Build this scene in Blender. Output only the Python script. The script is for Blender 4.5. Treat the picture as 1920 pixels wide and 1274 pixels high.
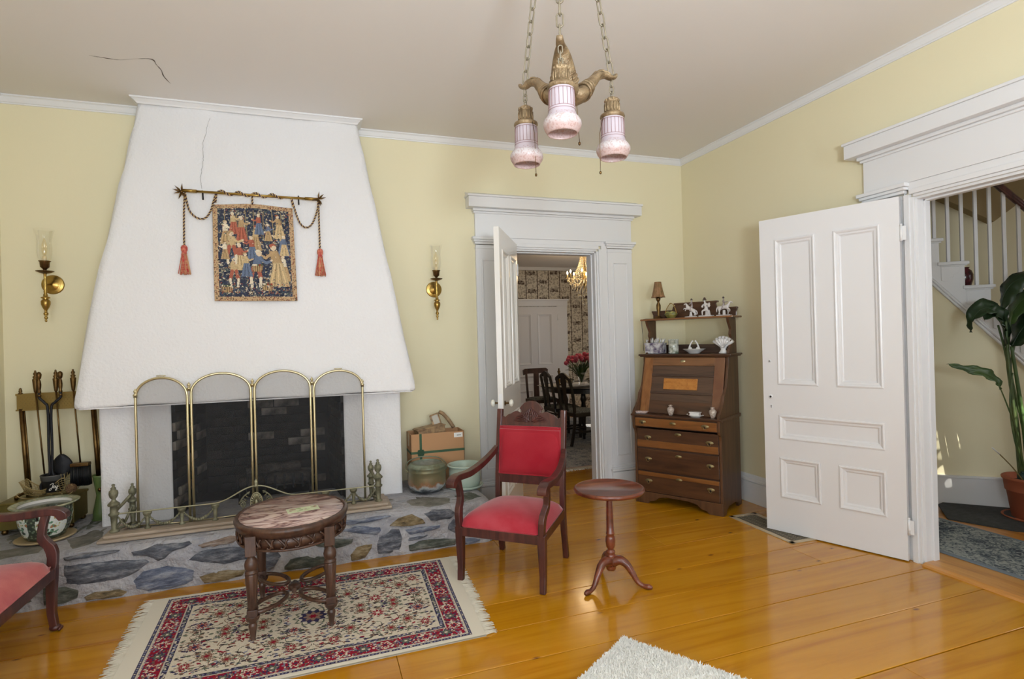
import bpy, math, random
import numpy as np
from mathutils import Vector, Matrix

for o in list(bpy.data.objects): bpy.data.objects.remove(o)
S = bpy.context.scene
COL = S.collection
RND = random.Random(7)
PI = math.pi
def R(d): return math.radians(d)

# ------------------------------------------------------------------ camera
CAMP = (-3.6238, -4.8768, 1.5)
def cam_basis(yaw, pitch, roll):
    ya, p, r = R(yaw), R(pitch), R(roll)
    fw = Vector((math.sin(ya)*math.cos(p), math.cos(ya)*math.cos(p), math.sin(p)))
    rt = Vector((math.cos(ya), -math.sin(ya), 0)); up = rt.cross(fw)
    return rt*math.cos(r)+up*math.sin(r), -rt*math.sin(r)+up*math.cos(r), fw
cr, cu, cf = cam_basis(19.3239, 0.0437, -1.532)
cd = bpy.data.cameras.new('camera'); cam = bpy.data.objects.new('camera', cd); COL.objects.link(cam)
cd.sensor_width = 36; cd.lens = 1044.927/1920*36; cd.clip_start = 0.05; cd.clip_end = 100
cam.matrix_world = Matrix(((cr.x, cu.x, -cf.x, CAMP[0]), (cr.y, cu.y, -cf.y, CAMP[1]), (cr.z, cu.z, -cf.z, CAMP[2]), (0, 0, 0, 1)))
S.camera = cam
S.view_settings.view_transform = 'Standard'; S.view_settings.look = 'None'
S.view_settings.gamma = 1; S.view_settings.use_curve_mapping = False
S.view_settings.exposure = 0.0

# ------------------------------------------------------------------ world + lights
w = bpy.data.worlds.new('world'); S.world = w; w.use_nodes = True
bgn = w.node_tree.nodes['Background']; bgn.inputs[0].default_value = (0.72, 0.85, 1, 1); bgn.inputs[1].default_value = 1.2
def area(name, loc, tgt, sx, sy, power, col=(1, 1, 1), spread=180):
    l = bpy.data.lights.new(name, 'AREA'); l.shape = 'RECTANGLE'; l.size = sx; l.size_y = sy; l.energy = power; l.color = col
    l.spread = R(spread)
    o = bpy.data.objects.new(name, l); COL.objects.link(o); o.location = loc
    o.rotation_euler = (Vector(tgt)-Vector(loc)).to_track_quat('-Z', 'Y').to_euler(); return o
DAY = (0.80, 0.90, 1.0)
area('daylight', (-4.6, -7.42, 1.5), (-4.4, 0, 1.2), 1.15, 1.5, 54, DAY)
area('daylight', (-2.0, -7.42, 1.5), (-2.4, 0, 1.2), 1.15, 1.5, 54, DAY)
area('daylight', (-5.62, -5.4, 1.5), (0, -4.2, 1.2), 1.15, 1.5, 26, DAY)
# the photographer's flash, bounced off the ceiling behind the camera
area('bounce_flash', (-3.2, -5.9, 1.75), (-3.0, -4.9, 3.3), .5, .5, 124, (.80, .905, 1), 150)
# dining room window light, hall window light
area('daylight', (2.6, 3.2, 1.6), (-2, 2.6, .8), 1.6, 1.6, 17, (1, .97, .92))
area('daylight', (2.3, -4.45, 1.8), (1.4, -1.7, 1.0), 1.0, 1.5, 17, (.95, .97, 1))

# ------------------------------------------------------------------ mesh builder
class MB:
    def __init__(s): s.v = []; s.f = []; s.sm = []; s.mi = []
    def add(s, vs, fs, sm=False, M=None, mi=0):
        b = len(s.v)
        for p in vs:
            p = Vector(p)
            if M is not None: p = M @ p
            s.v.append((p.x, p.y, p.z))
        for f in fs: s.f.append(tuple(b+i for i in f)); s.sm.append(sm); s.mi.append(mi)
        return s
    def box(s, x0, x1, y0, y1, z0, z1, M=None, mi=0):
        if x0 > x1: x0, x1 = x1, x0
        if y0 > y1: y0, y1 = y1, y0
        if z0 > z1: z0, z1 = z1, z0
        v = [(x0,y0,z0),(x1,y0,z0),(x1,y1,z0),(x0,y1,z0),(x0,y0,z1),(x1,y0,z1),(x1,y1,z1),(x0,y1,z1)]
        return s.add(v, [(0,3,2,1),(4,5,6,7),(0,1,5,4),(1,2,6,5),(2,3,7,6),(3,0,4,7)], False, M, mi)
    def tube(s, path, r, n=8, sm=True, closed=False, flat=1.0, M=None, mi=0, up=None):
        P = [Vector(p) for p in path]; m = len(P)
        rr = r if isinstance(r, (list, tuple)) else [r]*m
        vs = []; fs = []
        prev = None
        for i, p in enumerate(P):
            if closed: t = P[(i+1) % m]-P[i-1]
            else: t = P[min(i+1, m-1)]-P[max(i-1, 0)]
            if t.length < 1e-9: t = Vector((0, 0, 1))
            t.normalize()
            if prev is None:
                a = Vector(up) if up else (Vector((0, 0, 1)) if abs(t.z) < .9 else Vector((1, 0, 0)))
            else: a = prev
            a = (a - t*a.dot(t))
            if a.length < 1e-6: a = t.orthogonal()
            a.normalize(); prev = a
            b = t.cross(a)
            for k in range(n):
                an = 2*PI*k/n + (PI/4 if n == 4 else 0)
                vs.append(p + a*math.cos(an)*rr[i]*flat + b*math.sin(an)*rr[i])
        L = m if closed else m-1
        for i in range(L):
            j = (i+1) % m
            for k in range(n):
                q = (k+1) % n
                fs.append((i*n+k, i*n+q, j*n+q, j*n+k))
        s.add(vs, fs, sm, M, mi)
        if not closed:
            b0 = len(s.v)-len(vs)
            s.f.append(tuple(b0+k for k in range(n-1, -1, -1))); s.sm.append(False); s.mi.append(mi)
            s.f.append(tuple(b0+(m-1)*n+k for k in range(n))); s.sm.append(False); s.mi.append(mi)
        return s
    def lathe(s, prof, n=24, sm=True, M=None, mi=0, sx=1, sy=1, flute=0, cap=True):
        vs = []; fs = []
        for (r, z) in prof:
            for k in range(n):
                a = 2*PI*k/n
                q = r*(1+flute*math.cos(a*n/2)) if flute else r
                vs.append((q*math.cos(a)*sx, q*math.sin(a)*sy, z))
        for i in range(len(prof)-1):
            for k in range(n):
                q = (k+1) % n
                fs.append((i*n+k, i*n+q, (i+1)*n+q, (i+1)*n+k))
        s.add(vs, fs, sm, M, mi)
        if cap:
            b0 = len(s.v)-len(vs)
            if prof[0][0] > 1e-4: s.f.append(tuple(b0+k for k in range(n-1, -1, -1))); s.sm.append(False); s.mi.append(mi)
            if prof[-1][0] > 1e-4:
                e = b0+(len(prof)-1)*n
                s.f.append(tuple(e+k for k in range(n))); s.sm.append(False); s.mi.append(mi)
        return s
    def prism(s, poly, d0, d1, ax='y', M=None, mi=0, sm=False):
        n = len(poly)
        def m3(p, d):
            if ax == 'y': return (p[0], d, p[1])
            if ax == 'x': return (d, p[0], p[1])
            return (p[0], p[1], d)
        vs = [m3(p, d0) for p in poly]+[m3(p, d1) for p in poly]
        ar = sum(poly[i][0]*poly[(i+1) % n][1]-poly[(i+1) % n][0]*poly[i][1] for i in range(n))
        flip = (ar < 0) ^ (ax == 'y') ^ (d1 < d0)
        fs = [tuple(range(n-1, -1, -1)), tuple(range(n, 2*n))]
        if flip: fs = [tuple(reversed(f)) for f in fs]
        s.add(vs, fs, False, M, mi)
        b0 = len(s.v)-2*n
        for i in range(n):
            j = (i+1) % n
            f = (b0+i, b0+j, b0+n+j, b0+n+i)
            if flip: f = tuple(reversed(f))
            s.f.append(f); s.sm.append(sm); s.mi.append(mi)
        return s
    def sphere(s, c, r, n=12, m=8, M=None, sc=(1, 1, 1), mi=0):
        pr = [(max(1e-5, r*math.sin(PI*i/m)), -r*math.cos(PI*i/m)) for i in range(m+1)]
        T = Matrix.Translation(Vector(c)) @ Matrix.Diagonal((sc[0], sc[1], sc[2], 1))
        if M is not None: T = M @ T
        return s.lathe(pr, n, True, T, mi, cap=False)
    def grid(s, fn, nu, nv, sm=True, M=None, mi=0, cu=False):
        vs = [fn(i/(nu-1 if not cu else nu), j/(nv-1)) for j in range(nv) for i in range(nu)]
        fs = []
        for j in range(nv-1):
            for i in range(nu if cu else nu-1):
                k = (i+1) % nu
                fs.append((j*nu+i, j*nu+k, (j+1)*nu+k, (j+1)*nu+i))
        return s.add(vs, fs, sm, M, mi)
    def mesh(s, name):
        me = bpy.data.meshes.new(name); me.from_pydata(s.v, [], s.f)
        me.polygons.foreach_set('use_smooth', s.sm); me.polygons.foreach_set('material_index', s.mi)
        me.update(); return me
    def build(s, name, mat, parent=None, bevel=0, seg=2, kind=None, label=None, sub=0):
        me = s.mesh(name)
        for m in (mat if isinstance(mat, (list, tuple)) else [mat]): me.materials.append(m)
        o = bpy.data.objects.new(name, me); COL.objects.link(o)
        if parent is not None: o.parent = parent
        if bevel:
            b = o.modifiers.new('bevel', 'BEVEL'); b.width = bevel; b.segments = seg; b.limit_method = 'ANGLE'; b.angle_limit = R(40)
            b.harden_normals = False
        if sub:
            b = o.modifiers.new('sub', 'SUBSURF'); b.levels = sub; b.render_levels = sub
        if kind: o['kind'] = kind
        if label: o['label'] = label
        return o
def thing(name, label, cat, loc=(0, 0, 0), rz=0, group=None, kind=None):
    o = bpy.data.objects.new(name, None); COL.objects.link(o); o.empty_display_size = .1
    o.location = loc; o.rotation_euler = (0, 0, rz)
    if label: o['label'] = label
    if cat: o['category'] = cat
    if group: o['group'] = group
    if kind: o['kind'] = kind
    return o
def tag(o, label, cat, group=None, kind=None):
    o['label'] = label; o['category'] = cat
    if group: o['group'] = group
    if kind: o['kind'] = kind
    return o
def kids(o): return [c for c in bpy.data.objects if c.parent == o]
def copy_tree(o, parent=None, ch=None):
    if ch is None:
        ch = {}
        for c in bpy.data.objects:
            if c.parent: ch.setdefault(c.parent.name, []).append(c)
    c = o.copy(); COL.objects.link(c); c.parent = parent
    for k in ch.get(o.name, []): copy_tree(k, c, ch)
    return c
def arc(cx, cy, r, a0, a1, n): return [(cx+r*math.cos(R(a0+(a1-a0)*i/n)), cy+r*math.sin(R(a0+(a1-a0)*i/n))) for i in range(n+1)]
def smooth_path(pts, k=6):
    P = [Vector(p) for p in pts]; out = []
    for i in range(len(P)-1):
        a = P[max(i-1, 0)]; b = P[i]; c = P[i+1]; d = P[min(i+2, len(P)-1)]
        for j in range(k):
            t = j/k
            out.append(.5*((2*b)+(c-a)*t+(2*a-5*b+4*c-d)*t*t+(3*b-a-3*c+d)*t**3))
    out.append(P[-1]); return out
def lerp(a, b, t): return a+(b-a)*t

# ------------------------------------------------------------------ materials
def srgb(r, g, b):
    f = lambda c: (c/255/12.92 if c/255 <= .04045 else ((c/255+.055)/1.055)**2.4)
    return (f(r), f(g), f(b), 1)
def newmat(name):
    m = bpy.data.materials.new(name); m.use_nodes = True
    return m, m.node_tree.nodes, m.node_tree.links, m.node_tree.nodes['Principled BSDF']
def mat(name, col, rough=.5, metal=0, coat=0, bump=0, bscale=60, var=0, vscale=4, vcol=None, sheen=0, spec=None, bdetail=3, bdist=.004):
    m, N, L, B = newmat(name)
    B.inputs['Base Color'].default_value = col; B.inputs['Roughness'].default_value = rough; B.inputs['Metallic'].default_value = metal
    if coat: B.inputs['Coat Weight'].default_value = coat; B.inputs['Coat Roughness'].default_value = .12
    if sheen: B.inputs['Sheen Weight'].default_value = sheen; B.inputs['Sheen Roughness'].default_value = .4
    if spec is not None: B.inputs['Specular IOR Level'].default_value = spec
    tc = N.new('ShaderNodeTexCoord')
    if var or vcol:
        n = N.new('ShaderNodeTexNoise'); n.inputs['Scale'].default_value = vscale; n.inputs['Detail'].default_value = 4
        L.new(tc.outputs['Object'], n.inputs['Vector'])
        r = N.new('ShaderNodeValToRGB'); r.color_ramp.elements[0].position = .35; r.color_ramp.elements[1].position = .68
        r.color_ramp.elements[0].color = col
        c2 = vcol if vcol else tuple(c*(1-var) for c in col[:3])+(1,)
        r.color_ramp.elements[1].color = c2
        L.new(n.outputs['Fac'], r.inputs['Fac']); L.new(r.outputs['Color'], B.inputs['Base Color'])
    if bump:
        n = N.new('ShaderNodeTexNoise'); n.inputs['Scale'].default_value = bscale; n.inputs['Detail'].default_value = bdetail
        L.new(tc.outputs['Object'], n.inputs['Vector'])
        b = N.new('ShaderNodeBump'); b.inputs['Strength'].default_value = bump; b.inputs['Distance'].default_value = bdist
        L.new(n.outputs['Fac'], b.inputs['Height']); L.new(b.outputs['Normal'], B.inputs['Normal'])
    return m
def wood(name, cols, axis='x', scale=3.0, stretch=.09, rough=.35, coat=.3, knots=None, rnd=0.0, bump=.15):
    m, N, L, B = newmat(name)
    tc = N.new('ShaderNodeTexCoord'); mp = N.new('ShaderNodeMapping')
    sc = [scale*8]*3; sc['xyz'.index(axis)] = scale*8*stretch; mp.inputs['Scale'].default_value = sc
    L.new(tc.outputs['Object'], mp.inputs['Vector'])
    n = N.new('ShaderNodeTexNoise'); n.inputs['Scale'].default_value = 1; n.inputs['Detail'].default_value = 5; n.inputs['Distortion'].default_value = .9
    n.inputs['Roughness'].default_value = .6
    L.new(mp.outputs['Vector'], n.inputs['Vector'])
    r = N.new('ShaderNodeValToRGB'); e = r.color_ramp.elements
    e[0].position = .3; e[0].color = cols[0]; e[1].position = .72; e[1].color = cols[-1]
    for i, c in enumerate(cols[1:-1]):
        q = e.new(.3+.42*(i+1)/(len(cols)-1)); q.color = c
    L.new(n.outputs['Fac'], r.inputs['Fac']); out = r.outputs['Color']
    if rnd:
        oi = N.new('ShaderNodeObjectInfo'); hs = N.new('ShaderNodeHueSaturation'); mr = N.new('ShaderNodeMapRange')
        mr.inputs['To Min'].default_value = 1-rnd; mr.inputs['To Max'].default_value = 1+rnd
        L.new(oi.outputs['Random'], mr.inputs['Value']); L.new(mr.outputs['Result'], hs.inputs['Value']); L.new(out, hs.inputs['Color']); out = hs.outputs['Color']
    if knots:
        v = N.new('ShaderNodeTexVoronoi'); v.inputs['Scale'].default_value = knots[0]; v.inputs['Randomness'].default_value = 1
        mp2 = N.new('ShaderNodeMapping'); mp2.inputs['Scale'].default_value = (.55, 1.2, 1)
        L.new(tc.outputs['Object'], mp2.inputs['Vector']); L.new(mp2.outputs['Vector'], v.inputs['Vector'])
        r2 = N.new('ShaderNodeValToRGB'); r2.color_ramp.elements[0].position = .03; r2.color_ramp.elements[0].color = (.85, .85, .85, 1)
        r2.color_ramp.elements[1].position = .075; r2.color_ramp.elements[1].color = (0, 0, 0, 1)
        L.new(v.outputs['Distance'], r2.inputs['Fac'])
        mx = N.new('ShaderNodeMix'); mx.data_type = 'RGBA'; L.new(r2.outputs['Color'], mx.inputs['Factor']); L.new(out, mx.inputs['A']); mx.inputs['B'].default_value = knots[1]
        out = mx.outputs['Result']
    L.new(out, B.inputs['Base Color'])
    B.inputs['Roughness'].default_value = rough; B.inputs['Coat Weight'].default_value = coat; B.inputs['Coat Roughness'].default_value = .08
    if bump:
        b = N.new('ShaderNodeBump'); b.inputs['Strength'].default_value = bump; b.inputs['Distance'].default_value = .002
        L.new(n.outputs['Fac'], b.inputs['Height']); L.new(b.outputs['Normal'], B.inputs['Normal'])
    return m
def glass(name, col=(.97, .97, .96, 1), rough=.06, alpha=.0):
    # thin glass: mostly see-through with a real reflection
    m, N, L, B = newmat(name)
    N.remove(B); out = N['Material Output']
    t = N.new('ShaderNodeBsdfTransparent'); t.inputs[0].default_value = col
    g = N.new('ShaderNodeBsdfGlossy'); g.inputs['Roughness'].default_value = rough; g.inputs['Color'].default_value = (1, 1, 1, 1)
    fr = N.new('ShaderNodeFresnel'); fr.inputs[0].default_value = 1.5
    ad = N.new('ShaderNodeMath'); ad.operation = 'ADD'; ad.inputs[1].default_value = alpha; ad.use_clamp = True
    ml = N.new('ShaderNodeMath'); ml.operation = 'MULTIPLY'; ml.inputs[1].default_value = .35; L.new(fr.outputs[0], ml.inputs[0]); L.new(ml.outputs[0], ad.inputs[0])
    mx = N.new('ShaderNodeMixShader'); L.new(ad.outputs[0], mx.inputs[0]); L.new(t.outputs[0], mx.inputs[1]); L.new(g.outputs[0], mx.inputs[2]); L.new(mx.outputs[0], out.inputs[0])
    return m
def emit(name, col, st):
    m, N, L, B = newmat(name); B.inputs['Base Color'].default_value = col
    B.inputs['Emission Color'].default_value = col; B.inputs['Emission Strength'].default_value = st; return m
def vcolmat(name, rough=.9, attr='paint', sheen=0, bump=.3, bscale=350):
    m, N, L, B = newmat(name)
    a = N.new('ShaderNodeAttribute'); a.attribute_name = attr; L.new(a.outputs['Color'], B.inputs['Base Color']); B.inputs['Roughness'].default_value = rough
    B.inputs['Specular IOR Level'].default_value = .15
    if sheen: B.inputs['Sheen Weight'].default_value = sheen
    tc = N.new('ShaderNodeTexCoord'); n = N.new('ShaderNodeTexNoise'); n.inputs['Scale'].default_value = bscale; L.new(tc.outputs['Object'], n.inputs['Vector'])
    b = N.new('ShaderNodeBump'); b.inputs['Strength'].default_value = bump; b.inputs['Distance'].default_value = .003
    L.new(n.outputs['Fac'], b.inputs['Height']); L.new(b.outputs['Normal'], B.inputs['Normal']); return m

M = {}
M['wall'] = mat('cream_wall_paint', srgb(230, 221, 188), .75, bump=.1, bscale=35, spec=.3)
M['ceil'] = mat('ceiling_paint', srgb(228, 224, 220), .85, bump=.08, bscale=8, spec=.2)
M['white'] = mat('white_trim_paint', srgb(225, 225, 226), .38)
M['door'] = mat('white_door_paint', srgb(224, 223, 224), .3)
M['doorgloss'] = mat('glossy_door_paint', srgb(228, 225, 220), .14)
M['plaster'] = mat('rough_white_plaster', srgb(230, 229, 230), .9, bump=.45, bscale=55, bdist=.012, bdetail=6, spec=.2)
M['floor'] = wood('orange_pine_boards', [srgb(176, 112, 8), srgb(196, 134, 20), srgb(206, 146, 32)], 'x', 1.3, .07, .17, .3, (5.0, srgb(104, 58, 18)), .07, .05)
M['subfloor'] = mat('dark_gap', srgb(50, 28, 12), .9)
M['threshold'] = wood('threshold_wood', [srgb(160, 100, 36), srgb(196, 134, 62), srgb(206, 150, 80)], 'y', 2, .08, .3, .3)
M['mahog'] = wood('mahogany', [srgb(52, 26, 24), srgb(76, 38, 34), srgb(96, 52, 44)], 'z', 2.5, .12, .38, .25)
M['mahog2'] = wood('red_mahogany', [srgb(72, 30, 18), srgb(108, 50, 30), srgb(134, 70, 44)], 'x', 2.5, .12, .28, .45)
M['walnut'] = wood('carved_walnut', [srgb(52, 33, 25), srgb(74, 49, 37), srgb(96, 68, 52)], 'z', 3, .2, .4, .2, bump=.3)
M['desk'] = wood('dark_desk_wood', [srgb(66, 42, 24), srgb(88, 58, 36), srgb(104, 70, 46)], 'z', 2.2, .1, .42, .15)
M['deskh'] = wood('dark_drawer_wood', [srgb(56, 33, 19), srgb(78, 49, 30), srgb(94, 61, 38)], 'x', 2.2, .1, .38, .2)
M['desko'] = wood('orange_drawer_wood', [srgb(104, 62, 26), srgb(128, 80, 38), srgb(140, 92, 46)], 'x', 2.5, .1, .36, .2)
M['deskv'] = wood('orange_stile_wood', [srgb(120, 74, 34), srgb(144, 94, 50), srgb(158, 108, 60)], 'z', 2.5, .1, .38, .2)
M['burl'] = wood('burl_panel', [srgb(150, 88, 30), srgb(184, 120, 50), srgb(196, 136, 66)], 'x', 3, .7, .35, .2)
M['deskdark'] = wood('dark_slat_wood', [srgb(52, 34, 24), srgb(72, 50, 38), srgb(84, 60, 46)], 'x', 2.2, .1, .4, .2)
M['velvet'] = mat('red_velvet', srgb(172, 42, 56), .85, bump=.2, bscale=220, sheen=.45, vcol=srgb(188, 76, 86), vscale=4.5, spec=.1)
M['velvetr'] = mat('deep_red_velvet', srgb(156, 30, 44), .85, bump=.2, bscale=220, sheen=.45, vcol=srgb(170, 48, 58), vscale=4, spec=.1)
M['velvetp'] = mat('faded_pink_velvet', srgb(190, 86, 90), .85, bump=.2, bscale=220, sheen=.5, vcol=srgb(212, 118, 110), vscale=6, spec=.1)
M['brass'] = mat('brass', srgb(188, 160, 92), .28, 1, bump=.05, bscale=40, vcol=srgb(150, 118, 60), vscale=9)
M['oldbrass'] = mat('aged_pull_brass', srgb(150, 136, 98), .4, .8)
M['brassp'] = mat('pale_brass', srgb(206, 196, 158), .3, .9)
M['bronze'] = mat('aged_bronze', srgb(122, 96, 58), .42, 1, bump=.3, bscale=90, vcol=srgb(84, 62, 40), vscale=14)
M['lampbronze'] = mat('gilt_bronze', srgb(160, 138, 106), .5, .45, bump=.8, bscale=120, vcol=srgb(112, 92, 66), vscale=26)
M['chain'] = mat('chain_metal', srgb(140, 130, 110), .5, .4)
M['verdi'] = mat('verdigris_bronze', srgb(138, 136, 112), .55, .4, bump=.4, bscale=140, vcol=srgb(96, 94, 74), vscale=25)
M['verdir'] = mat('verdigris_rail', srgb(158, 154, 126), .45, .5)
M['fenderwood'] = wood('weathered_fender_wood', [srgb(140, 126, 110), srgb(164, 148, 130), srgb(180, 164, 146)], 'x', 3, .1, .6, 0)
M['iron'] = mat('black_iron', srgb(38, 38, 42), .55, .5, bump=.3, bscale=60)
M['soot'] = mat('sooty_brick', srgb(46, 44, 42), .95, bump=.6, bscale=20, vcol=srgb(22, 21, 21), vscale=5)
M['sootl'] = mat('ash_stained_brick', srgb(136, 126, 116), .95, bump=.5, bscale=30, vcol=srgb(38, 36, 34), vscale=9)
M['mortar'] = mat('pale_mortar', srgb(182, 180, 182), .95, bump=1, bscale=24, bdist=.04, bdetail=8, vcol=srgb(156, 156, 162), vscale=7)
def stone(name, a, b, c):
    m, N, L, B = newmat(name)
    tc = N.new('ShaderNodeTexCoord'); mp = N.new('ShaderNodeMapping'); mp.inputs['Scale'].default_value = (9, 9, 30); mp.inputs['Rotation'].default_value = (0, R(12), 0)
    L.new(tc.outputs['Object'], mp.inputs['Vector'])
    n = N.new('ShaderNodeTexNoise'); n.inputs['Scale'].default_value = 1; n.inputs['Detail'].default_value = 8; n.inputs['Roughness'].default_value = .7; L.new(mp.outputs[0], n.inputs['Vector'])
    r = N.new('ShaderNodeValToRGB'); e = r.color_ramp.elements; e[0].position = .36; e[0].color = a; e[1].position = .66; e[1].color = c; q = e.new(.5); q.color = b
    L.new(n.outputs['Fac'], r.inputs['Fac']); L.new(r.outputs['Color'], B.inputs['Base Color']); B.inputs['Roughness'].default_value = .8
    b_ = N.new('ShaderNodeBump'); b_.inputs['Strength'].default_value = 1; b_.inputs['Distance'].default_value = .03
    L.new(n.outputs['Fac'], b_.inputs['Height']); L.new(b_.outputs['Normal'], B.inputs['Normal']); return m
M['st0'] = stone('slate_grey_stone', srgb(70, 74, 84), srgb(106, 110, 120), srgb(164, 166, 172))
M['st1'] = stone('blue_grey_stone', srgb(86, 94, 116), srgb(124, 132, 152), srgb(176, 180, 190))
M['st2'] = stone('rusty_stone', srgb(96, 82, 60), srgb(146, 126, 90), srgb(186, 172, 146))
M['st3'] = stone('green_grey_stone', srgb(66, 72, 64), srgb(98, 102, 92), srgb(146, 146, 138))
M['st4'] = stone('brown_pink_stone', srgb(116, 98, 88), srgb(156, 136, 122), srgb(184, 170, 160))
M['st5'] = stone('top_grey_stone', srgb(98, 96, 88), srgb(124, 121, 112), srgb(146, 142, 134))
M['gold'] = mat('painted_gold', srgb(140, 116, 62), .45, .6)
M['olive'] = mat('olive_brass_sheet', srgb(134, 120, 66), .42, .75, bump=.15, bscale=12, vcol=srgb(104, 92, 50), vscale=5)
M['card'] = mat('brown_cardboard', srgb(184, 140, 100), .85, bump=.1, bscale=60)
M['green_tape'] = mat('dark_green_print', srgb(58, 88, 62), .7)
M['paper'] = mat('white_paper', srgb(232, 230, 224), .8)
M['mint'] = mat('pale_mint_glaze', srgb(178, 196, 182), .18, coat=.5)
M['ceram'] = mat('white_porcelain', srgb(226, 224, 222), .18, coat=.5)
M['black'] = mat('black', srgb(18, 18, 20), .5)
M['rubber'] = mat('charcoal_mat', srgb(62, 64, 64), .8, bump=.4, bscale=160, vcol=srgb(48, 50, 50), vscale=30)
M['terra'] = mat('terracotta', srgb(164, 90, 62), .7, bump=.1, bscale=50)
M['soil'] = mat('potting_soil', srgb(50, 34, 24), .95, bump=.9, bscale=90, bdist=.02)
M['leaf'] = mat('dark_green_leaf', srgb(28, 48, 28), .42, vcol=srgb(40, 62, 34), vscale=6)
M['leafl'] = mat('light_green_leaf', srgb(70, 96, 44), .42, vcol=srgb(50, 76, 36), vscale=6)
M['stem'] = mat('green_stem', srgb(60, 84, 44), .45, vcol=srgb(92, 104, 60), vscale=6)
M['blueb'] = mat('blue_glass_ball', srgb(30, 44, 110), .08, coat=1)
M['shag'] = mat('white_shag', srgb(240, 238, 232), .95, bump=.5, bscale=200, sheen=.3)
M['fringe'] = mat('cream_fringe', srgb(222, 214, 196), .9)
M['knob'] = mat('white_porcelain_knob', srgb(236, 234, 222), .15, coat=.6)
M['tassel'] = mat('red_tassel_thread', srgb(196, 44, 58), .8, vcol=srgb(206, 158, 118), vscale=70, bump=.4, bscale=200)
M['velcord'] = mat('twisted_cord', srgb(176, 144, 96), .8, vcol=srgb(60, 44, 48), vscale=60)
M['bkchair'] = wood('black_dining_wood', [srgb(22, 20, 22), srgb(30, 27, 28), srgb(42, 36, 34)], 'z', 2, .1, .3, .3)
M['seatfab'] = mat('patterned_seat_fabric', srgb(120, 122, 116), .9, vcol=srgb(54, 58, 56), vscale=60)
M['silver'] = mat('silver', srgb(200, 198, 190), .15, 1)
M['crystal'] = mat('crystal', srgb(250, 238, 205), .05, 0, coat=1); M['crystal'].node_tree.nodes['Principled BSDF'].inputs['Transmission Weight'].default_value = .5
M['flame'] = emit('lit_candle_bulb', (1, .72, .36, 1), 30)
M['cream'] = mat('cream_candle_sleeve', srgb(234, 214, 170), .5)
M['glass'] = glass('clear_glass')
M['windowglass'] = glass('window_glass', alpha=.02)
M['tulipr'] = mat('pink_red_petal', srgb(206, 60, 86), .5, vcol=srgb(226, 120, 140), vscale=30)
M['cloth'] = mat('white_table_runner', srgb(214, 210, 204), .8, bump=.2, bscale=100)
# ================================================================== STRUCTURE
H = 3.32
def struct(name, mb, m, parent=None, **k):
    o = mb.build(name, m, parent, **k)
    if parent is None: o['kind'] = 'structure'
    return o
XL, YR = -5.70, -7.5
# floor: dark sub-floor with every board its own object
b = MB(); b.box(XL, 0.0, YR, 0.0, -.08, -.022); FLOOR = struct('floor', b, M['subfloor'])
seams = [0.0, -.17, -.49, -.80, -1.13, -1.475, -1.838, -2.13, -2.43, -2.745, -3.09, -3.41, -3.75, -4.08, -4.42, -4.74, -5.07, -5.40, -5.75, -6.07, -6.41, -6.75, -7.08, -7.5]
r = random.Random(3)
for i in range(len(seams)-1):
    y1, y0 = seams[i], seams[i+1]
    xs = [XL]
    if y1 > -.85: xs = [-2.41] if i != 3 else [XL, -2.41]
    joint = {4: [-1.3], 5: [-4.1], 6: [-.55], 7: [-3.3], 8: [], 9: [-.2 if 0 else -3.0], 10: [-1.2]}.get(i, [XL+r.uniform(1.4, 4.4)])
    xs += [j for j in joint if j > xs[-1]+.3]+[0.0]
    g = .0038 if i not in (9, 10) else .006
    for k in range(len(xs)-1):
        p = MB(); yt = min(y1, -.872) if (y1 > -.85 and xs[k+1] < -2.3) else y1
        p.box(xs[k]+.001, xs[k+1]-.001, y0+g, yt-.0015, -.022, 0.0)
        p.build('floorboard', M['floor'], FLOOR, bevel=.0015, seg=1)
# back wall with doorway and firebox openings
DX0, DX1, DH = -1.863, -1.02, 2.345
b = MB()
b.box(XL-.2, -4.62, 0, .15, 0, H); b.box(-4.62, -3.42, 0, .15, 1.15, H); b.box(-4.62, -3.42, 0, .15, 0, .30)
b.box(-3.42, DX0, 0, .15, 0, H); b.box(DX0, DX1, 0, .15, DH, H); b.box(DX1, 0.0, 0, .15, 0, H)
struct('wall_back', b, M['wall'])
RY0, RY1 = -2.378, -3.37
b = MB(); b.box(0, .1, RY0, .15, 0, H); b.box(0, .1, RY1, RY0, DH, H); b.box(0, .1, YR, RY1, 0, H); struct('wall_right', b, M['wall'])
def wall_with_windows(name, ax, pos, t, a0, a1, wins):
    b = MB(); e = [a0]+[q for w in wins for q in w]+[a1]
    for i in range(0, len(e), 2):
        (b.box(e[i], e[i+1], pos, pos+t, 0, H) if ax == 'y' else b.box(pos, pos+t, e[i], e[i+1], 0, H))
    for w in wins:
        for z0, z1 in ((0, .72), (2.78, H)):
            (b.box(w[0], w[1], pos, pos+t, z0, z1) if ax == 'y' else b.box(pos, pos+t, w[0], w[1], z0, z1))
    struct(name, b, M['wall'])
wall_with_windows('wall_rear', 'y', YR-.15, .15, XL-.2, 0.2, [(-5.2, -4.0), (-2.6, -1.4)])
wall_with_windows('wall_left', 'x', XL-.15, .15, YR, 0.0, [(-6.0, -4.8)])
b = MB(); b.box(XL-.2, .2, YR-.15, .15, H, H+.1); CEIL = struct('ceiling', b, M['ceil'])
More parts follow.
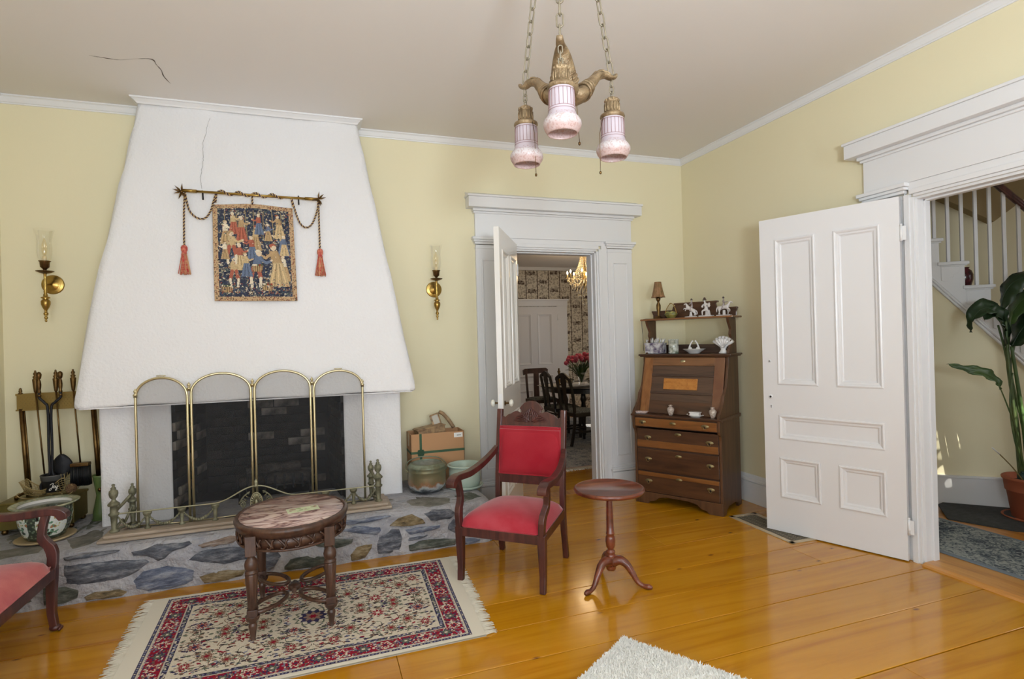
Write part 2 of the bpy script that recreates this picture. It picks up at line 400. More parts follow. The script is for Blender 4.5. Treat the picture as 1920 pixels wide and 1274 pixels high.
# the hairline crack in the ceiling plaster
b = MB()
pts = [(-4.90,-.80),(-4.811,-.791),(-4.74,-.79),(-4.634,-.835),(-4.552,-.853),(-4.545,-.784),(-4.534,-.714),(-4.54,-.621),(-4.523,-.514)]
rad = [.0004,.003,.0012,.0005,.004,.0015,.0035,.004,.0004]
sp = smooth_path([(x, y, H-.0005) for x, y in pts], 4)
b.tube(sp, [max(.0004, lerp(rad[min(i//4, 8)], rad[min(i//4+1, 8)], (i % 4)/4)*RND.uniform(.5, 1.3)) for i in range(len(sp))], 5)
b.build('plaster_crack', mat('crack_shadow', srgb(90, 80, 70), .9), CEIL)
def window(n, M4):
    t = thing('window_%d' % n, None, None, kind='structure'); t.matrix_world = M4
    b = MB(); b.box(-.6, -.55, -.12, .02, .72, 2.78); b.box(.55, .6, -.12, .02, .72, 2.78); b.box(-.6, .6, -.12, .02, .72, .78); b.box(-.6, .6, -.12, .02, 2.72, 2.78)
    b.box(-.55, .55, -.08, -.04, 1.72, 1.78); b.box(-.012, .012, -.075, -.045, .78, 2.72); b.build('window_frame', M['white'], t, bevel=.003)
    b = MB()
    b.box(-.70, -.6, .0, .03, .62, 2.88); b.box(.6, .70, .0, .03, .62, 2.88); b.box(-.74, .74, 0, .035, 2.78, 2.92); b.box(-.74, .74, 0, .06, .66, .72); b.build('window_casing', M['white'], t, bevel=.003)
    for x0, x1 in ((-.55, -.012), (.012, .55)):
        for z0, z1 in ((.78, 1.72), (1.78, 2.72)):
            b = MB(); b.box(x0, x1, -.062, -.058, z0, z1); b.build('window_pane', M['windowglass'], t)
window(1, Matrix.Translation((-4.6, YR, 0))); window(2, Matrix.Translation((-2.0, YR, 0)))
window(3, Matrix.Translation((XL, -5.4, 0)) @ Matrix.Rotation(R(-90), 4, 'Z'))
# crown mouldings
def crown(name, p0, p1, nrm, h=.058, d=.042, ret=None):
    p0 = Vector(p0); p1 = Vector(p1); nrm = Vector(nrm)
    prof = [(0, -h), (.008, -h), (.010, -h+.008), (.016, -h+.012), (.030, -.018), (.036, -.012), (d, -.010), (d, 0), (0, 0)]
    b = MB(); n = len(prof); vs = []
    for i, p in enumerate((p0, p1)):
        m = 0
        if ret: m = ret[i]
        dr = (p1-p0).normalized()
        for (o, z) in prof: q = p+nrm*o+dr*(m*o); vs.append((q.x, q.y, H+z))
    b.add(vs, [(i, (i+1) % n, n+(i+1) % n, n+i) for i in range(n)]+[tuple(range(n-1, -1, -1)), tuple(range(n, 2*n))])
    struct(name, b, M['white'])
crown('trim_1', (XL, 0, 0), (-4.78, 0, 0), (0, -1, 0)); crown('trim_2', (-3.27, 0, 0), (0, 0, 0), (0, -1, 0), ret=(0, -1))
crown('trim_3', (0, 0, 0), (0, YR, 0), (-1, 0, 0), ret=(1, 0)); crown('trim_4', (XL, 0, 0), (XL, YR, 0), (1, 0, 0))
# baseboards
def baseb(name, p0, p1, nrm, m=None):
    p0 = Vector(p0+(0,)); p1 = Vector(p1+(0,)); nrm = Vector(nrm+(0,))
    prof = [(0, 0), (.026, 0), (.026, .178), (.020, .184), (.032, .192), (.030, .206), (.018, .214), (.016, .226), (.006, .244), (0, .246)]
    n = len(prof); vs = []
    for p in (p0, p1):
        for (o, z) in prof: q = p+nrm*o; vs.append((q.x, q.y, z+.001))
    b = MB(); b.add(vs, [(i, (i+1) % n, n+(i+1) % n, n+i) for i in range(n)]+[tuple(range(n-1, -1, -1)), tuple(range(n, 2*n))])
    return struct(name, b, m or M['white'])
baseb('baseboard_right', (0, -2.05), (0, -.0), (-1, 0)); baseb('baseboard_right_rear', (0, YR), (0, -3.77), (-1, 0))
baseb('baseboard_back', (-.60, 0), (0, 0), (0, -1)); baseb('baseboard_left', (XL, YR), (XL, -.9), (1, 0)); baseb('baseboard_rear', (XL, YR), (0, YR), (0, 1))
# moulding ring helper: rectangle in the x-z plane, profile = (inset, y)
def ring(b, x0, x1, z0, z1, prof, mi=0):
    vs = []
    for (s, y) in prof: vs += [(x0+s, y, z0+s), (x1-s, y, z0+s), (x1-s, y, z1-s), (x0+s, y, z1-s)]
    fs = []
    for i in range(len(prof)-1):
        for k in range(4):
            q = (k+1) % 4; fs.append((i*4+k, i*4+q, (i+1)*4+q, (i+1)*4+k))
    b.add(vs, fs, False, None, mi)
# door surrounds (pilasters, capitals, frieze, cornice)
def surround(name, loc, rz, w, wt, slim=False, off=0):
    p0, p1 = .385-off, .112-off
    t = thing(name, None, None, loc, rz, kind='structure')
    for sx in (0, 1):
        f = (lambda x: x) if sx == 0 else (lambda x: w-x)
        b = MB(); b.box(f(-.112+off), f(-.049), -.022, 0, 0, 2.44); b.box(f(-.05), f(-.018), -.03, 0, 0, DH+.018); b.box(f(-.018), f(0), -.018, 0, 0, DH); b.build('door_casing', M['white'], t, bevel=.003)
        xa, xb = sorted((f(-p0), f(-p1))); dd = .35 if (slim and sx == 0) else 1
        b = MB(); b.box(xa, xb, -.030*dd, 0, .0, 2.37)
        b.build('pilaster', M['white'], t, bevel=.002)
        b = MB(); pr = [(0, -.030*dd), (.004, -.036*dd), (.012, -.037*dd), (.018, -.031*dd)]
        ring(b, xa+.05, xb-.05, .33, 2.24, pr); b.build('pilaster_panel', M['white'], t)
        b = MB()
        b.box(xa-.004, xb+.004, -.036*dd, 0, 2.335, 2.35); b.box(xa-.01, xb+.01, -.042, 0, 2.375, 2.395); b.box(xa-.022, xb+.022, -.054, 0, 2.395, 2.415); b.box(xa-.034, xb+.034, -.066, 0, 2.415, 2.44)
        b.build('pilaster_capital', M['white'], t, bevel=.004)
        b = MB(); b.box(xa-.012, xb+.012*dd, -.05*dd, 0, 0, .178); b.box(xa-.020*dd, xb+.020*dd, -.058*dd, 0, .184, .206); b.box(xa-.012, xb+.012*dd, -.05*dd, 0, .206, .222); b.box(xa-.006, xb+.006, -.042*dd, 0, .222, .245); b.build('plinth_block', M['white'], t, bevel=.004)
    b = MB(); b.box(0, w, -.018, 0, DH, DH+.018); b.box(-.018, w+.018, -.03, 0, DH+.018, DH+.05); b.box(-.05, w+.05, -.022, 0, DH+.05, 2.44); b.build('head_casing', M['white'], t, bevel=.003)
    b = MB(); b.box(-p0, w+p0, -.03, 0, 2.44, 2.66); b.build('frieze_board', M['white'], t, bevel=.002)
    b = MB(); b.box(-p0-.015, w+p0+.015, -.044, 0, 2.655, 2.672); b.box(-p0-.025, w+p0+.025, -.062, 0, 2.672, 2.695); b.build('bed_moulding', M['white'], t, bevel=.004)
    b = MB(); b.box(-p0-.077, w+p0+.077, -.115, 0, 2.695, 2.788); b.box(-p0-.087, w+p0+.087, -.125, 0, 2.788, 2.806)
    b.prism([(0, 2.846), (-.11, 2.806), (0, 2.806)], -p0-.08, w+p0+.08, 'x'); b.build('cornice', M['white'], t, bevel=.003)
    b = MB(); b.box(-.001, .016, 0.0, wt, 0, DH); b.box(w-.016, w+.001, 0, wt, 0, DH); b.box(0, w, 0, wt, DH-.016, DH+.001); b.box(.016, .028, .055, wt, 0, DH-.016); b.box(w-.028, w-.016, .055, wt, 0, DH-.016); b.box(.016, w-.016, .055, wt, DH-.028, DH-.016)
    b.build('door_jamb', M['white'], t, bevel=.002)
    return t
surround('trim_5', (DX0, 0, 0), 0, DX1-DX0, .15)
surround('trim_6', (0, RY0, 0), R(-90), RY0-RY1, .1, True, .062)
# panelled doors
def make_door(name, w, h, m, loc, rz, knob=True, plates=False, th=.042):
    t = thing(name, None, None, loc, rz, kind='structure')
    k = h/2.36; cols = [(.135, .422), (.578, .866)]
    z = [(.27*k, .55*k), (.71*k, .87*k), (1.12*k, 2.19*k)]
    P = [(w-c1*w, w-c0*w, z[2][0], z[2][1]) for c0, c1 in cols]+[(w-cols[1][1]*w, w-cols[0][0]*w, z[1][0], z[1][1])]+[(w-c1*w, w-c0*w, z[0][0], z[0][1]) for c0, c1 in cols]
    xs = sorted([0, w]+[q for p in P[:2] for q in p[:2]])
    b = MB(); zz = [0, z[0][0], z[0][1], z[1][0], z[1][1], z[2][0], z[2][1], h]
    b.box(0, xs[1], 0, th, 0, h); b.box(xs[4], w, 0, th, 0, h)
    for a, c in ((0, 1), (2, 3), (4, 5), (6, 7)): b.box(xs[1], xs[4], 0, th, zz[a], zz[c])
    b.box(xs[2], xs[3], 0, th, z[0][0], z[0][1]); b.box(xs[2], xs[3], 0, th, z[2][0], z[2][1])
    b.build('door_leaf', m, t)
    for (x0, x1, z0, z1) in P:
        b = MB(); b.box(x0, x1, .014, th-.014, z0, z1)
        pr = [(-.012, 0), (-.010, -.006), (-.002, -.009), (.006, -.005), (.012, .002), (.024, .004), (.028, .010), (.034, .013)]
        ring(b, x0, x1, z0, z1, pr); ring(b, x0, x1, z0, z1, [(s, th-y) for s, y in pr]); b.build('door_panel', m, t)
    for zz_ in (.22*k, 2.12*k):
        b = MB(); b.tube([(-.008, th, zz_-.05), (-.008, th, zz_+.05)], .009, 8); b.sphere((-.008, th, zz_+.056), .008); b.box(-.036, .022, th-.002, th+.002, zz_-.045, zz_+.045); b.build('hinge', M['white'], t)
    if knob:
        for s in (-1, 1):
            y = 0 if s < 0 else th
            b = MB(); MT = Matrix.Translation((w-.065, y, 1.0)) @ Matrix.Rotation(R(90 if s < 0 else -90), 4, 'X')
            b.lathe([(.02, 0), (.02, .004), (.008, .006), (.007, .03), (.012, .034)], 16, M=MT, mi=0); o = b.build('knob_stem', M['bronze'], t)
            b = MB(); b.lathe([(.0, .034), (.014, .034), (.026, .042), (.03, .052), (.027, .06), (.018, .066), (0, .069)], 20, M=MT); b.build('door_knob', M['knob'], t)
        b = MB(); b.box(w, w+.001, .01, th-.01, .9, 1.08); b.lathe([(.005, 0), (.005, .0015)], 10, M=Matrix.Translation((w, th/2, 1.0)) @ Matrix.Rotation(R(90), 4, 'Y')); b.build('latch_plate', M['white'], t)
    if plates:
        for (zp, rr, hole) in ((1.28, .011, .004), (1.01, .017, .008)):
            b = MB(); MT = Matrix.Translation((w-.055, th, zp)) @ Matrix.Rotation(R(-90), 4, 'X')
            b.lathe([(rr, 0), (rr, .003), (rr*.6, .005), (0, .005)], 18, M=MT, mi=0); b.lathe([(hole, .0045), (hole, .0056), (0, .0056)], 12, M=MT, mi=1)
            b.build('escutcheon', [M['white'], M['black']], t)
        b = MB(); b.box(w-.067, w-.047, th, th+.003, .915, .955, mi=0); b.lathe([(.004, 0), (.004, .001)], 10, M=Matrix.Translation((w-.057, th+.003, .94)) @ Matrix.Rotation(R(-90), 4, 'X'), mi=1)
        b.box(w-.0585, w-.0555, th+.003, th+.004, .925, .94, mi=1); b.build('keyhole_plate', [M['white'], M['black']], t)
    return t
# each leaf stands open into the room; local x runs hinge -> latch, its seen face is local +y
def leaf_at(name, hx, hy, lx, ly, w, **k):
    d = Vector((lx-hx, ly-hy, 0)).normalized(); th = .042
    return make_door(name, w, k.pop('h', 2.35), k.pop('m'), (hx+d.y*th, hy-d.x*th, k.pop('z', .008)), math.atan2(d.y, d.x), th=th, **k)
leaf_at('door_1', -.064, -2.322, -.405, -1.482, .906, m=M['door'], knob=False, plates=True)
leaf_at('door_2', -1.862, -.052, -2.278, -.80, .860, m=M['doorgloss'], h=2.37)
# threshold of the hall doorway
b = MB(); b.prism([(-.05, .0), (-.045, .012), (-.02, .02), (.12, .02), (.14, .0)], RY1+.018, RY0-.018, 'y'); struct('trim_7', b, M['threshold'])

# ------------------------------------------------------------------ dining room shell
b = MB(); b.box(-2.6, 3.0, .15, 5.25, -.08, -.022); fd = struct('floor_dining', b, M['subfloor'])
y = .15
while y < 5.2:
    p = MB(); p.box(-2.6, 3.0, y+.002, min(y+.33, 5.25), -.022, 0); p.build('floorboard', M['floor'], fd); y += .33
b = MB(); b.box(DX0+.018, DX1-.018, -.0, .15, -.08, 0.0); struct('floor_sill', b, M['threshold'])
HD = 2.9
b = MB(); b.box(-2.75, 3.15, .15, 5.4, HD, HD+.1); struct('ceiling_dining', b, M['ceil'])
def wallpaper():
    m, N, L, B = newmat('floral_stripe_wallpaper')
    tc = N.new('ShaderNodeTexCoord'); sp = N.new('ShaderNodeSeparateXYZ'); L.new(tc.outputs['Object'], sp.inputs[0])
    def math_(op, a, b=None):
        n = N.new('ShaderNodeMath'); n.operation = op
        for i, q in enumerate((a, b)):
            if q is None: continue
            if isinstance(q, (int, float)): n.inputs[i].default_value = q
            else: L.new(q, n.inputs[i])
        return n.outputs[0]
    xy = math_('ADD', sp.outputs['X'], sp.outputs['Y'])
    s = math_('PINGPONG', xy, .118); line = math_('LESS_THAN', s, .009)
    no = N.new('ShaderNodeTexNoise'); no.inputs['Scale'].default_value = 26; no.inputs['Detail'].default_value = 3; L.new(tc.outputs['Object'], no.inputs['Vector'])
    bl = math_('GREATER_THAN', no.outputs['Fac'], .53)
    vo = N.new('ShaderNodeTexVoronoi'); vo.inputs['Scale'].default_value = 22; L.new(tc.outputs['Object'], vo.inputs['Vector'])
    dots = math_('LESS_THAN', vo.outputs['Distance'], .30)
    zc = math_('PINGPONG', math_('ADD', sp.outputs['Z'], math_('MULTIPLY', math_('FLOOR', math_('DIVIDE', xy, .236)), .16)), .17)
    band = math_('LESS_THAN', zc, .035); big = math_('MULTIPLY', band, math_('GREATER_THAN', s, .035))
    tot = math_('MINIMUM', math_('ADD', math_('ADD', math_('MULTIPLY', bl, .42), math_('MULTIPLY', dots, .38)), math_('ADD', math_('MULTIPLY', line, .9), math_('MULTIPLY', big, .55))), 1)
    mx = N.new('ShaderNodeMix'); mx.data_type = 'RGBA'; L.new(tot, mx.inputs['Factor']); mx.inputs['A'].default_value = srgb(206, 196, 176); mx.inputs['B'].default_value = srgb(74, 56, 46)
    L.new(mx.outputs['Result'], B.inputs['Base Color']); B.inputs['Roughness'].default_value = .8; return m
M['paperw'] = wallpaper()
b = MB(); b.box(-2.75, 3.15, 5.2, 5.35, 0, HD); struct('wall_dining_far', b, M['paperw'])
b = MB(); b.box(-2.75, -2.6, .15, 5.2, 0, HD); struct('wall_dining_left', b, M['paperw'])
b = MB(); b.box(3.0, 3.15, .15, 5.2, 0, HD); struct('wall_dining_right', b, M['paperw'])
b = MB(); b.box(.1, 3.15, .0, .15, 0, H); struct('wall_dining_near', b, M['wall'])
b = MB(); b.box(-2.6, 3.0, 5.14, 5.2, HD-.06, HD); struct('trim_8', b, M['white'])
# far door of the dining room with its casing, and the window casing beside it
t = thing('trim_9', None, None, (0, 5.2, 0), 0, kind='structure')
b = MB(); b.box(-.35, -.13, -.03, 0, 0, 2.14); b.box(.85, 1.07, -.03, 0, 0, 2.14); b.build('door_casing', M['white'], t, bevel=.003)
b = MB(); b.box(-.36, 1.08, -.035, 0, 2.14, 2.25); b.box(-.38, 1.10, -.06, 0, 2.25, 2.28); b.build('head_casing', M['white'], t, bevel=.003)
make_door('door_3', .98, 2.12, M['door'], (.85, 5.19, .01), R(180), knob=True)
t = thing('trim_10', None, None, (0, 5.2, 0), 0, kind='structure')
b = MB(); b.box(1.60, 1.72, -.04, 0, .3, 1.74); b.box(1.72, 2.5, -.04, 0, 1.64, 1.74); b.box(1.58, 2.5, -.05, 0, .26, .3); b.build('window_casing', M['white'], t, bevel=.003)
b = MB(); b.box(1.72, 2.5, -.02, -.0, .3, 1.64); b.build('window_blind', M['white'], t)

# ------------------------------------------------------------------ hall shell: stair wall runs at an angle
SA = Vector((1.289, -1.568, 0)); SD = Vector((.768, -.640, 0)); SN = Vector((-.640, -.768, 0))
MS = Matrix(((SD.x, -SN.x, 0, SA.x), (SD.y, -SN.y, 0, SA.y), (0, 0, 1, 0), (0, 0, 0, 1)))  # local x along wall, local y away from the viewer
b = MB(); b.box(.0, 5.2, -4.6, .0, -.08, -.022); b.box(.0, .1, RY1, RY0, -.022, .0); fh = struct('floor_hall', b, M['subfloor'])
x = .1
while x < 5.0:
    p = MB(); p.box(x+.001, min(x+.24, 5.2)-.001, -4.6, .0, -.022, 0); p.build('floorboard', M['threshold'], fh); x += .24
b = MB(); b.box(.1, 5.3, -4.7, .15, H, H+.1); struct('ceiling_hall', b, M['ceil'])
b = MB(); b.box(.1, 5.3, -4.75, -4.6, 0, H); struct('wall_hall_near', b, M['wall'])
b = MB(); b.box(5.2, 5.35, -4.6, .0, 0, H); struct('wall_hall_far', b, M['wall'])
# ------------------------------------------------------------------ staircase
NZ = lambda k: 1.853-.205*(k-3)
NSx = lambda k: .469+.173*(k-3)
def zline(s): return 1.893-1.143*(s-.039)
st = thing('staircase', 'white staircase with dark handrail rising in the hall beyond the open door', 'staircase', SA, math.atan2(SD.y, SD.x))
b = MB(); b.prism([(-1.1, 0), (1.65, 0), (1.65, .04), (-.6, zline(-.6)), (-.6, 3.3), (-1.1, 3.3)], .0, .08, 'y'); b.build('spandrel_wall', M['wall'], st)
b = MB(); b.box(-1.1, 1.6, -.022, 0, 0, .245); b.box(-1.1, 1.6, -.030, 0, .245, .264); b.build('spandrel_baseboard', M['white'], st, bevel=.003)
# skirt board under the treads: saw-tooth top, straight slanted bottom
poly = [(-.6, zline(-.6))]+[(1.60, zline(1.60))]
top = []
for k in range(-3, 9): top += [(NSx(k-1)-.03, NZ(k)-.03), (NSx(k)-.03, NZ(k)-.03)]
top = [(x, z) for x, z in top if x > -.6 and x < 1.6]
poly = [(-.6, zline(-.6)), (1.60, zline(1.60)), (1.60, max(.05, top[-1][1]))]+list(reversed(top))+[(-.6, top[0][1])]
b = MB(); b.prism(poly, -.012, 0, 'y'); b.build('skirt_board', M['white'], st)
b = MB()
for o, dz in ((-.028, -.012), (-.02, .022)):
    b.tube([(-.6, -.016, zline(-.6)+dz), (1.6, -.016, zline(1.6)+dz)], .012, 6)
b.build('skirt_moulding', M['white'], st)
for k in range(-2, 9):
    b = MB(); b.box(NSx(k-1)-.045, NSx(k), -.03, 1.0, NZ(k)-.028, NZ(k)); b.box(NSx(k-1)-.03, NSx(k)-.012, -.022, -.01, NZ(k)-.04, NZ(k)-.028); b.build('stair_tread', M['white'], st, bevel=.006)
    b = MB(); b.box(NSx(k)-.05, NSx(k)-.03, 0, 1.0, NZ(k+1), NZ(k)-.028); b.build('stair_riser', M['white'], st)
    b = MB(); x0 = NSx(k-1)-.02; z0 = NZ(k)-.045
    pth = [(x0+.125, z0), (x0+.12, z0-.05), (x0+.09, z0-.062), (x0+.085, z0-.085), (x0+.055, z0-.09), (x0+.05, z0-.115), (x0+.02, z0-.12), (x0, z0-.11), (x0, z0)]
    b.prism([(p[0], p[1]) for p in reversed(pth)], -.018, -.012, 'y'); b.build('tread_bracket', M['white'], st, bevel=.002)
for i in range(-6, 12):
    s = .071+.0955*i
    k = 3+math.ceil((s-.469)/.173)
    if not -2 <= k <= 8: continue
    zt = 2.60-1.15*(s-.575)
    b = MB(); b.box(s-.012, s+.012, .01, .034, NZ(k), zt-.012); b.build('baluster', M['white'], st, bevel=.002)
b = MB(); b.tube([(-.6, .022, 2.60-1.15*(-.6-.575)), (1.5, .022, 2.60-1.15*(1.5-.575))], [.034, .034], 10, flat=.8); b.tube([(-.6, .0, 2.575-1.15*(-.6-.575)), (1.5, .0, 2.575-1.15*(1.5-.575))], .012, 8); b.build('handrail', M['mahog'], st)
b = MB(); b.prism([(-1.2, 0.), (2.2, 0.), (2.2, H), (-1.2, H)], 1.0, 1.1, 'y', M=MS); struct('wall_stair', b, M['wall'])
b = MB(); b.prism([(-1.1, 0.), (-1.0, 0.), (-1.0, H), (-1.1, H)], .08, 1.0, 'y', M=MS); struct('wall_stair_end', b, M['wall'])
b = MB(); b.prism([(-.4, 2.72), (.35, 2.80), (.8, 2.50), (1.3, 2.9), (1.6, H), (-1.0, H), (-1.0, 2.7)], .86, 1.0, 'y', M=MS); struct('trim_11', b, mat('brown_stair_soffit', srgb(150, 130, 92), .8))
b = MB(); MT = MS @ Matrix.Translation((.322, .16, NZ(3)+.0)); b.lathe([(.03, 0), (.045, .01), (.060, .06), (.062, .10), (.05, .135), (.03, .155), (.038, .165), (.03, .165)], 20, M=MT)
o = b.build('vase', mat('dark_red_glaze', srgb(92, 28, 36), .25, coat=.4, vcol=srgb(40, 16, 22), vscale=18)); tag(o, 'dark red vase standing on a stair tread behind the balusters', 'vase')

# ------------------------------------------------------------------ hall: rug, mat, plant
def noise_rug(name, c1, c2, c3, edge, sx, sy):
    m, N, L, B = newmat(name); tc = N.new('ShaderNodeTexCoord')
    n = N.new('ShaderNodeTexNoise'); n.inputs['Scale'].default_value = 32; n.inputs['Detail'].default_value = 6; n.inputs['Distortion'].default_value = 1.5; L.new(tc.outputs['Object'], n.inputs['Vector'])
    v = N.new('ShaderNodeTexVoronoi'); v.inputs['Scale'].default_value = 6; L.new(tc.outputs['Object'], v.inputs['Vector'])
    a = N.new('ShaderNodeMath'); a.operation = 'MULTIPLY_ADD'; a.inputs[1].default_value = .25; L.new(v.outputs['Distance'], a.inputs[0]); L.new(n.outputs['Fac'], a.inputs[2])
    r = N.new('ShaderNodeValToRGB'); e = r.color_ramp.elements; e[0].position = .5; e[0].color = c1; e[1].position = .74; e[1].color = c3; q = e.new(.6); q.color = c2
    L.new(a.outputs[0], r.inputs['Fac'])
    s = N.new('ShaderNodeSeparateXYZ'); L.new(tc.outputs['Object'], s.inputs[0])
    def mm(op, x, y):
        q = N.new('ShaderNodeMath'); q.operation = op
        for i, z in enumerate((x, y)):
            if isinstance(z, (int, float)): q.inputs[i].default_value = z
            else: L.new(z, q.inputs[i])
        return q.outputs[0]
    ex = mm('SUBTRACT', sx, mm('ABSOLUTE', s.outputs['X'], 0)); ey = mm('SUBTRACT', sy, mm('ABSOLUTE', s.outputs['Y'], 0)); d = mm('MINIMUM', ex, ey)
    f = mm('LESS_THAN', d, .035)
    mx = N.new('ShaderNodeMix'); mx.data_type = 'RGBA'; L.new(f, mx.inputs['Factor']); L.new(r.outputs['Color'], mx.inputs['A']); mx.inputs['B'].default_value = edge
    L.new(mx.outputs['Result'], B.inputs['Base Color']); B.inputs['Roughness'].default_value = .95
    b = N.new('ShaderNodeBump'); b.inputs['Strength'].default_value = .4; b.inputs['Distance'].default_value = .004; L.new(n.outputs['Fac'], b.inputs['Height']); L.new(b.outputs['Normal'], B.inputs['Normal']); return m
b = MB(); b.box(-.35, .35, -1.3, 1.3, 0, .009); o = b.build('runner_rug', noise_rug('hall_runner', srgb(52, 60, 72), srgb(96, 106, 112), srgb(156, 160, 156), srgb(116, 126, 134), .35, 1.3), bevel=.003)
o.location = (.625, -2.98, 0); tag(o, 'grey-blue patterned runner rug on the hall floor past the threshold', 'rug')
b = MB(); b.prism([(1.01, -1.87), (1.16, -2.24), (1.50, -2.55), (2.1, -2.62), (2.30, -2.46), (1.31, -1.64), (1.22, -1.66)], .0, .008, 'z')
for i, v in enumerate(b.v):
    if v[0] > 1.18 and v[1] > -1.72: b.v[i] = (v[0], v[1], v[2]+.03)
o = b.build('boot_mat', M['rubber']); tag(o, 'charcoal mat under the potted plant against the stair wall', 'mat')
PC = Vector((1.56, -2.13, .008)); RT = Vector((.9437, -.3309, 0)); FWD = Vector((.3309, .9437, 0))
pl = thing('potted_plant', 'tall broad-leaved plant in a terracotta pot by the hall staircase', 'plant', PC)
b = MB(); b.lathe([(.10, 0), (.165, .004), (.185, .02), (.18, .026), (.16, .012)], 40); b.build('saucer', M['terra'], pl)
b = MB(); b.lathe([(.115, .008), (.122, .012), (.150, .215), (.158, .217), (.160, .225), (.168, .30), (.176, .304), (.180, .318), (.174, .326), (.160, .326), (.150, .29), (.0, .28)], 48); b.build('plant_pot', M['terra'], pl)
b = MB(); b.lathe([(.0, .288), (.08, .29), (.15, .286)], 24); b.build('soil', M['soil'], pl)
def PX(px, py, dz=0):  # lateral offset and height seen at the pot's depth, as plain metres
    return RT*((px-1906)/243.) + FWD*dz + Vector((0, 0, (893-py)/243.+.30))
def leaf(pts, wid, mt, fold=.25, n=14, up=(0, 0, 1), side=None):
    P = smooth_path(pts, 5); m = len(P); vs = []; fs = []
    for i, p in enumerate(P):
        t = (P[min(i+1, m-1)]-P[max(i-1, 0)]).normalized(); u = i/(m-1)
        s = Vector(side) if side else t.cross(Vector(up)); s = (s-t*s.dot(t)).normalized(); nn = s.cross(t).normalized()
        w_ = wid*math.sin(PI*min(1, u**.75))**.8*(1 if u < .97 else .4)
        for k in range(5):
            q = (k-2)/2; rip = .012*math.sin(i*1.3+k)*abs(q)
            vs.append(p+s*(q*w_*(1-fold*.2))+nn*(fold*w_*abs(q)+rip))
    for i in range(m-1):
        for k in range(4): fs.append((i*5+k, i*5+k+1, (i+1)*5+k+1, (i+1)*5+k))
    b = MB(); b.add(vs, fs, True); b.tube(P, [.005*(1-i/m)+.001 for i in range(m)], 5)
    o = b.build('leaf', mt, pl); s_ = o.modifiers.new('solid', 'SOLIDIFY'); s_.thickness = .0015
    return o
def stemp(pts, r0, r1, m=None):
    P = smooth_path(pts, 5); b = MB(); b.tube(P, [lerp(r0, r1, i/(len(P)-1)) for i in range(len(P))], 7); b.build('stem', m or M['stem'], pl)
stemp([PX(1890, 900), PX(1876, 760), PX(1868, 640), PX(1866, 592)], .014, .008)
stemp([PX(1893, 900, .03), PX(1884, 760, .03), PX(1874, 660, .03), PX(1884, 575, .03)], .016, .010)
stemp([PX(1898, 905, -.02), PX(1890, 790, -.02), PX(1878, 690, -.02), PX(1871, 640, -.02)], .017, .010, M['leafl'])
stemp([PX(1902, 900, .05), PX(1893, 780, .05), PX(1876, 660, .05), PX(1862, 600, .05)], .012, .007)
stemp([PX(1904, 905, .0), PX(1898, 800, .02), PX(1880, 690, .03), PX(1890, 640, .04), PX(1897, 612, .05)], .011, .005)
stemp([PX(1888, 890, -.03), PX(1868, 800, -.03), PX(1866, 740, -.02), PX(1872, 690, -.02)], .008, .006)
stemp([PX(1886, 880, -.04), PX(1868, 800, -.06), PX(1848, 750, -.08), PX(1832, 718, -.1)], .007, .004)
leaf([PX(1832, 718, -.1), PX(1822, 700, -.1), PX(1795, 686, -.12), PX(1760, 678, -.13), PX(1728, 668, -.14)], .045, M['leafl'], .3, side=(.2, .3, 1))
leaf([PX(1864, 612, 0), PX(1848, 588, -.02), PX(1826, 568, -.05), PX(1800, 572, -.08), PX(1783, 590, -.1), PX(1780, 612, -.1)], .075, M['leaf'], .35, side=(.5, .5, .9))
leaf([PX(1868, 640, .02), PX(1860, 600, .0), PX(1845, 582, -.03), PX(1828, 580, -.05), PX(1816, 590, -.05)], .08, M['leaf'], .4, side=(.6, .2, .8))
leaf([PX(1866, 600, .03), PX(1863, 560, .02), PX(1872, 530, .0), PX(1888, 514, -.03), PX(1920, 505, -.06), PX(1960, 520, -.08)], .085, M['leaf'], .4, side=(.4, .3, .9))
leaf([PX(1872, 640, -.02), PX(1886, 610, -.04), PX(1904, 585, -.06), PX(1930, 560, -.08), PX(1970, 545, -.1)], .13, M['leaf'], .25, side=(.5, .2, .8))
leaf([PX(1878, 600, .05), PX(1890, 570, .03), PX(1910, 545, .0), PX(1950, 530, -.02)], .09, M['leafl'], .3, side=(.5, .2, .8))
b = MB(); b.tube(smooth_path([PC+PX(1882, 898, -.07), PC+PX(1850, 862, -.10), PC+PX(1820, 835, -.13)], 4), .0045, 6, mi=0); b.tube([PC+PX(1820, 835, -.13), PC+PX(1803, 822, -.15)], .0045, 6, mi=1)
o = b.build('bamboo_stick', [mat('bamboo', srgb(122, 110, 66), .5), M['white']]); tag(o, 'thin bamboo stick with a white tip leaning out of the plant pot', 'stick')
g = PC+PX(1881, 893, -.04); g.z = PC.z+.29
b = MB(); b.lathe([(.025, 0), (.032, .01), (.034, .06), (.028, .075), (.0, .078)], 14, M=Matrix.Translation(g)); b.sphere((g.x, g.y, g.z+.082), .01); b.box(g.x-.036, g.x-.03, g.y-.01, g.y+.01, g.z+.03, g.z+.05)  # small dark green lidded cup standing in the plant pot
o = b.build('lidded_cup', mat('dark_teal_plastic', srgb(28, 52, 50), .5)); tag(o, 'small dark green lidded cup set in the soil of the plant pot', 'cup')
g = PC+PX(1909, 893, -.12); g.z = PC.z+.325
b = MB(); b.sphere((0, 0, 0), .04, 20, 14); b.tube([(0, 0, -.036), (0, 0, -.07)], .008, 8); o = b.build('watering_globe', M['blueb']); o.location = g; tag(o, 'shiny blue glass watering globe stuck in the plant pot', 'globe')
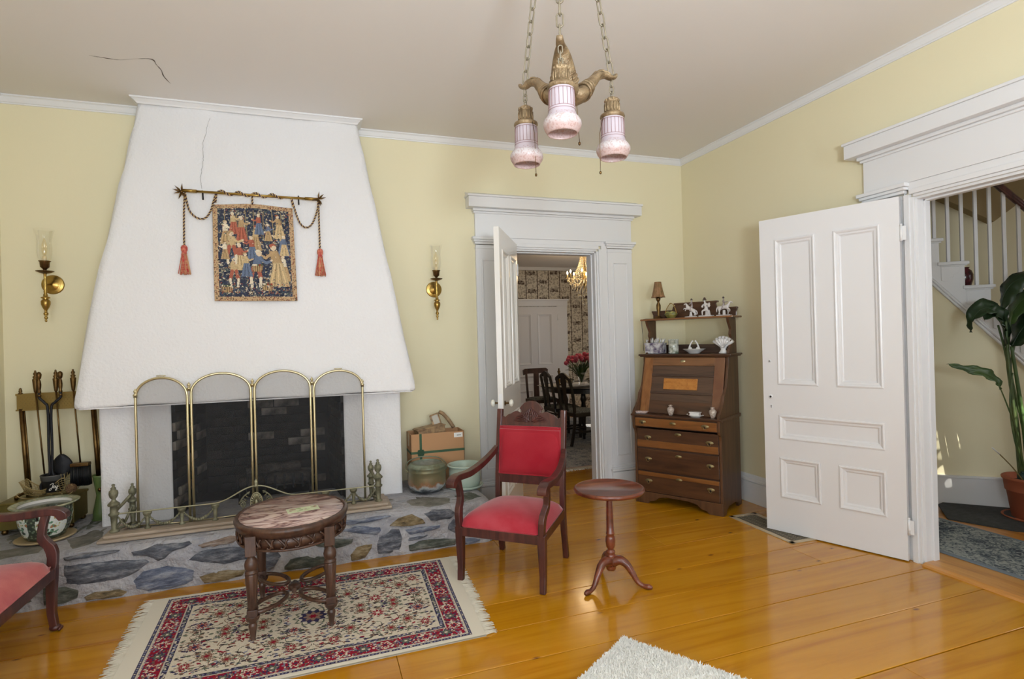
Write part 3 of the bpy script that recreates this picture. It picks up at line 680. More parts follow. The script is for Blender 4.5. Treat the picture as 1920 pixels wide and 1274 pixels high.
# patch of sun on the stair wall comes from a narrow beam
def spot(name, loc, tgt, power, ang, blend=.4, col=(1, .95, .8), size=.01):
    l = bpy.data.lights.new(name, 'SPOT'); l.energy = power; l.spot_size = R(ang); l.spot_blend = blend; l.color = col; l.shadow_soft_size = size
    o = bpy.data.objects.new(name, l); COL.objects.link(o); o.location = loc; o.rotation_euler = (Vector(tgt)-Vector(loc)).to_track_quat('-Z', 'Y').to_euler(); return o

# ================================================================== FIREPLACE
fp = thing('fireplace', 'white plastered fireplace with tapering hood above a raised stone hearth', 'fireplace', (0, 0, 0))
HZ = .31
# hood: front plane leans back, sides lean in
def hx(z):
    L_ = [(1.13, -5.100), (1.15, -5.110), (1.19, -5.114), (1.268, -5.105), (1.463, -5.084), (1.708, -5.052), (1.96, -5.011), (2.36, -4.945), (2.77, -4.878), (3.21, -4.811), (3.33, -4.792)]
    R_ = [(1.13, -2.920), (1.15, -2.910), (1.19, -2.908), (1.43, -2.951), (1.526, -2.971), (2.364, -3.114), (3.234, -3.261), (3.33, -3.278)]
    f = lambda T: float(np.interp(z, [p[0] for p in T], [p[1] for p in T]))
    return f(L_), f(R_)
def hy(z): return lerp(-.56, -.205, (z-1.13)/(3.262-1.13))-.02*math.sin(PI*min(1, max(0, (z-1.13)/2.13)))
nu, nv = 60, 50; vs = []; fs = []
rr = random.Random(5)
zs = [1.13, 1.138, 1.15, 1.17, 1.20, 1.24]+[1.24+2.085*j/(nv-6) for j in range(1, nv-5)]
for j, z in enumerate(zs):
    x0, x1 = hx(z); yy = hy(z)
    e = .012 if j == 0 else 0
    for i in range(nu):
        u = i/(nu-1)
        # outline: left side (back to front), front, right side, rounded corners
        L1 = abs(yy); W = x1-x0; T = 2*L1+W; d = u*T; cr_ = .03
        if d < L1: x, y = x0, -d
        elif d < L1+W: x, y = x0+(d-L1), yy
        else: x, y = x1, yy+(d-L1-W)
        wv = .004*math.sin(x*7+z*5)+.003*math.sin(x*13-z*9+y*11)
        x_ = x+(e if x < -4 and d < L1 else (-e if d > L1+W else 0)); y_ = y+(e if L1 <= d <= L1+W else 0)+(wv if L1 < d < L1+W else 0)
        vs.append((x_, y_, z+(.004*math.sin(x*9) if j < 2 else 0)))
for j in range(nv-1):
    for i in range(nu-1): fs.append((j*nu+i, j*nu+i+1, (j+1)*nu+i+1, (j+1)*nu+i))
b = MB(); b.add(vs, fs, True)
x0, x1 = hx(1.13); b.box(x0+.015, x1-.015, -.545, -.0, 1.12, 1.128)
b.build('chimney_hood', M['plaster'], fp)
# moulding round the hood top
prof = [(0, -.042), (.006, -.040), (.012, -.030), (.028, -.016), (.034, -.012), (.042, -.011), (.044, 0)]
vs = []; x0, x1 = hx(3.30); yy = hy(3.262)-.004
for (o_, z_) in prof: vs += [(x0-o_, 0, H+z_-.0005), (x0-o_, yy-o_, H+z_-.0005), (x1+o_, yy-o_, H+z_-.0005), (x1+o_, 0, H+z_-.0005)]
fs = []
for i in range(len(prof)-1):
    for k in range(3): fs.append((i*4+k, i*4+k+1, (i+1)*4+k+1, (i+1)*4+k))
b = MB(); b.add(vs, fs); b.build('hood_moulding', M['white'], fp)
for (xa, xb) in ((-5.02, -4.60), (-3.44, -3.01)):
    b = MB(); n = 12
    b.grid(lambda u, v: ((xa, -u/.2*.4, HZ+v*.82) if u < .2 else ((lerp(xa, xb, (u-.2)/.6), -.4+.003*math.sin(v*20+u*30), HZ+v*.82) if u <= .8 else (xb, -.4+(u-.8)/.2*.4, HZ+v*.82))), 41, 16)
    b.build('fireplace_pillar', M['plaster'], fp)
# firebox: side, back and top faces in sooty brick courses
fbx0, fbx1 = -4.60, -3.44
b = MB(); b.add([(fbx0-.001, -.39, HZ), (fbx0+.10, .30, HZ), (fbx0+.10, .30, 1.13), (fbx0-.001, -.39, 1.13)], [(0, 1, 2, 3)]); b.add([(fbx1+.001, -.39, HZ), (fbx1-.10, .30, HZ), (fbx1-.10, .30, 1.13), (fbx1+.001, -.39, 1.13)], [(3, 2, 1, 0)])
b.add([(fbx0, .30, HZ-.02), (fbx1, .30, HZ-.02), (fbx1, .30, 1.16), (fbx0, .30, 1.16)], [(3, 2, 1, 0)]); b.add([(fbx0, -.39, 1.129), (fbx1, -.39, 1.129), (fbx1, .3, 1.129), (fbx0, .3, 1.129)], [(0, 1, 2, 3)])
b.box(fbx0-.02, fbx1+.02, -.02, .34, HZ-.06, HZ-.004); b.box(fbx0-.02, fbx1+.02, .31, .36, HZ-.06, 1.2)
b.build('firebox_lining', M['soot'], fp)
box_ = MB(); box_.box(-.098, .098, -.02, .0, -.03, .03); bm0 = box_.mesh('soot_brick'); bm0.materials.append(M['soot'])
box_ = MB(); box_.box(-.098, .098, -.022, .0, -.03, .03); bm1 = box_.mesh('ash_brick'); bm1.materials.append(M['sootl'])
fbk = bpy.data.objects.new('firebrick_wall', None); COL.objects.link(fbk); fbk.parent = fp
for j in range(12):
    z = HZ+.035+j*.067
    for i in range(6):
        x = -4.49+.1+(i)*.205+(0 if j % 2 else .10)
        if x > -3.58: continue
        light = (3 < j < 7 and i in (3, 4, 5) and rr.random() < .75) or rr.random() < .06
        o = bpy.data.objects.new('firebrick', bm1 if light else bm0); COL.objects.link(o); o.parent = fbk; o.location = (x, .299+rr.uniform(-.004, .004), z)
    for i in range(3):
        for s, xx in ((1, fbx0), (-1, fbx1)):
            yv = -.28+i*.205+(0 if j % 2 else .08)
            if yv > .2: continue
            o = bpy.data.objects.new('firebrick', bm1 if (s == 1 and rr.random() < .3) else bm0); COL.objects.link(o); o.parent = fbk
            o.location = (xx+s*(.10*(yv+.39)/.69), yv, z); o.rotation_euler = (0, 0, R(90*s)-s*.145)
b = MB(); ck = []
for (x_, z_) in ((-4.33, 3.24), (-4.36, 3.10), (-4.38, 2.98), (-4.375, 2.88), (-4.39, 2.76), (-4.385, 2.66)): ck.append((x_, hy(z_)-.002, z_))
ck = smooth_path(ck, 8); b.tube([(p.x+rr.uniform(-.004, .004), p.y, p.z) for p in ck], .0014, 4); b.build('plaster_crack', mat('hood_crack', srgb(168, 166, 164), .9), fp)
# hearth: mortar body with rounded front edge and separate stones
hr = MB()
F = [[(-5.07,0.278),(-4.97,0.291),(-4.79,0.284),(-4.81,0.27),(-4.95,0.268),(-5.06,0.262)],[(-4.72,0.261),(-4.59,0.287),(-4.42,0.28),(-4.4,0.264),(-4.51,0.236),(-4.54,0.2),(-4.58,0.191),(-4.64,0.23),(-4.71,0.244)],[(-5.07,0.237),(-4.88,0.228),(-4.74,0.22),(-4.65,0.209),(-4.63,0.188),(-4.7,0.143),(-4.78,0.109),(-4.93,0.106),(-5.03,0.11),(-5.07,0.127)],[(-4.42,0.17),(-4.35,0.218),(-4.22,0.214),(-4.09,0.21),(-4.06,0.175),(-4.09,0.127),(-4.22,0.113),(-4.35,0.144)],[(-4.72,0.088),(-4.66,0.136),(-4.54,0.153),(-4.45,0.131),(-4.38,0.104),(-4.4,0.035),(-4.48,0.012),(-4.64,0.012),(-4.71,0.036)],[(-4.97,0.03),(-4.92,0.056),(-4.79,0.051),(-4.75,0.032),(-4.77,0.012),(-4.87,0.008),(-4.96,0.012)],[(-5.17,0.117),(-5.06,0.111),(-4.99,0.078),(-5.01,0.034),(-5.07,0.012),(-5.17,0.022)],[(-4.36,0.057),(-4.3,0.078),(-4.19,0.074),(-4.09,0.055),(-4.11,0.023),(-4.2,0.008),(-4.33,0.01)],[(-4.36,0.249),(-4.25,0.275),(-4.18,0.285),(-4.12,0.267),(-4.16,0.243),(-4.27,0.236),(-4.34,0.235)],[(-4.10,0.012),(-4.07,0.072),(-4.07,0.104),(-4.02,0.124),(-3.91,0.16),(-3.88,0.117),(-3.93,0.032),(-4.0,0.012)],[(-3.94,0.227),(-3.73,0.211),(-3.73,0.188),(-3.77,0.162),(-3.85,0.15),(-3.91,0.183)],[(-3.86,0.037),(-3.83,0.085),(-3.72,0.092),(-3.56,0.064),(-3.56,0.02),(-3.61,0.01),(-3.73,0.008),(-3.83,0.008),(-3.86,0.016)],[(-3.44,0.049),(-3.4,0.099),(-3.29,0.109),(-3.3,0.076),(-3.34,0.014),(-3.38,0.008),(-3.43,0.008)],[(-3.49,0.272),(-3.45,0.287),(-3.29,0.29),(-3.16,0.282),(-3.24,0.264),(-3.37,0.257),(-3.46,0.262)],[(-3.51,0.228),(-3.4,0.245),(-3.24,0.216),(-3.22,0.188),(-3.26,0.165),(-3.33,0.179),(-3.43,0.209)],[(-3.27,0.105),(-3.25,0.15),(-3.16,0.188),(-3.11,0.176),(-3.08,0.119),(-3.1,0.038),(-3.18,0.025),(-3.25,0.028)],[(-3.17,0.214),(-3.11,0.256),(-3.01,0.276),(-2.94,0.233),(-2.92,0.196),(-3.02,0.193)],[(-2.93,0.268),(-2.86,0.285),(-2.74,0.276),(-2.69,0.243),(-2.74,0.205),(-2.88,0.212)],[(-3.06,0.168),(-2.98,0.18),(-2.81,0.172),(-2.82,0.15),(-2.93,0.138),(-3.03,0.136)],[(-3.05,0.06),(-2.94,0.083),(-2.75,0.068),(-2.68,0.052),(-2.71,0.012),(-2.89,0.01),(-3.04,0.021)],[(-3.06,0.094),(-3.04,0.11),(-2.9,0.108),(-2.97,0.092)],[(-2.64,0.051),(-2.57,0.048),(-2.51,0.024),(-2.55,0.01),(-2.63,0.01)],[(-2.76,0.175),(-2.71,0.202),(-2.64,0.167),(-2.63,0.098),(-2.71,0.1),(-2.76,0.132)],[(-3.7,0.168),(-3.6,0.185),(-3.42,0.159),(-3.43,0.128),(-3.53,0.111),(-3.65,0.138)],
[(-5.62,.25),(-5.35,.28),(-5.15,.26),(-5.2,.18),(-5.5,.17)],[(-5.6,.13),(-5.3,.14),(-5.22,.05),(-5.5,.02)],[(-2.56,.24),(-2.5,.27),(-2.47,.2),(-2.5,.1),(-2.58,.12)],[(-3.72,.262),(-3.55,.27),(-3.56,.245),(-3.7,.24)],[(-4.02,.262),(-3.8,.272),(-3.78,.25),(-3.98,.244)]]
FM = [0,0,0,0,1,2,3,2,4,0,2,3,2,1,1,0,2,0,1,3,0,1,0,3,0,3,0,0,1]
TP = [[(-5.21,-.32),(-5.17,-.12),(-5.09,-.10),(-5.05,-.35),(-5.08,-.46),(-5.14,-.51)],[(-5.16,-.59),(-5.1,-.55),(-5.06,-.42),(-4.98,-.42),(-4.94,-.66),(-4.97,-.76),(-5.05,-.81)],[(-3.03,-.63),(-2.94,-.54),(-2.69,-.69),(-2.72,-.82),(-2.88,-.84),(-3.0,-.78)],[(-2.66,-.66),(-2.5,-.58),(-2.46,-.76),(-2.62,-.83)],[(-5.64,-.25),(-5.58,-.1),(-5.37,-.16),(-5.30,-.40),(-5.44,-.60)],[(-2.98,-.45),(-2.75,-.5),(-2.55,-.45),(-2.6,-.2),(-2.9,-.12),(-2.98,-.25)],[(-2.52,-.42),(-2.42,-.5),(-2.42,-.15),(-2.52,-.1)],[(-5.62,-.68),(-5.45,-.66),(-5.2,-.62),(-5.22,-.8),(-5.5,-.84)],[(-4.92,-.47),(-4.4,-.48),(-4.42,-.56),(-4.9,-.58)],[(-4.3,-.48),(-3.7,-.47),(-3.72,-.57),(-4.28,-.58)],[(-3.6,-.47),(-3.1,-.46),(-3.08,-.58),(-3.62,-.58)],[(-5.28,-.12),(-5.24,-.4),(-5.2,-.56),(-5.30,-.52),(-5.34,-.2)]]
hb = MB()
# smooth rounded block: front y=-.88, right end x=-2.41
nx = 110
xs = [lerp(-5.695, -2.415, i/nx) for i in range(nx+1)]
prof_ = [(-.88, 0), (-.884, .08), (-.882, .16), (-.88, .24), (-.872, .275), (-.85, .298), (-.82, .306), (-.6, .308), (-.3, .309), (-.005, .309)]
def hp(u, v):
    i = u*nx; x = xs[min(nx, int(round(i)))]
    k = v*(len(prof_)-1); a_ = int(k); fr_ = k-a_; a2 = min(a_+1, len(prof_)-1)
    y = lerp(prof_[a_][0], prof_[a2][0], fr_); z = lerp(prof_[a_][1], prof_[a2][1], fr_)
    if z < .29: y += .006*math.sin(x*11+z*20)+.004*math.sin(x*29+z*50)
    if z > .30: z += .0
    ed = max(0, 1-(-2.415-x)/.05); z -= .02*ed*ed if z > .25 else 0; y = lerp(y, y+.03, ed) if y < -.6 else y
    return (x, y, z)
hb.grid(hp, nx+1, 37)
hb.add([(-2.415, -.85, 0), (-2.41, -.0, 0), (-2.415, -.005, .289), (-2.415, -.82, .286), (-2.415, -.845, .25)], [(0, 1, 2, 3, 4)])
ho = hb.build('hearth', M['mortar'], fp)
def stone_obj(poly, plane, m, seed):
    q = random.Random(seed); n0 = len(poly)
    # resample the outline and roughen it
    P = []
    for i in range(n0):
        a_, b_ = poly[i], poly[(i+1) % n0]; L_ = math.hypot(b_[0]-a_[0], b_[1]-a_[1]); k = max(1, int(L_/.035))
        for j in range(k): P.append((lerp(a_[0], b_[0], j/k)+q.uniform(-.004, .004), lerp(a_[1], b_[1], j/k)+q.uniform(-.004, .004)))
    cx = sum(p[0] for p in P)/len(P); cz = sum(p[1] for p in P)/len(P); n = len(P)
    vs = []
    for s, h in ((1.04, -.012), (1.0, .010), (.90, .024), (.6, .030)):
        for p in P: vs.append((cx+(p[0]-cx)*s, cz+(p[1]-cz)*s, h*q.uniform(.65, 1.3) if h > 0 else h))
    vs.append((cx, cz, .030))
    T = (lambda v: (v[0], -.874-v[2]*.8, v[1])) if plane == 'f' else (lambda v: (v[0], v[1], .304+v[2]*.18))
    if plane == 'f': vs = [(v[0], max(.002, v[1]), v[2]) for v in vs]
    fs = []
    for i in range(3):
        for k in range(n): fs.append((i*n+k, i*n+(k+1) % n, (i+1)*n+(k+1) % n, (i+1)*n+k))
    for k in range(n): fs.append((3*n+k, 3*n+(k+1) % n, 4*n))
    b = MB(); b.add([T(v) for v in vs], fs, True)
    o = b.build('stone', m, ho); return o
for i, p in enumerate(F): stone_obj(p, 'f', M['st%d' % FM[i]], i)
for i, p in enumerate(TP): stone_obj(p, 't', M['st5'] if i % 3 else M['st3'], 50+i)
# grate with burnt logs
gr = thing('fire_grate', 'black iron grate standing in the firebox behind the screen', 'grate', (-3.95, -.05, HZ))
b = MB()
for i in range(9): x = -.26+i*.065; b.tube(smooth_path([(x, -.17, .20), (x, -.16, .10), (x, .0, .07), (x, .14, .10)], 4), .009, 6)
b.tube([(-.3, -.165, .12), (.3, -.165, .12)], .009, 6); b.tube([(-.3, .12, .09), (.3, .12, .09)], .009, 6); b.build('grate_bars', M['iron'], gr)
for sx in (-.25, .25):
    for sy in (-.16, .1): b = MB(); b.tube([(sx, sy, .0), (sx, sy, .1)], .01, 6); b.build('leg', M['iron'], gr)
for i, (x0, y0, z0, x1, y1, z1, r_) in enumerate([(-.28, -.06, .13, .27, -.04, .135, .045), (-.2, .06, .14, .25, .04, .14, .045), (-.22, -.02, .205, .18, .05, .21, .04)]):
    P = smooth_path([(x0, y0, z0), ((x0+x1)/2, (y0+y1)/2+.01, (z0+z1)/2+.01), (x1, y1, z1)], 5)
    b = MB(); b.tube([p+Vector((-3.95, -.05, HZ)) for p in P], [r_*rr.uniform(.85, 1.1) for _ in P], 10); o = b.build('charred_log', mat('charred_wood_%d' % i, srgb(70, 64, 60), .95, bump=1, bscale=30, bdist=.02, vcol=srgb(30, 28, 27), vscale=9)); tag(o, ['charred log along the front of the grate', 'charred log at the back of the grate', 'charred log lying on top of the two others'][i], 'log', 'charred logs in the firebox')
# ------------------------------------------------------------------ fire screen
def meshmat():
    m, N, L, B = newmat('fine_wire_mesh'); out = N['Material Output']
    t = N.new('ShaderNodeBsdfTransparent'); mx = N.new('ShaderNodeMixShader'); mx.inputs[0].default_value = .24
    B.inputs['Base Color'].default_value = srgb(60, 60, 62); B.inputs['Roughness'].default_value = .6
    L.new(t.outputs[0], mx.inputs[1]); L.new(B.outputs[0], mx.inputs[2]); L.new(mx.outputs[0], out.inputs[0]); return m
M['mesh'] = meshmat()
fs_ = thing('fire_screen', 'four-panel folding fire screen of brass tube and fine mesh with arched tops', 'fire screen', (-4.04, -.60, HZ))
px_ = [-4.772, -4.44, -4.055, -3.663, -3.298]; py_ = [-.585, -.625, -.595, -.625, -.585]; pz_ = [1.205, 1.235, 1.24, 1.235, 1.20]
for i in range(4):
    A = Vector((px_[i]+.012+4.04, py_[i]+.60, 0)); Bq = Vector((px_[i+1]-.012+4.04, py_[i+1]+.60, 0)); zt = 1.215+(.015 if i in (1, 2) else 0)-HZ
    w2 = (Bq-A).length/2; mid = (A+Bq)/2; d = (Bq-A).normalized(); rise = .095
    arch = [mid+d*(w2*math.cos(a_))+Vector((0, 0, zt-.03+(rise+.03)*math.sin(a_))) for a_ in [PI-PI*k/20 for k in range(21)]]
    path = [A]+[A+Vector((0, 0, zt*.5))]+arch+[Bq+Vector((0, 0, zt*.5))]+[Bq]
    b = MB(); b.tube(path, .0085, 8); b.tube([A+Vector((0, 0, .03)), Bq+Vector((0, 0, .03))], .005, 6); b.build('panel_frame', M['brassp'], fs_)
    fr_ = [A]+arch+[Bq]; n = len(fr_); b = MB(); b.add(fr_, [tuple(range(n))]); b.build('mesh_panel', M['mesh'], fs_)
    if i in (0, 3):
        b = MB(); c = mid+Vector((0, 0, zt+rise)); b.tube([c-d*.028+Vector((0, 0, .014)), c+d*.028+Vector((0, 0, .014))], .003, 6); b.tube([c-d*.016, c-d*.016+Vector((0, 0, .014))], .002, 5); b.tube([c+d*.016, c+d*.016+Vector((0, 0, .014))], .002, 5); b.build('carry_handle', M['brassp'], fs_)
for i in range(5):
    b = MB(); T = Matrix.Translation((px_[i]+4.04+(.012 if i == 0 else (-.012 if i == 4 else 0)), py_[i]+.60, pz_[i]-HZ)); b.lathe([(.012, -.02), (.012, -.006), (.016, -.002), (.008, .004), (.006, .01), (.011, .018), (.011, .024), (.004, .032), (.005, .036), (0, .04)], 12, M=T)
    b.build('finial', M['brassp'], fs_)
# ------------------------------------------------------------------ fender
fe = thing('fireplace_fender', 'low verdigris bronze fender with urns and garlands on a weathered wooden base', 'fender', (-4.04, -.70, HZ))
X0 = -4.04; Z0 = HZ
b = MB(); b.box(-4.93-X0, -3.14-X0, -.10, .0, 0, .020); b.box(-4.93-X0, -4.83-X0, .0, .19, 0, .020); b.box(-3.24-X0, -3.14-X0, 0, .19, 0, .020)
b.box(-4.905-X0, -3.165-X0, -.075, .03, .020, .040); b.box(-4.905-X0, -4.82-X0, .03, .19, .020, .040); b.box(-3.25-X0, -3.165-X0, .03, .19, .020, .040); b.build('wooden_base', M['fenderwood'], fe, bevel=.006)
urn = [(.024, 0), (.024, .012), (.018, .016), (.014, .022), (.018, .10), (.022, .105), (.027, .112), (.027, .12), (.020, .124), (.019, .165), (.029, .17), (.031, .18), (.022, .19), (.012, .202), (.010, .21), (.020, .225), (.024, .245), (.022, .262), (.011, .272), (.015, .278), (.006, .29), (.009, .297), (.008, .304), (0, .308)]
for (x, y, s) in ((-4.862, -.0, 1), (-4.80, .15, .88), (-3.225, .0, 1), (-3.262, .15, .88)):
    b = MB(); T = Matrix.Translation((x-X0, y, .038)) @ Matrix.Diagonal((s*1.1, s*1.1, s, 1)); b.lathe(urn, 16, M=T); b.build('urn_post', M['verdi'], fe)
for s, x, x2 in ((-1, -4.862, -4.80), (1, -3.225, -3.262)):
    b = MB(); b.tube(smooth_path([(x-X0, 0, .12), (x-X0, .03, .16), ((x+x2)/2-X0, .08, .20), (x2-X0, .13, .24)], 4), .010, 6)
    b.tube(smooth_path([(x-X0, 0, .05), ((x+x2)/2-X0, .05, .10), ((x+x2)/2-X0+.0, .09, .07), (x2-X0, .13, .16)], 4), .008, 6); b.tube([(x-X0, .0, .05), (x2-X0, .15, .05)], .007, 6); b.build('side_scroll', M['verdi'], fe)
bal = [-4.68, -4.485, -4.29, -3.78, -3.59, -3.40]
for x in bal:
    b = MB(); b.lathe([(.018, 0), (.018, .01), (.011, .016), (.010, .022), (.015, .075), (.013, .08), (.022, .09), (.026, .102), (.026, .110), (.012, .112)], 12, M=Matrix.Translation((x-X0, 0, .038))); b.build('baluster', M['verdi'], fe)
def zr(x):
    d = abs(x+4.038)
    return .152+.09*(.5+.5*math.cos(PI*min(1, d/.26)))
b = MB(); P = [(x-X0, 0, zr(x)) for x in np.linspace(-4.86, -3.225, 70)]; b.tube(P, .0048, 8, flat=1); b.build('top_rail', M['verdir'], fe)
gx = [-4.84]+bal[:3]; gx2 = bal[3:]+[-3.245]
for g in (gx, gx2):
    for i in range(3):
        b = MB(); n = 14; P = []
        for k in range(n+1): u = k/n; P.append((lerp(g[i], g[i+1], u)-X0+(0), -.004, .135-.075*4*u*(1-u)))
        for p in P[1:-1]: b.sphere(p, .0105 if 3 < P.index(p) < 11 else .0075, 8, 5)
        b.tube(P, .005, 5); b.build('garland', M['verdi'], fe)
b = MB(); cx, cz = -4.038-X0, .128
b.sphere((cx, 0, cz), .014, 12, 8, sc=(.8, .6, 1.6))
for k in range(20):
    a_ = 2*PI*k/20; b.tube([(cx+.014*math.cos(a_), -.002, cz+.022*math.sin(a_)), (cx+.034*math.cos(a_), -.006, cz+.062*math.sin(a_))], [.002, .0055], 6)
b.tube([(cx+.037*math.cos(a_), 0, cz+.067*math.sin(a_)) for a_ in [2*PI*k/28 for k in range(28)]], .004, 6, closed=True)
b.lathe([(.01, 0), (.014, .01), (.008, .02), (.012, .03), (.012, .04), (.004, .05), (0, .056)], 12, M=Matrix.Translation((cx, 0, cz+.105))); b.build('shell_medallion', M['verdir'], fe)
for s in (-1, 1):
    b = MB(); sp = [(cx+s*(.085+.022*(1-k/30)*math.cos(k*.42+.3)), 0, .125+.026*(1-k/30)*math.sin(k*.42+.3)) for k in range(28)]
    b.tube(sp, .004, 6); b.tube(smooth_path([(cx+s*.105, 0, .135), (cx+s*.08, 0, .175), (cx+s*.04, 0, .205)], 4), .005, 6); b.tube(smooth_path([(cx+s*.085, 0, .10), (cx+s*.088, 0, .07), (cx+s*.08, 0, .04)], 4), .004, 6)
    for k in range(5): b.tube([(cx+s*(.045+.008*k), 0, .19-.022*k), (cx+s*(.058+.010*k), -.004, .205-.020*k)], [.006, .002], 5)
    b.build('scrollwork', M['verdi'], fe)
# ------------------------------------------------------------------ raster painting for woven textiles (flat woven print)
class Canvas:
    def __init__(s, w, h, col):
        s.w, s.h = w, h; s.a = np.zeros((h, w, 3)); s.a[:] = col[:3]; s.X, s.Y = np.meshgrid(np.arange(w)+.5, np.arange(h)+.5)
    def poly(s, pts, col):
        x, y = s.X, s.Y; ins = np.zeros(x.shape, bool); n = len(pts)
        for i in range(n):
            x0, y0 = pts[i]; x1, y1 = pts[(i+1) % n]
            if y0 == y1: continue
            c = ((y0 > y) != (y1 > y)) & (x < (x1-x0)*(y-y0)/(y1-y0)+x0); ins ^= c
        s.a[ins] = col[:3]
    def box(s, bx, m, col):
        x0, y0, x1, y1 = bx; x0 = max(0, int(x0)); y0 = max(0, int(y0)); x1 = min(s.w, int(x1)+1); y1 = min(s.h, int(y1)+1)
        if x1 <= x0 or y1 <= y0: return
        sub = s.a[y0:y1, x0:x1]; k = m(s.X[y0:y1, x0:x1], s.Y[y0:y1, x0:x1]); sub[k] = col[:3]
    def ell(s, cx, cy, rx, ry, col, ang=0):
        r = max(rx, ry)+1; ca, sa = math.cos(ang), math.sin(ang)
        s.box((cx-r, cy-r, cx+r, cy+r), lambda X, Y: (((X-cx)*ca+(Y-cy)*sa)/rx)**2+((-(X-cx)*sa+(Y-cy)*ca)/ry)**2 < 1, col)
    def flower(s, cx, cy, r, n, col, ph=0, k=.35):
        s.box((cx-r*1.4, cy-r*1.4, cx+r*1.4, cy+r*1.4), lambda X, Y: np.hypot(X-cx, Y-cy) < r*(1+k*np.cos(n*np.arctan2(Y-cy, X-cx)+ph)), col)
    def line(s, p0, p1, w, col):
        x0, y0 = p0; x1, y1 = p1; L2 = max(1e-6, (x1-x0)**2+(y1-y0)**2)
        def m(X, Y):
            t = np.clip(((X-x0)*(x1-x0)+(Y-y0)*(y1-y0))/L2, 0, 1); return np.hypot(X-x0-t*(x1-x0), Y-y0-t*(y1-y0)) < w
        s.box((min(x0, x1)-w-1, min(y0, y1)-w-1, max(x0, x1)+w+1, max(y0, y1)+w+1), m, col)
    def curve(s, pts, w, col):
        for i in range(len(pts)-1): s.line(pts[i], pts[i+1], w, col)
def painted_grid(name, cv, fn, m, thick=0, parent=None):
    # fn(u, v) vectorised -> xyz arrays ; v=0 is the top row of the canvas
    w_, h_ = cv.w, cv.h
    U, V = np.meshgrid(np.linspace(0, 1, w_+1), np.linspace(0, 1, h_+1)); co = np.stack(fn(U, V), -1).reshape(-1, 3)
    i = np.arange(h_)[:, None]*(w_+1)+np.arange(w_)[None, :]
    q = np.stack([i+w_+1, i+w_+2, i+1, i], -1).reshape(-1)
    me = bpy.data.meshes.new(name); me.vertices.add(len(co)); me.vertices.foreach_set('co', co.astype(np.float32).reshape(-1))
    nf = w_*h_; me.loops.add(nf*4); me.loops.foreach_set('vertex_index', q.astype(np.int32)); me.polygons.add(nf)
    me.polygons.foreach_set('loop_start', np.arange(0, nf*4, 4, dtype=np.int32)); me.polygons.foreach_set('loop_total', np.full(nf, 4, dtype=np.int32))
    me.update(calc_edges=True); at = me.color_attributes.new('paint', 'FLOAT_COLOR', 'CORNER')
    c = np.concatenate([cv.a.reshape(-1, 3), np.ones((nf, 1))], 1); at.data.foreach_set('color', np.repeat(c, 4, 0).astype(np.float32).reshape(-1))
    me.polygons.foreach_set('use_smooth', [True]*nf); me.materials.append(m)
    o = bpy.data.objects.new(name, me); COL.objects.link(o); o.parent = parent; return o
def C3(*c): return np.array(srgb(*c)[:3])
# ------------------------------------------------------------------ tapestry
UH = Vector((0, .1643, .9864)); NH = Vector((0, -.9864, .1643))
def hoodpt(x, z, off): return Vector((x, hy(z)-off*.9864-.004, z+off*.16))
W_, H_ = 176, 234
cv = Canvas(W_, H_, C3(58, 62, 78)); q = random.Random(11)
for _ in range(2400):
    cv.ell(q.uniform(0, W_), q.uniform(0, H_), q.uniform(1, 3.4), q.uniform(.6, 1.8), q.choice([C3(84, 96, 92), C3(70, 76, 98), C3(168, 158, 132), C3(36, 40, 52), C3(112, 112, 108), C3(196, 184, 160), C3(140, 112, 86)]), q.uniform(0, 3))
for k in range(7): x = 28+k*20+q.uniform(-4, 4); cv.line((x, 16), (x+q.uniform(-3, 3), 84), 1.1, C3(140, 124, 96))
SK, TN, RD, GD, BL, CR = C3(214, 194, 166), C3(176, 148, 110), C3(166, 98, 80), C3(192, 168, 128), C3(102, 114, 136), C3(218, 206, 182)
def person(x, y, s, top, bot, lean=0, skirt=True, arm=1, hat=None):
    cv.poly([(x-7*s, y+12*s), (x+7*s, y+12*s), (x+(8+lean)*s, y+34*s), (x+(-8+lean)*s, y+34*s)], top*.8)
    cv.poly([(x-6*s, y+12*s), (x+5*s, y+11*s), (x+(5+lean)*s, y+33*s), (x+(-7+lean)*s, y+33*s)], top)
    if skirt:
        cv.poly([(x+(-7+lean)*s, y+32*s), (x+(8+lean)*s, y+32*s), (x+(17+lean)*s, y+72*s), (x+(-15+lean)*s, y+72*s)], bot)
        for k in range(5): cv.line((x+(lean-4+k*2)*s, y+34*s), (x+(lean-12+k*6)*s, y+71*s), .8*s, bot*(.62 if k % 2 else 1.3))
    else:
        for sg in (-1, 1): cv.line((x+(lean+sg*4)*s, y+33*s), (x+(lean+sg*8)*s, y+52*s), 3.4*s, bot); cv.line((x+(lean+sg*8)*s, y+52*s), (x+(lean+sg*7)*s, y+68*s), 2.4*s, CR)
    cv.curve([(x, y+14*s), (x+arm*12*s, y+24*s), (x+arm*20*s, y+20*s)], 2.3*s, top*1.12); cv.ell(x+arm*21*s, y+19*s, 2.2*s, 2*s, SK)
    cv.ell(x, y+6*s, 4.6*s, 5.4*s, SK); cv.ell(x-1*s, y+3*s, 5*s, 3.6*s, hat if hat is not None else C3(110, 84, 56)); cv.ell(x+1*s, y+6.5*s, 3.6*s, 3.6*s, SK)
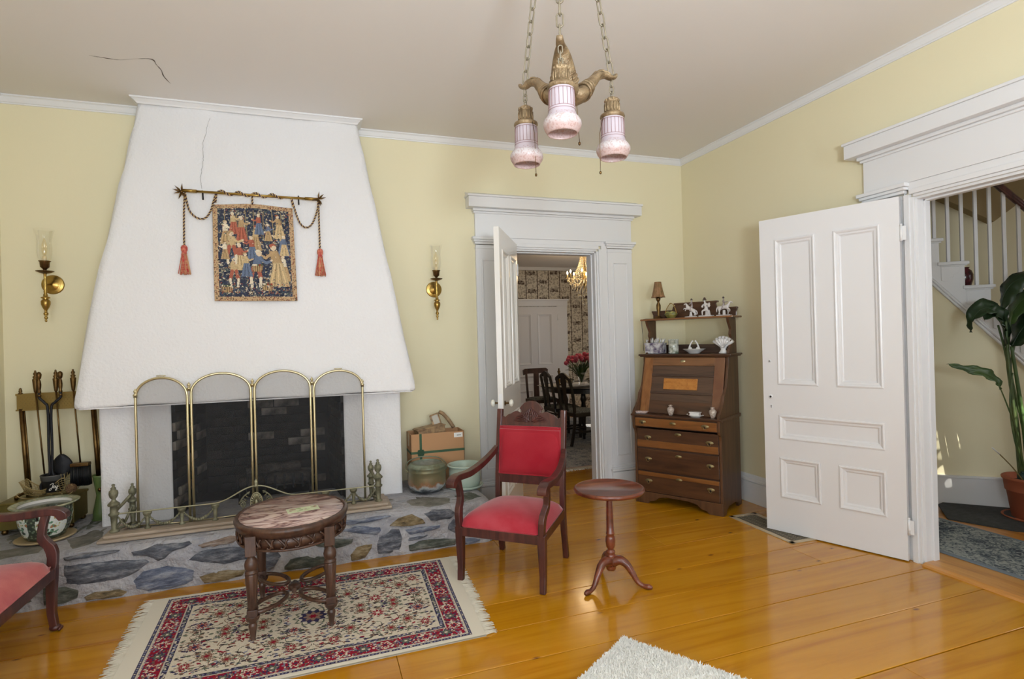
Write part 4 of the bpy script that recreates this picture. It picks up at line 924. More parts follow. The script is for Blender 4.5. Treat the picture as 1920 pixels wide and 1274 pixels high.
for a_ in [(60, 30, .85, TN, RD, 0, True, 1, CR), (148, 60, .9, GD, BL, 3, True, -1, TN), (92, 52, .85, GD, TN, -3, True, 1, RD), (26, 40, .8, CR, TN, 0, True, 1, GD), (54, 96, .9, RD, GD, 0, True, 1, CR), (148, 122, .9, CR, TN, 2, True, -1, GD), (42, 128, 1.05, GD, RD, 0, False, 1, BL), (42, 20, .75, GD, RD, 2, True, 1, CR), (98, 24, .7, RD, BL, 0, True, -1, CR), (140, 22, .8, TN, GD, 4, True, -1, C3(150, 90, 60)), (118, 46, .6, BL, TN, 0, True, 1, CR),
          (38, 66, 1.15, GD, RD, 0, False, 1, TN), (80, 78, .8, RD, BL, 2, True, -1, SK), (128, 96, 1.45, TN, GD, 6, True, -1, RD), (96, 112, 1.3, BL, RD, -6, False, 1, CR), (24, 92, .6, CR, TN, 0, True, -1, None), (66, 118, .8, GD, BL, 3, True, 1, TN), (152, 74, .7, BL, GD, 0, True, -1, CR)]:
    person(*a_)
for (x, y) in ((26, 200), (112, 196), (92, 150)):
    cv.poly([(x-12, y), (x+12, y), (x+10, y+14), (x-10, y+14)], TN)
    for k in range(5): cv.line((x-10+k*5, y), (x-9+k*4.5, y+14), .7, C3(110, 88, 60))
    for k in range(6): cv.ell(x-9+k*3.6, y-2, 2.4, 2.2, q.choice([C3(150, 60, 54), C3(90, 100, 70), CR]))
for _ in range(420): cv.ell(q.uniform(10, W_-10), q.uniform(190, H_-16) if q.random() < .5 else q.uniform(12, H_-14), q.uniform(.6, 2), q.uniform(.6, 1.4), q.choice([CR, C3(90, 100, 96), C3(150, 84, 70), C3(70, 78, 96)]))
bd = 10
for m_ in ((0, 0, W_, bd), (0, H_-bd, W_, H_), (0, 0, bd, H_), (W_-bd, 0, W_, H_)): cv.a[m_[1]:m_[3], m_[0]:m_[2]] = C3(190, 160, 124)
for _ in range(900):
    x, y = (q.uniform(0, W_), q.choice([q.uniform(0, bd), q.uniform(H_-bd, H_)])) if q.random() < .45 else (q.choice([q.uniform(0, bd), q.uniform(W_-bd, W_)]), q.uniform(0, H_))
    cv.ell(x, y, q.uniform(.7, 2), q.uniform(.5, 1.1), q.choice([C3(120, 84, 62), C3(196, 168, 128), C3(136, 76, 62), C3(80, 72, 66)]), q.uniform(0, 3))
cv.a *= np.random.RandomState(1).uniform(.82, 1.14, (H_, W_, 1))
def tapf(U, V):
    x = -4.306+.537*U+V*(.014+.006*U); z = 2.545-.715*V-.012*(1-V)*np.sin(U*np.pi*2)**2*0+.018*(1-V)**3*(np.cos((U-.5)*2*np.pi)*.5-.2)
    hyv = (-.56+.355*(z-1.13)/2.132)-.02*np.sin(np.pi*np.clip((z-1.13)/2.13, 0, 1))
    y = hyv-.030-.006*np.sin(U*9+V*3)*(.3+V)-.02*(1-V)
    return x, y, z
o = painted_grid('wall_tapestry', cv, tapf, vcolmat('woven_tapestry', bump=.5, bscale=500)); s_ = o.modifiers.new('solid', 'SOLIDIFY'); s_.thickness = .004
tag(o, 'small woven tapestry of figures hanging on the fireplace hood', 'tapestry')
rd = thing('tapestry_rod', 'brass tapestry rod with leaf finials across the fireplace hood', 'curtain rod', hoodpt(-4.04, 2.60, .075))
b = MB(); b.tube([(-.40, 0, .004), (.40, 0, -.006)], .0088, 10); b.tube([(-.45, 0, .005), (-.36, 0, .004)], .012, 10); b.tube([(.36, 0, -.005), (.45, 0, -.006)], .012, 10); b.build('rod', M['brass'], rd)
for s in (-1, 1):
    b = MB()
    for k in range(6):
        a_ = R(k*60+15)
        d = Vector((math.cos(a_)*.55, -.35, math.sin(a_))).normalized() if k % 2 else Vector((s*.9*abs(math.cos(a_))+.1*s, -.1, math.sin(a_))).normalized()
        base = Vector((s*.455, 0, -.004)); p = [base, base+d*.026, base+d*.058]; b.tube(p, [.005, .017, .001], 6, flat=.4)
    b.sphere((s*.455, -.002, -.004), .010, 10, 6); b.build('leaf_finial', M['bronze'], rd)
    b = MB(); x = -.328 if s < 0 else .315; b.tube([(x, 0, .0), (x, .012, .012), (x, .03, .0), (x, .035, -.03), (x, .04, -.045)], .006, 6); b.build('bracket', M['iron'], rd)
# cord draped round the rod with a tassel at each end
cr_ = thing('twisted_rope', 'twisted dark and gold cord with red tassels looped along the tapestry rod', 'cord', hoodpt(-4.04, 2.60, .075))
def cordtube(P, name='cord'):
    P = smooth_path(P, 6)
    # two-ply twist
    for s, m_ in ((0, mat('gold_ply', srgb(190, 160, 110), .8)), (PI, mat('dark_ply', srgb(66, 44, 50), .8))) if 'plies' not in M else ((0, M['plies'][0]), (PI, M['plies'][1])):
        M.setdefault('_p', []).append(m_)
        L_ = 0; Q = []
        for i, p in enumerate(P):
            if i: L_ += (p-P[i-1]).length
            t = (P[min(i+1, len(P)-1)]-P[max(i-1, 0)]).normalized(); a_ = t.cross(Vector((0, 1, 0))).normalized(); c_ = t.cross(a_)
            Q.append(p+(a_*math.cos(L_*260+s)+c_*math.sin(L_*260+s))*.0036)
        b = MB(); b.tube(Q, .0040, 5); b.build(name, m_, cr_)
    if 'plies' not in M: M['plies'] = M['_p'][:2]
def dens(P, n=10):
    P = [Vector(p) for p in P]; out = []
    for i in range(len(P)-1):
        k = max(1, int((P[i+1]-P[i]).length/.01))
        out += [P[i].lerp(P[i+1], j/k) for j in range(k)]
    return out+[P[-1]]
def CP(x, z, off=0): return Vector((x+4.04, (hoodpt(x, z, .055+off)-hoodpt(-4.04, 2.60, .075)).y, z-2.60-.012))
def cord2(P): cordtube(dens(smooth_path(P, 6)))
cord2([CP(-4.478, 2.62), CP(-4.482, 2.45), CP(-4.478, 2.21)]); cord2([CP(-3.583, 2.61), CP(-3.583, 2.4), CP(-3.582, 2.21)])
cord2([CP(-4.475, 2.60, .01), CP(-4.45, 2.48), CP(-4.40, 2.425), CP(-4.35, 2.425), CP(-4.315, 2.48), CP(-4.295, 2.56), CP(-4.275, 2.615, .02), CP(-4.285, 2.545)])
cord2([CP(-3.765, 2.545), CP(-3.775, 2.61, .02), CP(-3.755, 2.53), CP(-3.72, 2.42), CP(-3.675, 2.385), CP(-3.63, 2.42), CP(-3.595, 2.52), CP(-3.585, 2.60, .01)])
wr = [Vector((-.235+.45*k/60, .013*math.cos(k*.42), .006+.014*math.sin(k*.42)-.006*k/60)) for k in range(61)]; cordtube(wr)
cord2([CP(-4.04, 2.615, .02), CP(-4.043, 2.58), CP(-4.04, 2.545)])
for x in (-4.478, -3.582):
    c = CP(x, 2.20); b = MB(); T = Matrix.Translation(c)
    b.lathe([(.006, .024), (.016, .018), (.022, .004), (.021, -.014), (.015, -.026), (.018, -.034), (.016, -.04)], 14, M=T); b.build('tassel_head', mat('tassel_head_thread', srgb(206, 130, 104), .8, vcol=srgb(170, 50, 56), vscale=60), cr_)
    b = MB()
    for k in range(46):
        a_ = 2*PI*k/46; rr_ = (.3+.7*q.random()); b.tube([c+Vector((.014*math.cos(a_)*rr_, .012*math.sin(a_)*rr_, -.03)), c+Vector((.024*math.cos(a_)*rr_, .016*math.sin(a_)*rr_, -.09)), c+Vector((.040*math.cos(a_)*rr_, .018*math.sin(a_)*rr_, -.175-.01*q.random()))], .0034, 4, mi=k % 3 == 0 and 1 or 0)
    b.build('tassel_skirt', [M['tassel'], mat('gold_thread', srgb(206, 160, 120), .8)], cr_, kind='stuff')
# ------------------------------------------------------------------ wall sconces
def sconce(x, zc, label):
    t = thing('wall_sconce', label, 'sconce', (x, 0, zc), 0, 'brass candle sconces either side of the fireplace')
    b = MB(); T = Matrix.Translation((0, -.001, 0)) @ Matrix.Rotation(R(90), 4, 'X')
    b.lathe([(.069, 0), (.069, .004), (.063, .009), (.057, .007), (.052, .012), (.046, .010), (.040, .014), (.022, .02), (.012, .024), (.0, .026)], 36, M=T); b.build('backplate', M['brass'], t)
    b = MB(); b.tube(smooth_path([(0, -.02, 0), (0, -.06, -.004), (0, -.10, -.01), (0, -.125, -.005)], 4), .007, 8); b.build('arm', M['brass'], t)
    b = MB(); T = Matrix.Translation((0, -.125, 0)); z0 = -.275
    pr = [(0, 0), (.006, .004), (.007, .012), (.004, .018), (.010, .026), (.011, .036), (.005, .042), (.013, .052), (.015, .062), (.008, .070), (.008, .082), (.018, .10), (.027, .125), (.028, .145), (.020, .158), (.014, .162), (.028, .170), (.026, .175), (.012, .180), (.014, .19), (.009, .20), (.011, .215), (.008, .225), (.010, .235), (.008, .25), (.010, .27), (.008, .30), (.009, .335), (.012, .340)]
    b.lathe([(r_, z+z0) for r_, z in pr], 20, M=T); b.build('stem', M['brass'], t)
    b = MB(); b.lathe([(.012, .066), (.030, .070), (.052, .080), (.053, .083), (.030, .076), (.008, .076), (.008, .088), (.013, .098), (.026, .110), (.029, .145), (.036, .152), (.034, .154), (.026, .148), (.0, .140)], 24, M=T); b.build('candle_cup', M['bronze'], t)
    b = MB(); b.lathe([(.012, .140), (.012, .185), (.008, .188)], 14, M=T); b.build('candle_sleeve', M['cream'], t)
    b = MB(); b.lathe([(.008, .186), (.013, .205), (.017, .235), (.015, .265), (.008, .295), (.002, .315), (0, .318)], 16, M=T); b.build('flame_bulb', [glass('bulb_glass', (1, .96, .86, 1), .05, .06)], t)
    b = MB(); b.tube([(0, -.125, .2), (0, -.125, .25)], .002, 5); b.build('filament', mat('filament', srgb(220, 190, 140), .4), t)
    b = MB(); b.lathe([(.026, .155), (.038, .175), (.044, .215), (.044, .255), (.041, .29), (.046, .335), (.058, .37), (.060, .376)], 32, M=T, cap=False); b.build('glass_chimney', M['glass'], t)
sconce(-5.403, 1.986, 'brass candle sconce left of the fireplace hood'); sconce(-2.634, 1.964, 'brass candle sconce between fireplace hood and dining doorway')
# ------------------------------------------------------------------ ceiling lamp
def shademat():
    m, N, L, B = newmat('etched_pink_glass'); tc = N.new('ShaderNodeTexCoord'); s = N.new('ShaderNodeSeparateXYZ'); L.new(tc.outputs['Object'], s.inputs[0])
    mr = N.new('ShaderNodeMapRange'); mr.inputs['From Min'].default_value = -.36; mr.inputs['From Max'].default_value = -.16; L.new(s.outputs['Z'], mr.inputs['Value'])
    r = N.new('ShaderNodeValToRGB'); e = r.color_ramp.elements; e[0].position = 0; e[0].color = srgb(216, 198, 196); e[1].position = 1; e[1].color = srgb(216, 206, 214)
    for p, c in ((.06, srgb(232, 218, 214)), (.1, srgb(220, 198, 194)), (.2, srgb(216, 192, 188)), (.27, srgb(226, 218, 218)), (.36, srgb(228, 222, 222)), (.40, srgb(214, 202, 208))):
        q = e.new(p); q.color = c
    L.new(mr.outputs[0], r.inputs['Fac'])
    n = N.new('ShaderNodeTexNoise'); n.inputs['Scale'].default_value = 130; L.new(tc.outputs['Object'], n.inputs['Vector'])
    g = N.new('ShaderNodeMath'); g.operation = 'GREATER_THAN'; g.inputs[1].default_value = .56; L.new(n.outputs['Fac'], g.inputs[0])
    g2 = N.new('ShaderNodeMath'); g2.operation = 'LESS_THAN'; g2.inputs[1].default_value = .45; L.new(mr.outputs[0], g2.inputs[0])
    g3 = N.new('ShaderNodeMath'); g3.operation = 'MULTIPLY'; L.new(g.outputs[0], g3.inputs[0]); L.new(g2.outputs[0], g3.inputs[1])
    g4 = N.new('ShaderNodeMath'); g4.operation = 'MULTIPLY'; g4.inputs[1].default_value = .35; L.new(g3.outputs[0], g4.inputs[0])
    mx = N.new('ShaderNodeMix'); mx.data_type = 'RGBA'; L.new(g4.outputs[0], mx.inputs['Factor']); L.new(r.outputs[0], mx.inputs['A']); mx.inputs['B'].default_value = srgb(176, 116, 96)
    L.new(mx.outputs['Result'], B.inputs['Base Color']); B.inputs['Roughness'].default_value = .35
    out = N['Material Output']; tr = N.new('ShaderNodeBsdfTranslucent'); L.new(mx.outputs['Result'], tr.inputs[0]); ms = N.new('ShaderNodeMixShader'); ms.inputs[0].default_value = .38
    L.new(B.outputs[0], ms.inputs[1]); L.new(tr.outputs[0], ms.inputs[2]); L.new(ms.outputs[0], out.inputs[0]); return m
M['shade'] = shademat()
M['shadeline'] = mat('etched_brown_line', srgb(150, 112, 112), .5)
LC = Vector((-2.645, -2.826, 2.59)); tips = [Vector((-2.751, -2.643, 2.59))-LC, Vector((-2.753, -3.015, 2.59))-LC, Vector((-2.431, -2.821, 2.59))-LC]
lp = thing('pendant_lamp', 'three-arm gilt ceiling lamp on chains with pink and white glass shades', 'lamp', LC)
def link(b, c, d, side, L_=.058, w_=.024, r_=.0036):
    d = d.normalized(); side = (side-d*side.dot(d)).normalized(); P = []
    for k in range(16):
        a_ = 2*PI*k/16; P.append(c+d*(L_/2-w_/2)*(1 if math.cos(a_) > 0 else -1)+d*(w_/2*math.cos(a_))+side*(w_/2*math.sin(a_)))
    b.tube(P, r_, 6, closed=True)
for i, tp in enumerate(tips):
    out = Vector((tp.x, tp.y, 0)).normalized(); top = out*.09+Vector((0, 0, H-2.59-.03)); d = top-tp; L_ = d.length; n = int(L_/.049)
    b = MB(); s1 = out.cross(Vector((0, 0, 1)))
    for k in range(n): link(b, tp+d*((k+.5)/n)+Vector((0, 0, .012)), d, s1 if k % 2 else out)
    b.build('chain', M['chain'], lp)
    sd = s1
    # arm: rises from the hub, swells with a leafy collar, thins to a curled tip
    P = [out*.0+Vector((0, 0, -.10)), out*.05+Vector((0, 0, -.105)), out*.085+Vector((0, 0, -.075)), out*.12+Vector((0, 0, -.035)), out*.15+Vector((0, 0, -.006)), out*.185+Vector((0, 0, .002)), out*.212+Vector((0, 0, -.004)), out*.232+Vector((0, 0, .003)), out*.236+Vector((0, 0, .014))]
    SP = smooth_path(P, 5); RA = [.048, .056, .052, .042, .030, .019, .017, .014, .011]
    b = MB(); b.tube(SP, [lerp(RA[min(k//5, 8)], RA[min(k//5+1, 8)], (k % 5)/5) for k in range(len(SP))], 12, flat=.55)
    for rr_, zz, rad_ in ((.090, -.070, .050), (.100, -.058, .044), (.078, -.082, .055), (.108, -.048, .036)):
        c = out*rr_+Vector((0, 0, zz)); ax = (out*.8+Vector((0, 0, .6))).normalized(); u_ = s1; v_ = ax.cross(u_)
        b.tube([c+u_*(rad_*math.cos(2*PI*k/20))+v_*(rad_*.62*math.sin(2*PI*k/20)) for k in range(20)], .005, 6, closed=True)
    # scroll ribs down the back of the arm
    for q_ in (-1, 0, 1):
        b.tube([p+s1*(q_*.018)*(1 if k < 12 else .4)+Vector((0, 0, RA[min(k//5, 8)]*.46)) for k, p in enumerate(SP[4:30])], .0045, 5)
    b.build('lamp_arm', M['lampbronze'], lp)
    # short chain, cap and shade
    b = MB(); link(b, tp+Vector((0, 0, -.028)), Vector((0, 0, 1)), s1, .03, .016, .0025); link(b, tp+Vector((0, 0, -.052)), Vector((0, 0, 1)), out, .034, .018, .0025); link(b, tp+Vector((0, 0, -.074)), Vector((0, 0, 1)), s1, .03, .016, .0025); b.build('hanging_link', M['chain'], lp)
    T = Matrix.Translation(tp)
    b = MB(); b.lathe([(.0, -.082), (.012, -.084), (.026, -.094), (.030, -.104), (.027, -.110)], 20, M=T); b.lathe([(.026, -.108), (.029, -.112), (.029, -.146), (.033, -.150), (.040, -.155), (.050, -.160), (.052, -.168), (.046, -.176), (.040, -.180)], 24, M=T)
    for k in range(14): a_ = 2*PI*k/14; b.tube([tp+Vector((.030*math.cos(a_), .030*math.sin(a_), -.112)), tp+Vector((.031*math.cos(a_), .031*math.sin(a_), -.146))], .0032, 5)
    for k in range(10): a_ = 2*PI*k/10; b.sphere(tp+Vector((.026*math.cos(a_), .026*math.sin(a_), -.100)), .0075, 6, 4)
    b.build('shade_cap', M['lampbronze'], lp)
    b = MB(); b.lathe([(.044, -.172), (.046, -.176), (.0475, -.20), (.048, -.240), (.050, -.262), (.054, -.274), (.064, -.286), (.0705, -.298), (.071, -.308), (.066, -.322), (.058, -.335), (.055, -.340), (.052, -.338), (.060, -.322), (.066, -.305), (.050, -.275), (.045, -.25), (.044, -.18)], 40, M=T, cap=False)
    so = b.build('glass_shade', M['shade'], lp)
    b = MB()
    for k in range(20): a_ = 2*PI*k/20; b.tube([tp+Vector((.0478*math.cos(a_), .0478*math.sin(a_), -.182)), tp+Vector((.0487*math.cos(a_), .0487*math.sin(a_), -.246))], .0010, 4)
    for zz, rr_ in ((-.183, .0478), (-.247, .0491), (-.256, .0502)): b.tube([tp+Vector((rr_*math.cos(2*PI*k/32), rr_*math.sin(2*PI*k/32), zz)) for k in range(32)], .0010, 4, closed=True)
    b.build('etched_lines', M['shadeline'], so)
    b = MB(); pc = [tp+Vector((.010, -.050, -.17)), tp+Vector((.014, -.062, -.22)), tp+Vector((.014, -.066, -.392))] if i == 0 else ([tp+Vector((.045, .0, -.12)), tp+Vector((.060, .0, -.2)), tp+Vector((.068, .0, -.36))] if i == 1 else [tp+Vector((-.048, -.012, -.17)), tp+Vector((-.074, -.022, -.25)), tp+Vector((-.076, -.024, -.405))])
    b.tube(pc, .0012, 5); b.lathe([(.001, 0), (.005, -.005), (.005, -.010), (.003, -.014), (0, -.015)], 8, M=Matrix.Translation(pc[-1])); b.build('pull_chain', M['bronze'], lp)
b = MB(); b.lathe([(0, -.150), (.008, -.146), (.012, -.138), (.008, -.13), (.03, -.128), (.052, -.118), (.060, -.104), (.05, -.085), (.02, -.07), (0, -.068)], 24); b.build('lamp_hub', M['lampbronze'], lp)
b = MB(); b.lathe([(.0, .0), (.05, .002), (.10, .012), (.115, .03), (.12, .05)], 32, M=Matrix.Translation((0, 0, H-2.59-.05))); b.build('ceiling_canopy', M['lampbronze'], lp)
# ================================================================== RUGS
CW, CH = 400, 262
CRM, NVY, RED, GRN, BRN, LB = C3(214, 202, 182), C3(58, 52, 84), C3(146, 26, 48), C3(104, 108, 92), C3(134, 100, 82), C3(128, 130, 150)
cv = Canvas(CW, CH, CRM); q = random.Random(21)
def border(ins, w, col): cv.a[ins:CH-ins, ins:ins+w] = col; cv.a[ins:CH-ins, CW-ins-w:CW-ins] = col; cv.a[ins:ins+w, ins:CW-ins] = col; cv.a[CH-ins-w:CH-ins, ins:CW-ins] = col
# field: creepers, small leaves and rosettes, mirrored in both directions
hx_, hy_ = CW//2, CH//2
def quad(fn):
    for sx in (1, -1):
        for sy in (1, -1): fn(lambda x, y: (hx_+sx*x, hy_+sy*y), sx, sy)
for _ in range(46):
    x, y = q.uniform(0, 154), q.uniform(0, 86); a_ = q.uniform(0, 6.3); pts = []
    for k in range(9): pts.append((x, y)); x += 4*math.cos(a_); y += 2.8*math.sin(a_); a_ += q.uniform(-.2, .55)
    c = q.choice([BRN, GRN, C3(90, 74, 66)]); quad(lambda f, sx, sy: cv.curve([f(*p) for p in pts if p[0] < 160 and p[1] < 91], .55, c))
for _ in range(430):
    x, y, s, a_ = q.uniform(0, 159), q.uniform(0, 90), q.uniform(1.1, 2.4), q.uniform(-.6, .6); c = q.choice([NVY, BRN, GRN, C3(70, 58, 60), BRN, C3(70, 58, 60), LB, GRN, NVY, RED])
    def fn(f, sx, sy):
        p = f(x, y); cv.ell(p[0], p[1], s*1.5, s*.75, c, a_*sx*sy)
    quad(fn)
for (x, y, r) in ((48, 52, 9), (86, 24, 10), (124, 56, 9), (64, 8, 8), (110, 6, 9), (142, 28, 9), (24, 30, 7), (100, 72, 8), (146, 72, 8), (26, 74, 8)):
    k = q.randrange(3)
    def fn(f, sx, sy):
        p = f(x, y); cv.flower(p[0], p[1], r, 8, [BRN, NVY, GRN][k], k); cv.flower(p[0], p[1], r*.8, 8, CRM, k); cv.flower(p[0], p[1], r*.68, 8, [RED, C3(150, 72, 66), C3(140, 96, 80)][k], k+.4); cv.ell(p[0], p[1], r*.3, r*.3, [CRM, NVY, RED][k])
    quad(fn)
cv.flower(hx_, hy_, 30, 8, CRM, 0, .1); cv.flower(hx_, hy_, 24, 12, GRN, 0, .12); cv.flower(hx_, hy_, 21, 12, CRM, 0, .12); cv.flower(hx_, hy_, 17, 10, NVY, 0, .15); cv.flower(hx_, hy_, 11, 8, C3(150, 120, 104), 0, .2); cv.flower(hx_, hy_, 5, 6, RED, 0, .2)
B0 = 38
border(0, 4, NVY); border(4, 3, CRM*.9); border(7, B0-16, RED); border(B0-9, 2, CRM*.8); border(B0-7, 6, NVY*.9)
def per(t, ins):
    Wp, Hp = CW-2*ins, CH-2*ins; P_ = 2*(Wp+Hp); d = t*P_
    if d < Wp: return (ins+d, ins)
    d -= Wp
    if d < Hp: return (CW-ins, ins+d)
    d -= Hp
    if d < Wp: return (CW-ins-d, CH-ins)
    return (ins, CH-ins-(d-Wp))
for k in range(600):
    x, y = per(k/600, 2+5*(k % 2)); cv.ell(x, y, 1.3, 1.3, LB if k % 3 else CRM)
for k in range(520):
    x, y = per(k/520, B0-4+q.uniform(-2, 2)); cv.ell(x, y, 1.5, 1.2, q.choice([LB, CRM, GRN]))
for k in range(2600):
    x, y = per(q.random(), q.uniform(9, B0-10)); cv.ell(x, y, q.uniform(1, 2.6), q.uniform(.7, 1.5), q.choice([CRM, CRM, GRN, NVY, LB, BRN, RED*1.2, NVY]), q.uniform(0, 3))
for k in range(44):
    x, y = per((k+.5)/44, B0/2-.5); cv.flower(x, y, 7, 6, CRM if k % 2 else NVY, k, .3); cv.flower(x, y, 5, 6, RED if k % 2 else GRN, k, .3); cv.ell(x, y, 2, 2, NVY if k % 2 else CRM)
cv.a *= np.random.RandomState(2).uniform(.86, 1.1, (CH, CW, 1))
RC = [(-4.489, -1.06), (-2.865, -1.102), (-2.915, -2.125), (-4.447, -2.14)]  # far-left, far-right, near-right, near-left
def rugxy(u, v):
    x = (RC[0][0]*(1-u)+RC[1][0]*u)*(1-v)+(RC[3][0]*(1-u)+RC[2][0]*u)*v; y = (RC[0][1]*(1-u)+RC[1][1]*u)*(1-v)+(RC[3][1]*(1-u)+RC[2][1]*u)*v
    return x, y
def rugf(U, V):
    x, y = rugxy(U, V); return x, y, .010+.0015*np.sin(U*14)*np.sin(V*9)
rug = thing('persian_rug', 'cream and red floral rug with fringed ends under the marble-topped table', 'rug', (0, 0, 0))
o = painted_grid('woven_field', cv, rugf, vcolmat('rug_wool', .95, bump=.6, bscale=420), parent=rug)
b = MB()
def rp(u, v, z): x, y = rugxy(u, v); return (x, y, z)
n = 40
for (u0, u1, v0, v1) in ((-.052, 1.045, -.028, 0), (-.052, 1.045, 1, 1.028), (-.052, 0, 0, 1), (1, 1.045, 0, 1)):
    b.grid(lambda s, t: rp(lerp(u0, u1, s), lerp(v0, v1, t), .0095), 12, 3)
b.grid(lambda s, t: rp(lerp(-.052, 1.045, s), lerp(-.028, 1.028, t), .001), 6, 6); b.build('selvedge', M['fringe'], rug)
b = MB(); q = random.Random(9)
for sd in (0, 1):
    for k in range(230):
        v = -.025+1.05*k/230+q.uniform(-.003, .003); u = -.050 if sd == 0 else 1.043; s = -1 if sd == 0 else 1
        L_ = q.uniform(.030, .045); dv = q.uniform(-.02, .02)+.018*math.sin(k*.35)
        p0 = Vector(rp(u, v, .008)); p1 = Vector(rp(u+s*L_*.5, v+dv*.4, .007)); p2 = Vector(rp(u+s*L_, v+dv, .003)); b.tube([p0, p1, p2], [.0035, .003, .002], 4)
b.build('fringe', M['fringe'], rug, kind='stuff')
# white shag rug in the foreground
sh = thing('shag_rug', 'white shaggy rug with only one corner in view in the foreground', 'rug', (-2.231, -2.453, 0), math.atan2(-.442, .279))
MX, MY = 1.5, .95
b = MB(); b.box(0, MX, -MY, 0, 0, .014); b.build('backing', M['shag'], sh)
b = MB(); q = random.Random(4)
for k in range(16000):
    x = q.random()**1.6*1.25; y = -q.random()**1.4*MY
    if x > MX: continue
    h = q.uniform(.010, .017); dx_, dy_ = q.uniform(-.012, .012), q.uniform(-.012, .012); a_ = q.uniform(0, 6.3); w2 = .0055; c_, s_ = math.cos(a_)*w2, math.sin(a_)*w2
    b.add([(x-c_, y-s_, .012), (x+c_, y+s_, .012), (x+s_, y-c_, .012), (x+dx_, y+dy_, .012+h)], [(0, 1, 3), (1, 2, 3), (2, 0, 3)])
b.build('pile', M['shag'], sh, kind='stuff')

# ================================================================== ARMCHAIRS
def rsec(b, path, wx, wy, M_=None, mi=0):
    # rectangular section swept along path; wx along x, wy along the other normal
    P = [Vector(p) for p in path]; vs = []; n = len(P)
    for i, p in enumerate(P):
        t = (P[min(i+1, n-1)]-P[max(i-1, 0)]).normalized(); xx = Vector((1, 0, 0)); xx = (xx-t*xx.dot(t)).normalized(); yy_ = t.cross(xx)
        a_ = wx[i]/2 if isinstance(wx, list) else wx/2; c_ = wy[i]/2 if isinstance(wy, list) else wy/2
        vs += [p-xx*a_-yy_*c_, p+xx*a_-yy_*c_, p+xx*a_+yy_*c_, p-xx*a_+yy_*c_]
    fs = [(3, 2, 1, 0), (4*n-4, 4*n-3, 4*n-2, 4*n-1)]
    for i in range(n-1):
        for k in range(4): j = (k+1) % 4; fs.append((i*4+k, i*4+j, i*4+4+j, i*4+4+k))
    b.add(vs, fs, False, M_, mi)
def armchair(name, label, loc, rz, vel, velb, paw=False, wide=0):
    t = thing(name, label, 'chair' if not wide else 'settee', loc, rz); W = M['mahog']
    FW, BW, D = .272+wide, .238+wide, .262
    for s in (-1, 1):
        b = MB(); x = s*FW; z0 = 0 if not paw else .03
        rsec(b, [(x, -D-.004, z0), (x, -D+.006, .10), (x, -D+.004, .22), (x, -D, .345)], [.036, .038, .046, .052], [.034, .036, .042, .046])
        if paw:
            b.sphere((x, -D-.006, .020), .024, 12, 8, sc=(.95, 1.15, .8))
            for k in (-1, 0, 1): b.sphere((x+k*.013, -D-.030, .012), .009, 8, 6)
        b.build('front_leg', W, t, bevel=.004)
        b = MB(); x2 = s*BW
        rsec(b, smooth_path([(x2, D+.045, 0), (x2, D+.01, .2), (x2, D, .34), (x2, D+.012, .55), (x2, D+.045, .80), (x2, D+.075, 1.005)], 4), .036, [.036]*4+[.044]*17); b.build('back_post', W, t, bevel=.004)
        # arm
        b = MB()
        A = smooth_path([(s*(BW+.012), D+.022, .735), (s*(BW+.03), D-.07, .690), (s*(FW+.012), D-.19, .652), (s*(FW+.022), -.07, .632), (s*(FW+.026), -.17, .636), (s*(FW+.028), -.255, .640), (s*(FW+.028), -.30, .622), (s*(FW+.028), -.312, .590)], 5)
        n = len(A); rsec(b, A, [lerp(.030, .056, min(1, i/(n*.6))) for i in range(n)], [.040]*(n-8)+[.042, .045, .048, .05, .05, .046, .04, .032]); b.build('armrest', W, t, bevel=.006, seg=3)
        b = MB(); rsec(b, smooth_path([(s*FW, -D, .335), (s*(FW+.004), -D-.004, .40), (s*(FW+.008), -D+.008, .45), (s*(FW+.016), -D+.045, .50), (s*(FW+.022), -D+.045, .56), (s*(FW+.026), -D+.03, .626)], 4), .036, [.046]*5+[.05]*4+[.044]*4+[.036]*8); b.build('arm_support', W, t, bevel=.004)
        b = MB(); rsec(b, [(s*(FW-.0), -D, .318), (s*BW, D, .318)], .028, .056); 
        b = MB(); vs = [(s*(FW+.014), -D, .29), (s*(FW-.014), -D, .29), (s*(BW-.014), D, .29), (s*(BW+.014), D, .29)]; vs += [(x_, y_, .347) for x_, y_, _ in vs]
        f = [(0, 1, 2, 3), (4, 7, 6, 5), (0, 4, 5, 1), (1, 5, 6, 2), (2, 6, 7, 3), (3, 7, 4, 0)]
        if s > 0: f = [tuple(reversed(q_)) for q_ in f]
        b.add(vs, f); b.build('side_rail', W, t, bevel=.003)
    b = MB(); b.box(-FW, FW, -D-.02, -D+.008, .288, .345); b.build('front_rail', W, t, bevel=.004)
    b = MB(); b.box(-BW, BW, D-.012, D+.012, .29, .345); b.build('rear_rail', W, t, bevel=.003)
    # seat: crowned cushion
    def seat(u, v):
        a_ = u*2-1; c_ = v*2-1; hw = lerp(FW+.012, BW+.004, v); x = a_*hw; y = lerp(-D-.018, D-.016, v)
        e = max(abs(a_), abs(c_)); k = (1-abs(a_)**5)*(1-abs(c_)**5); z = .352+.072*k**.40+.034*(1-a_*a_)*(1-c_*c_)
        if abs(a_) > .86 and c_ < -.72: y += .02
        return (x, y, z)
    b = MB(); b.grid(seat, 25, 25); n0 = len(b.v)
    edge = [seat(i/24, 0) for i in range(25)]+[seat(1, j/24) for j in range(1, 25)]+[seat(1-i/24, 1) for i in range(1, 25)]+[seat(0, 1-j/24) for j in range(1, 24)]
    m = len(edge); b.add(edge+[(x, y, .342) for x, y, z in edge], [(i, m+i, m+(i+1) % m, (i+1) % m) for i in range(m)], True)
    so = b.build('seat_cushion', vel, t)
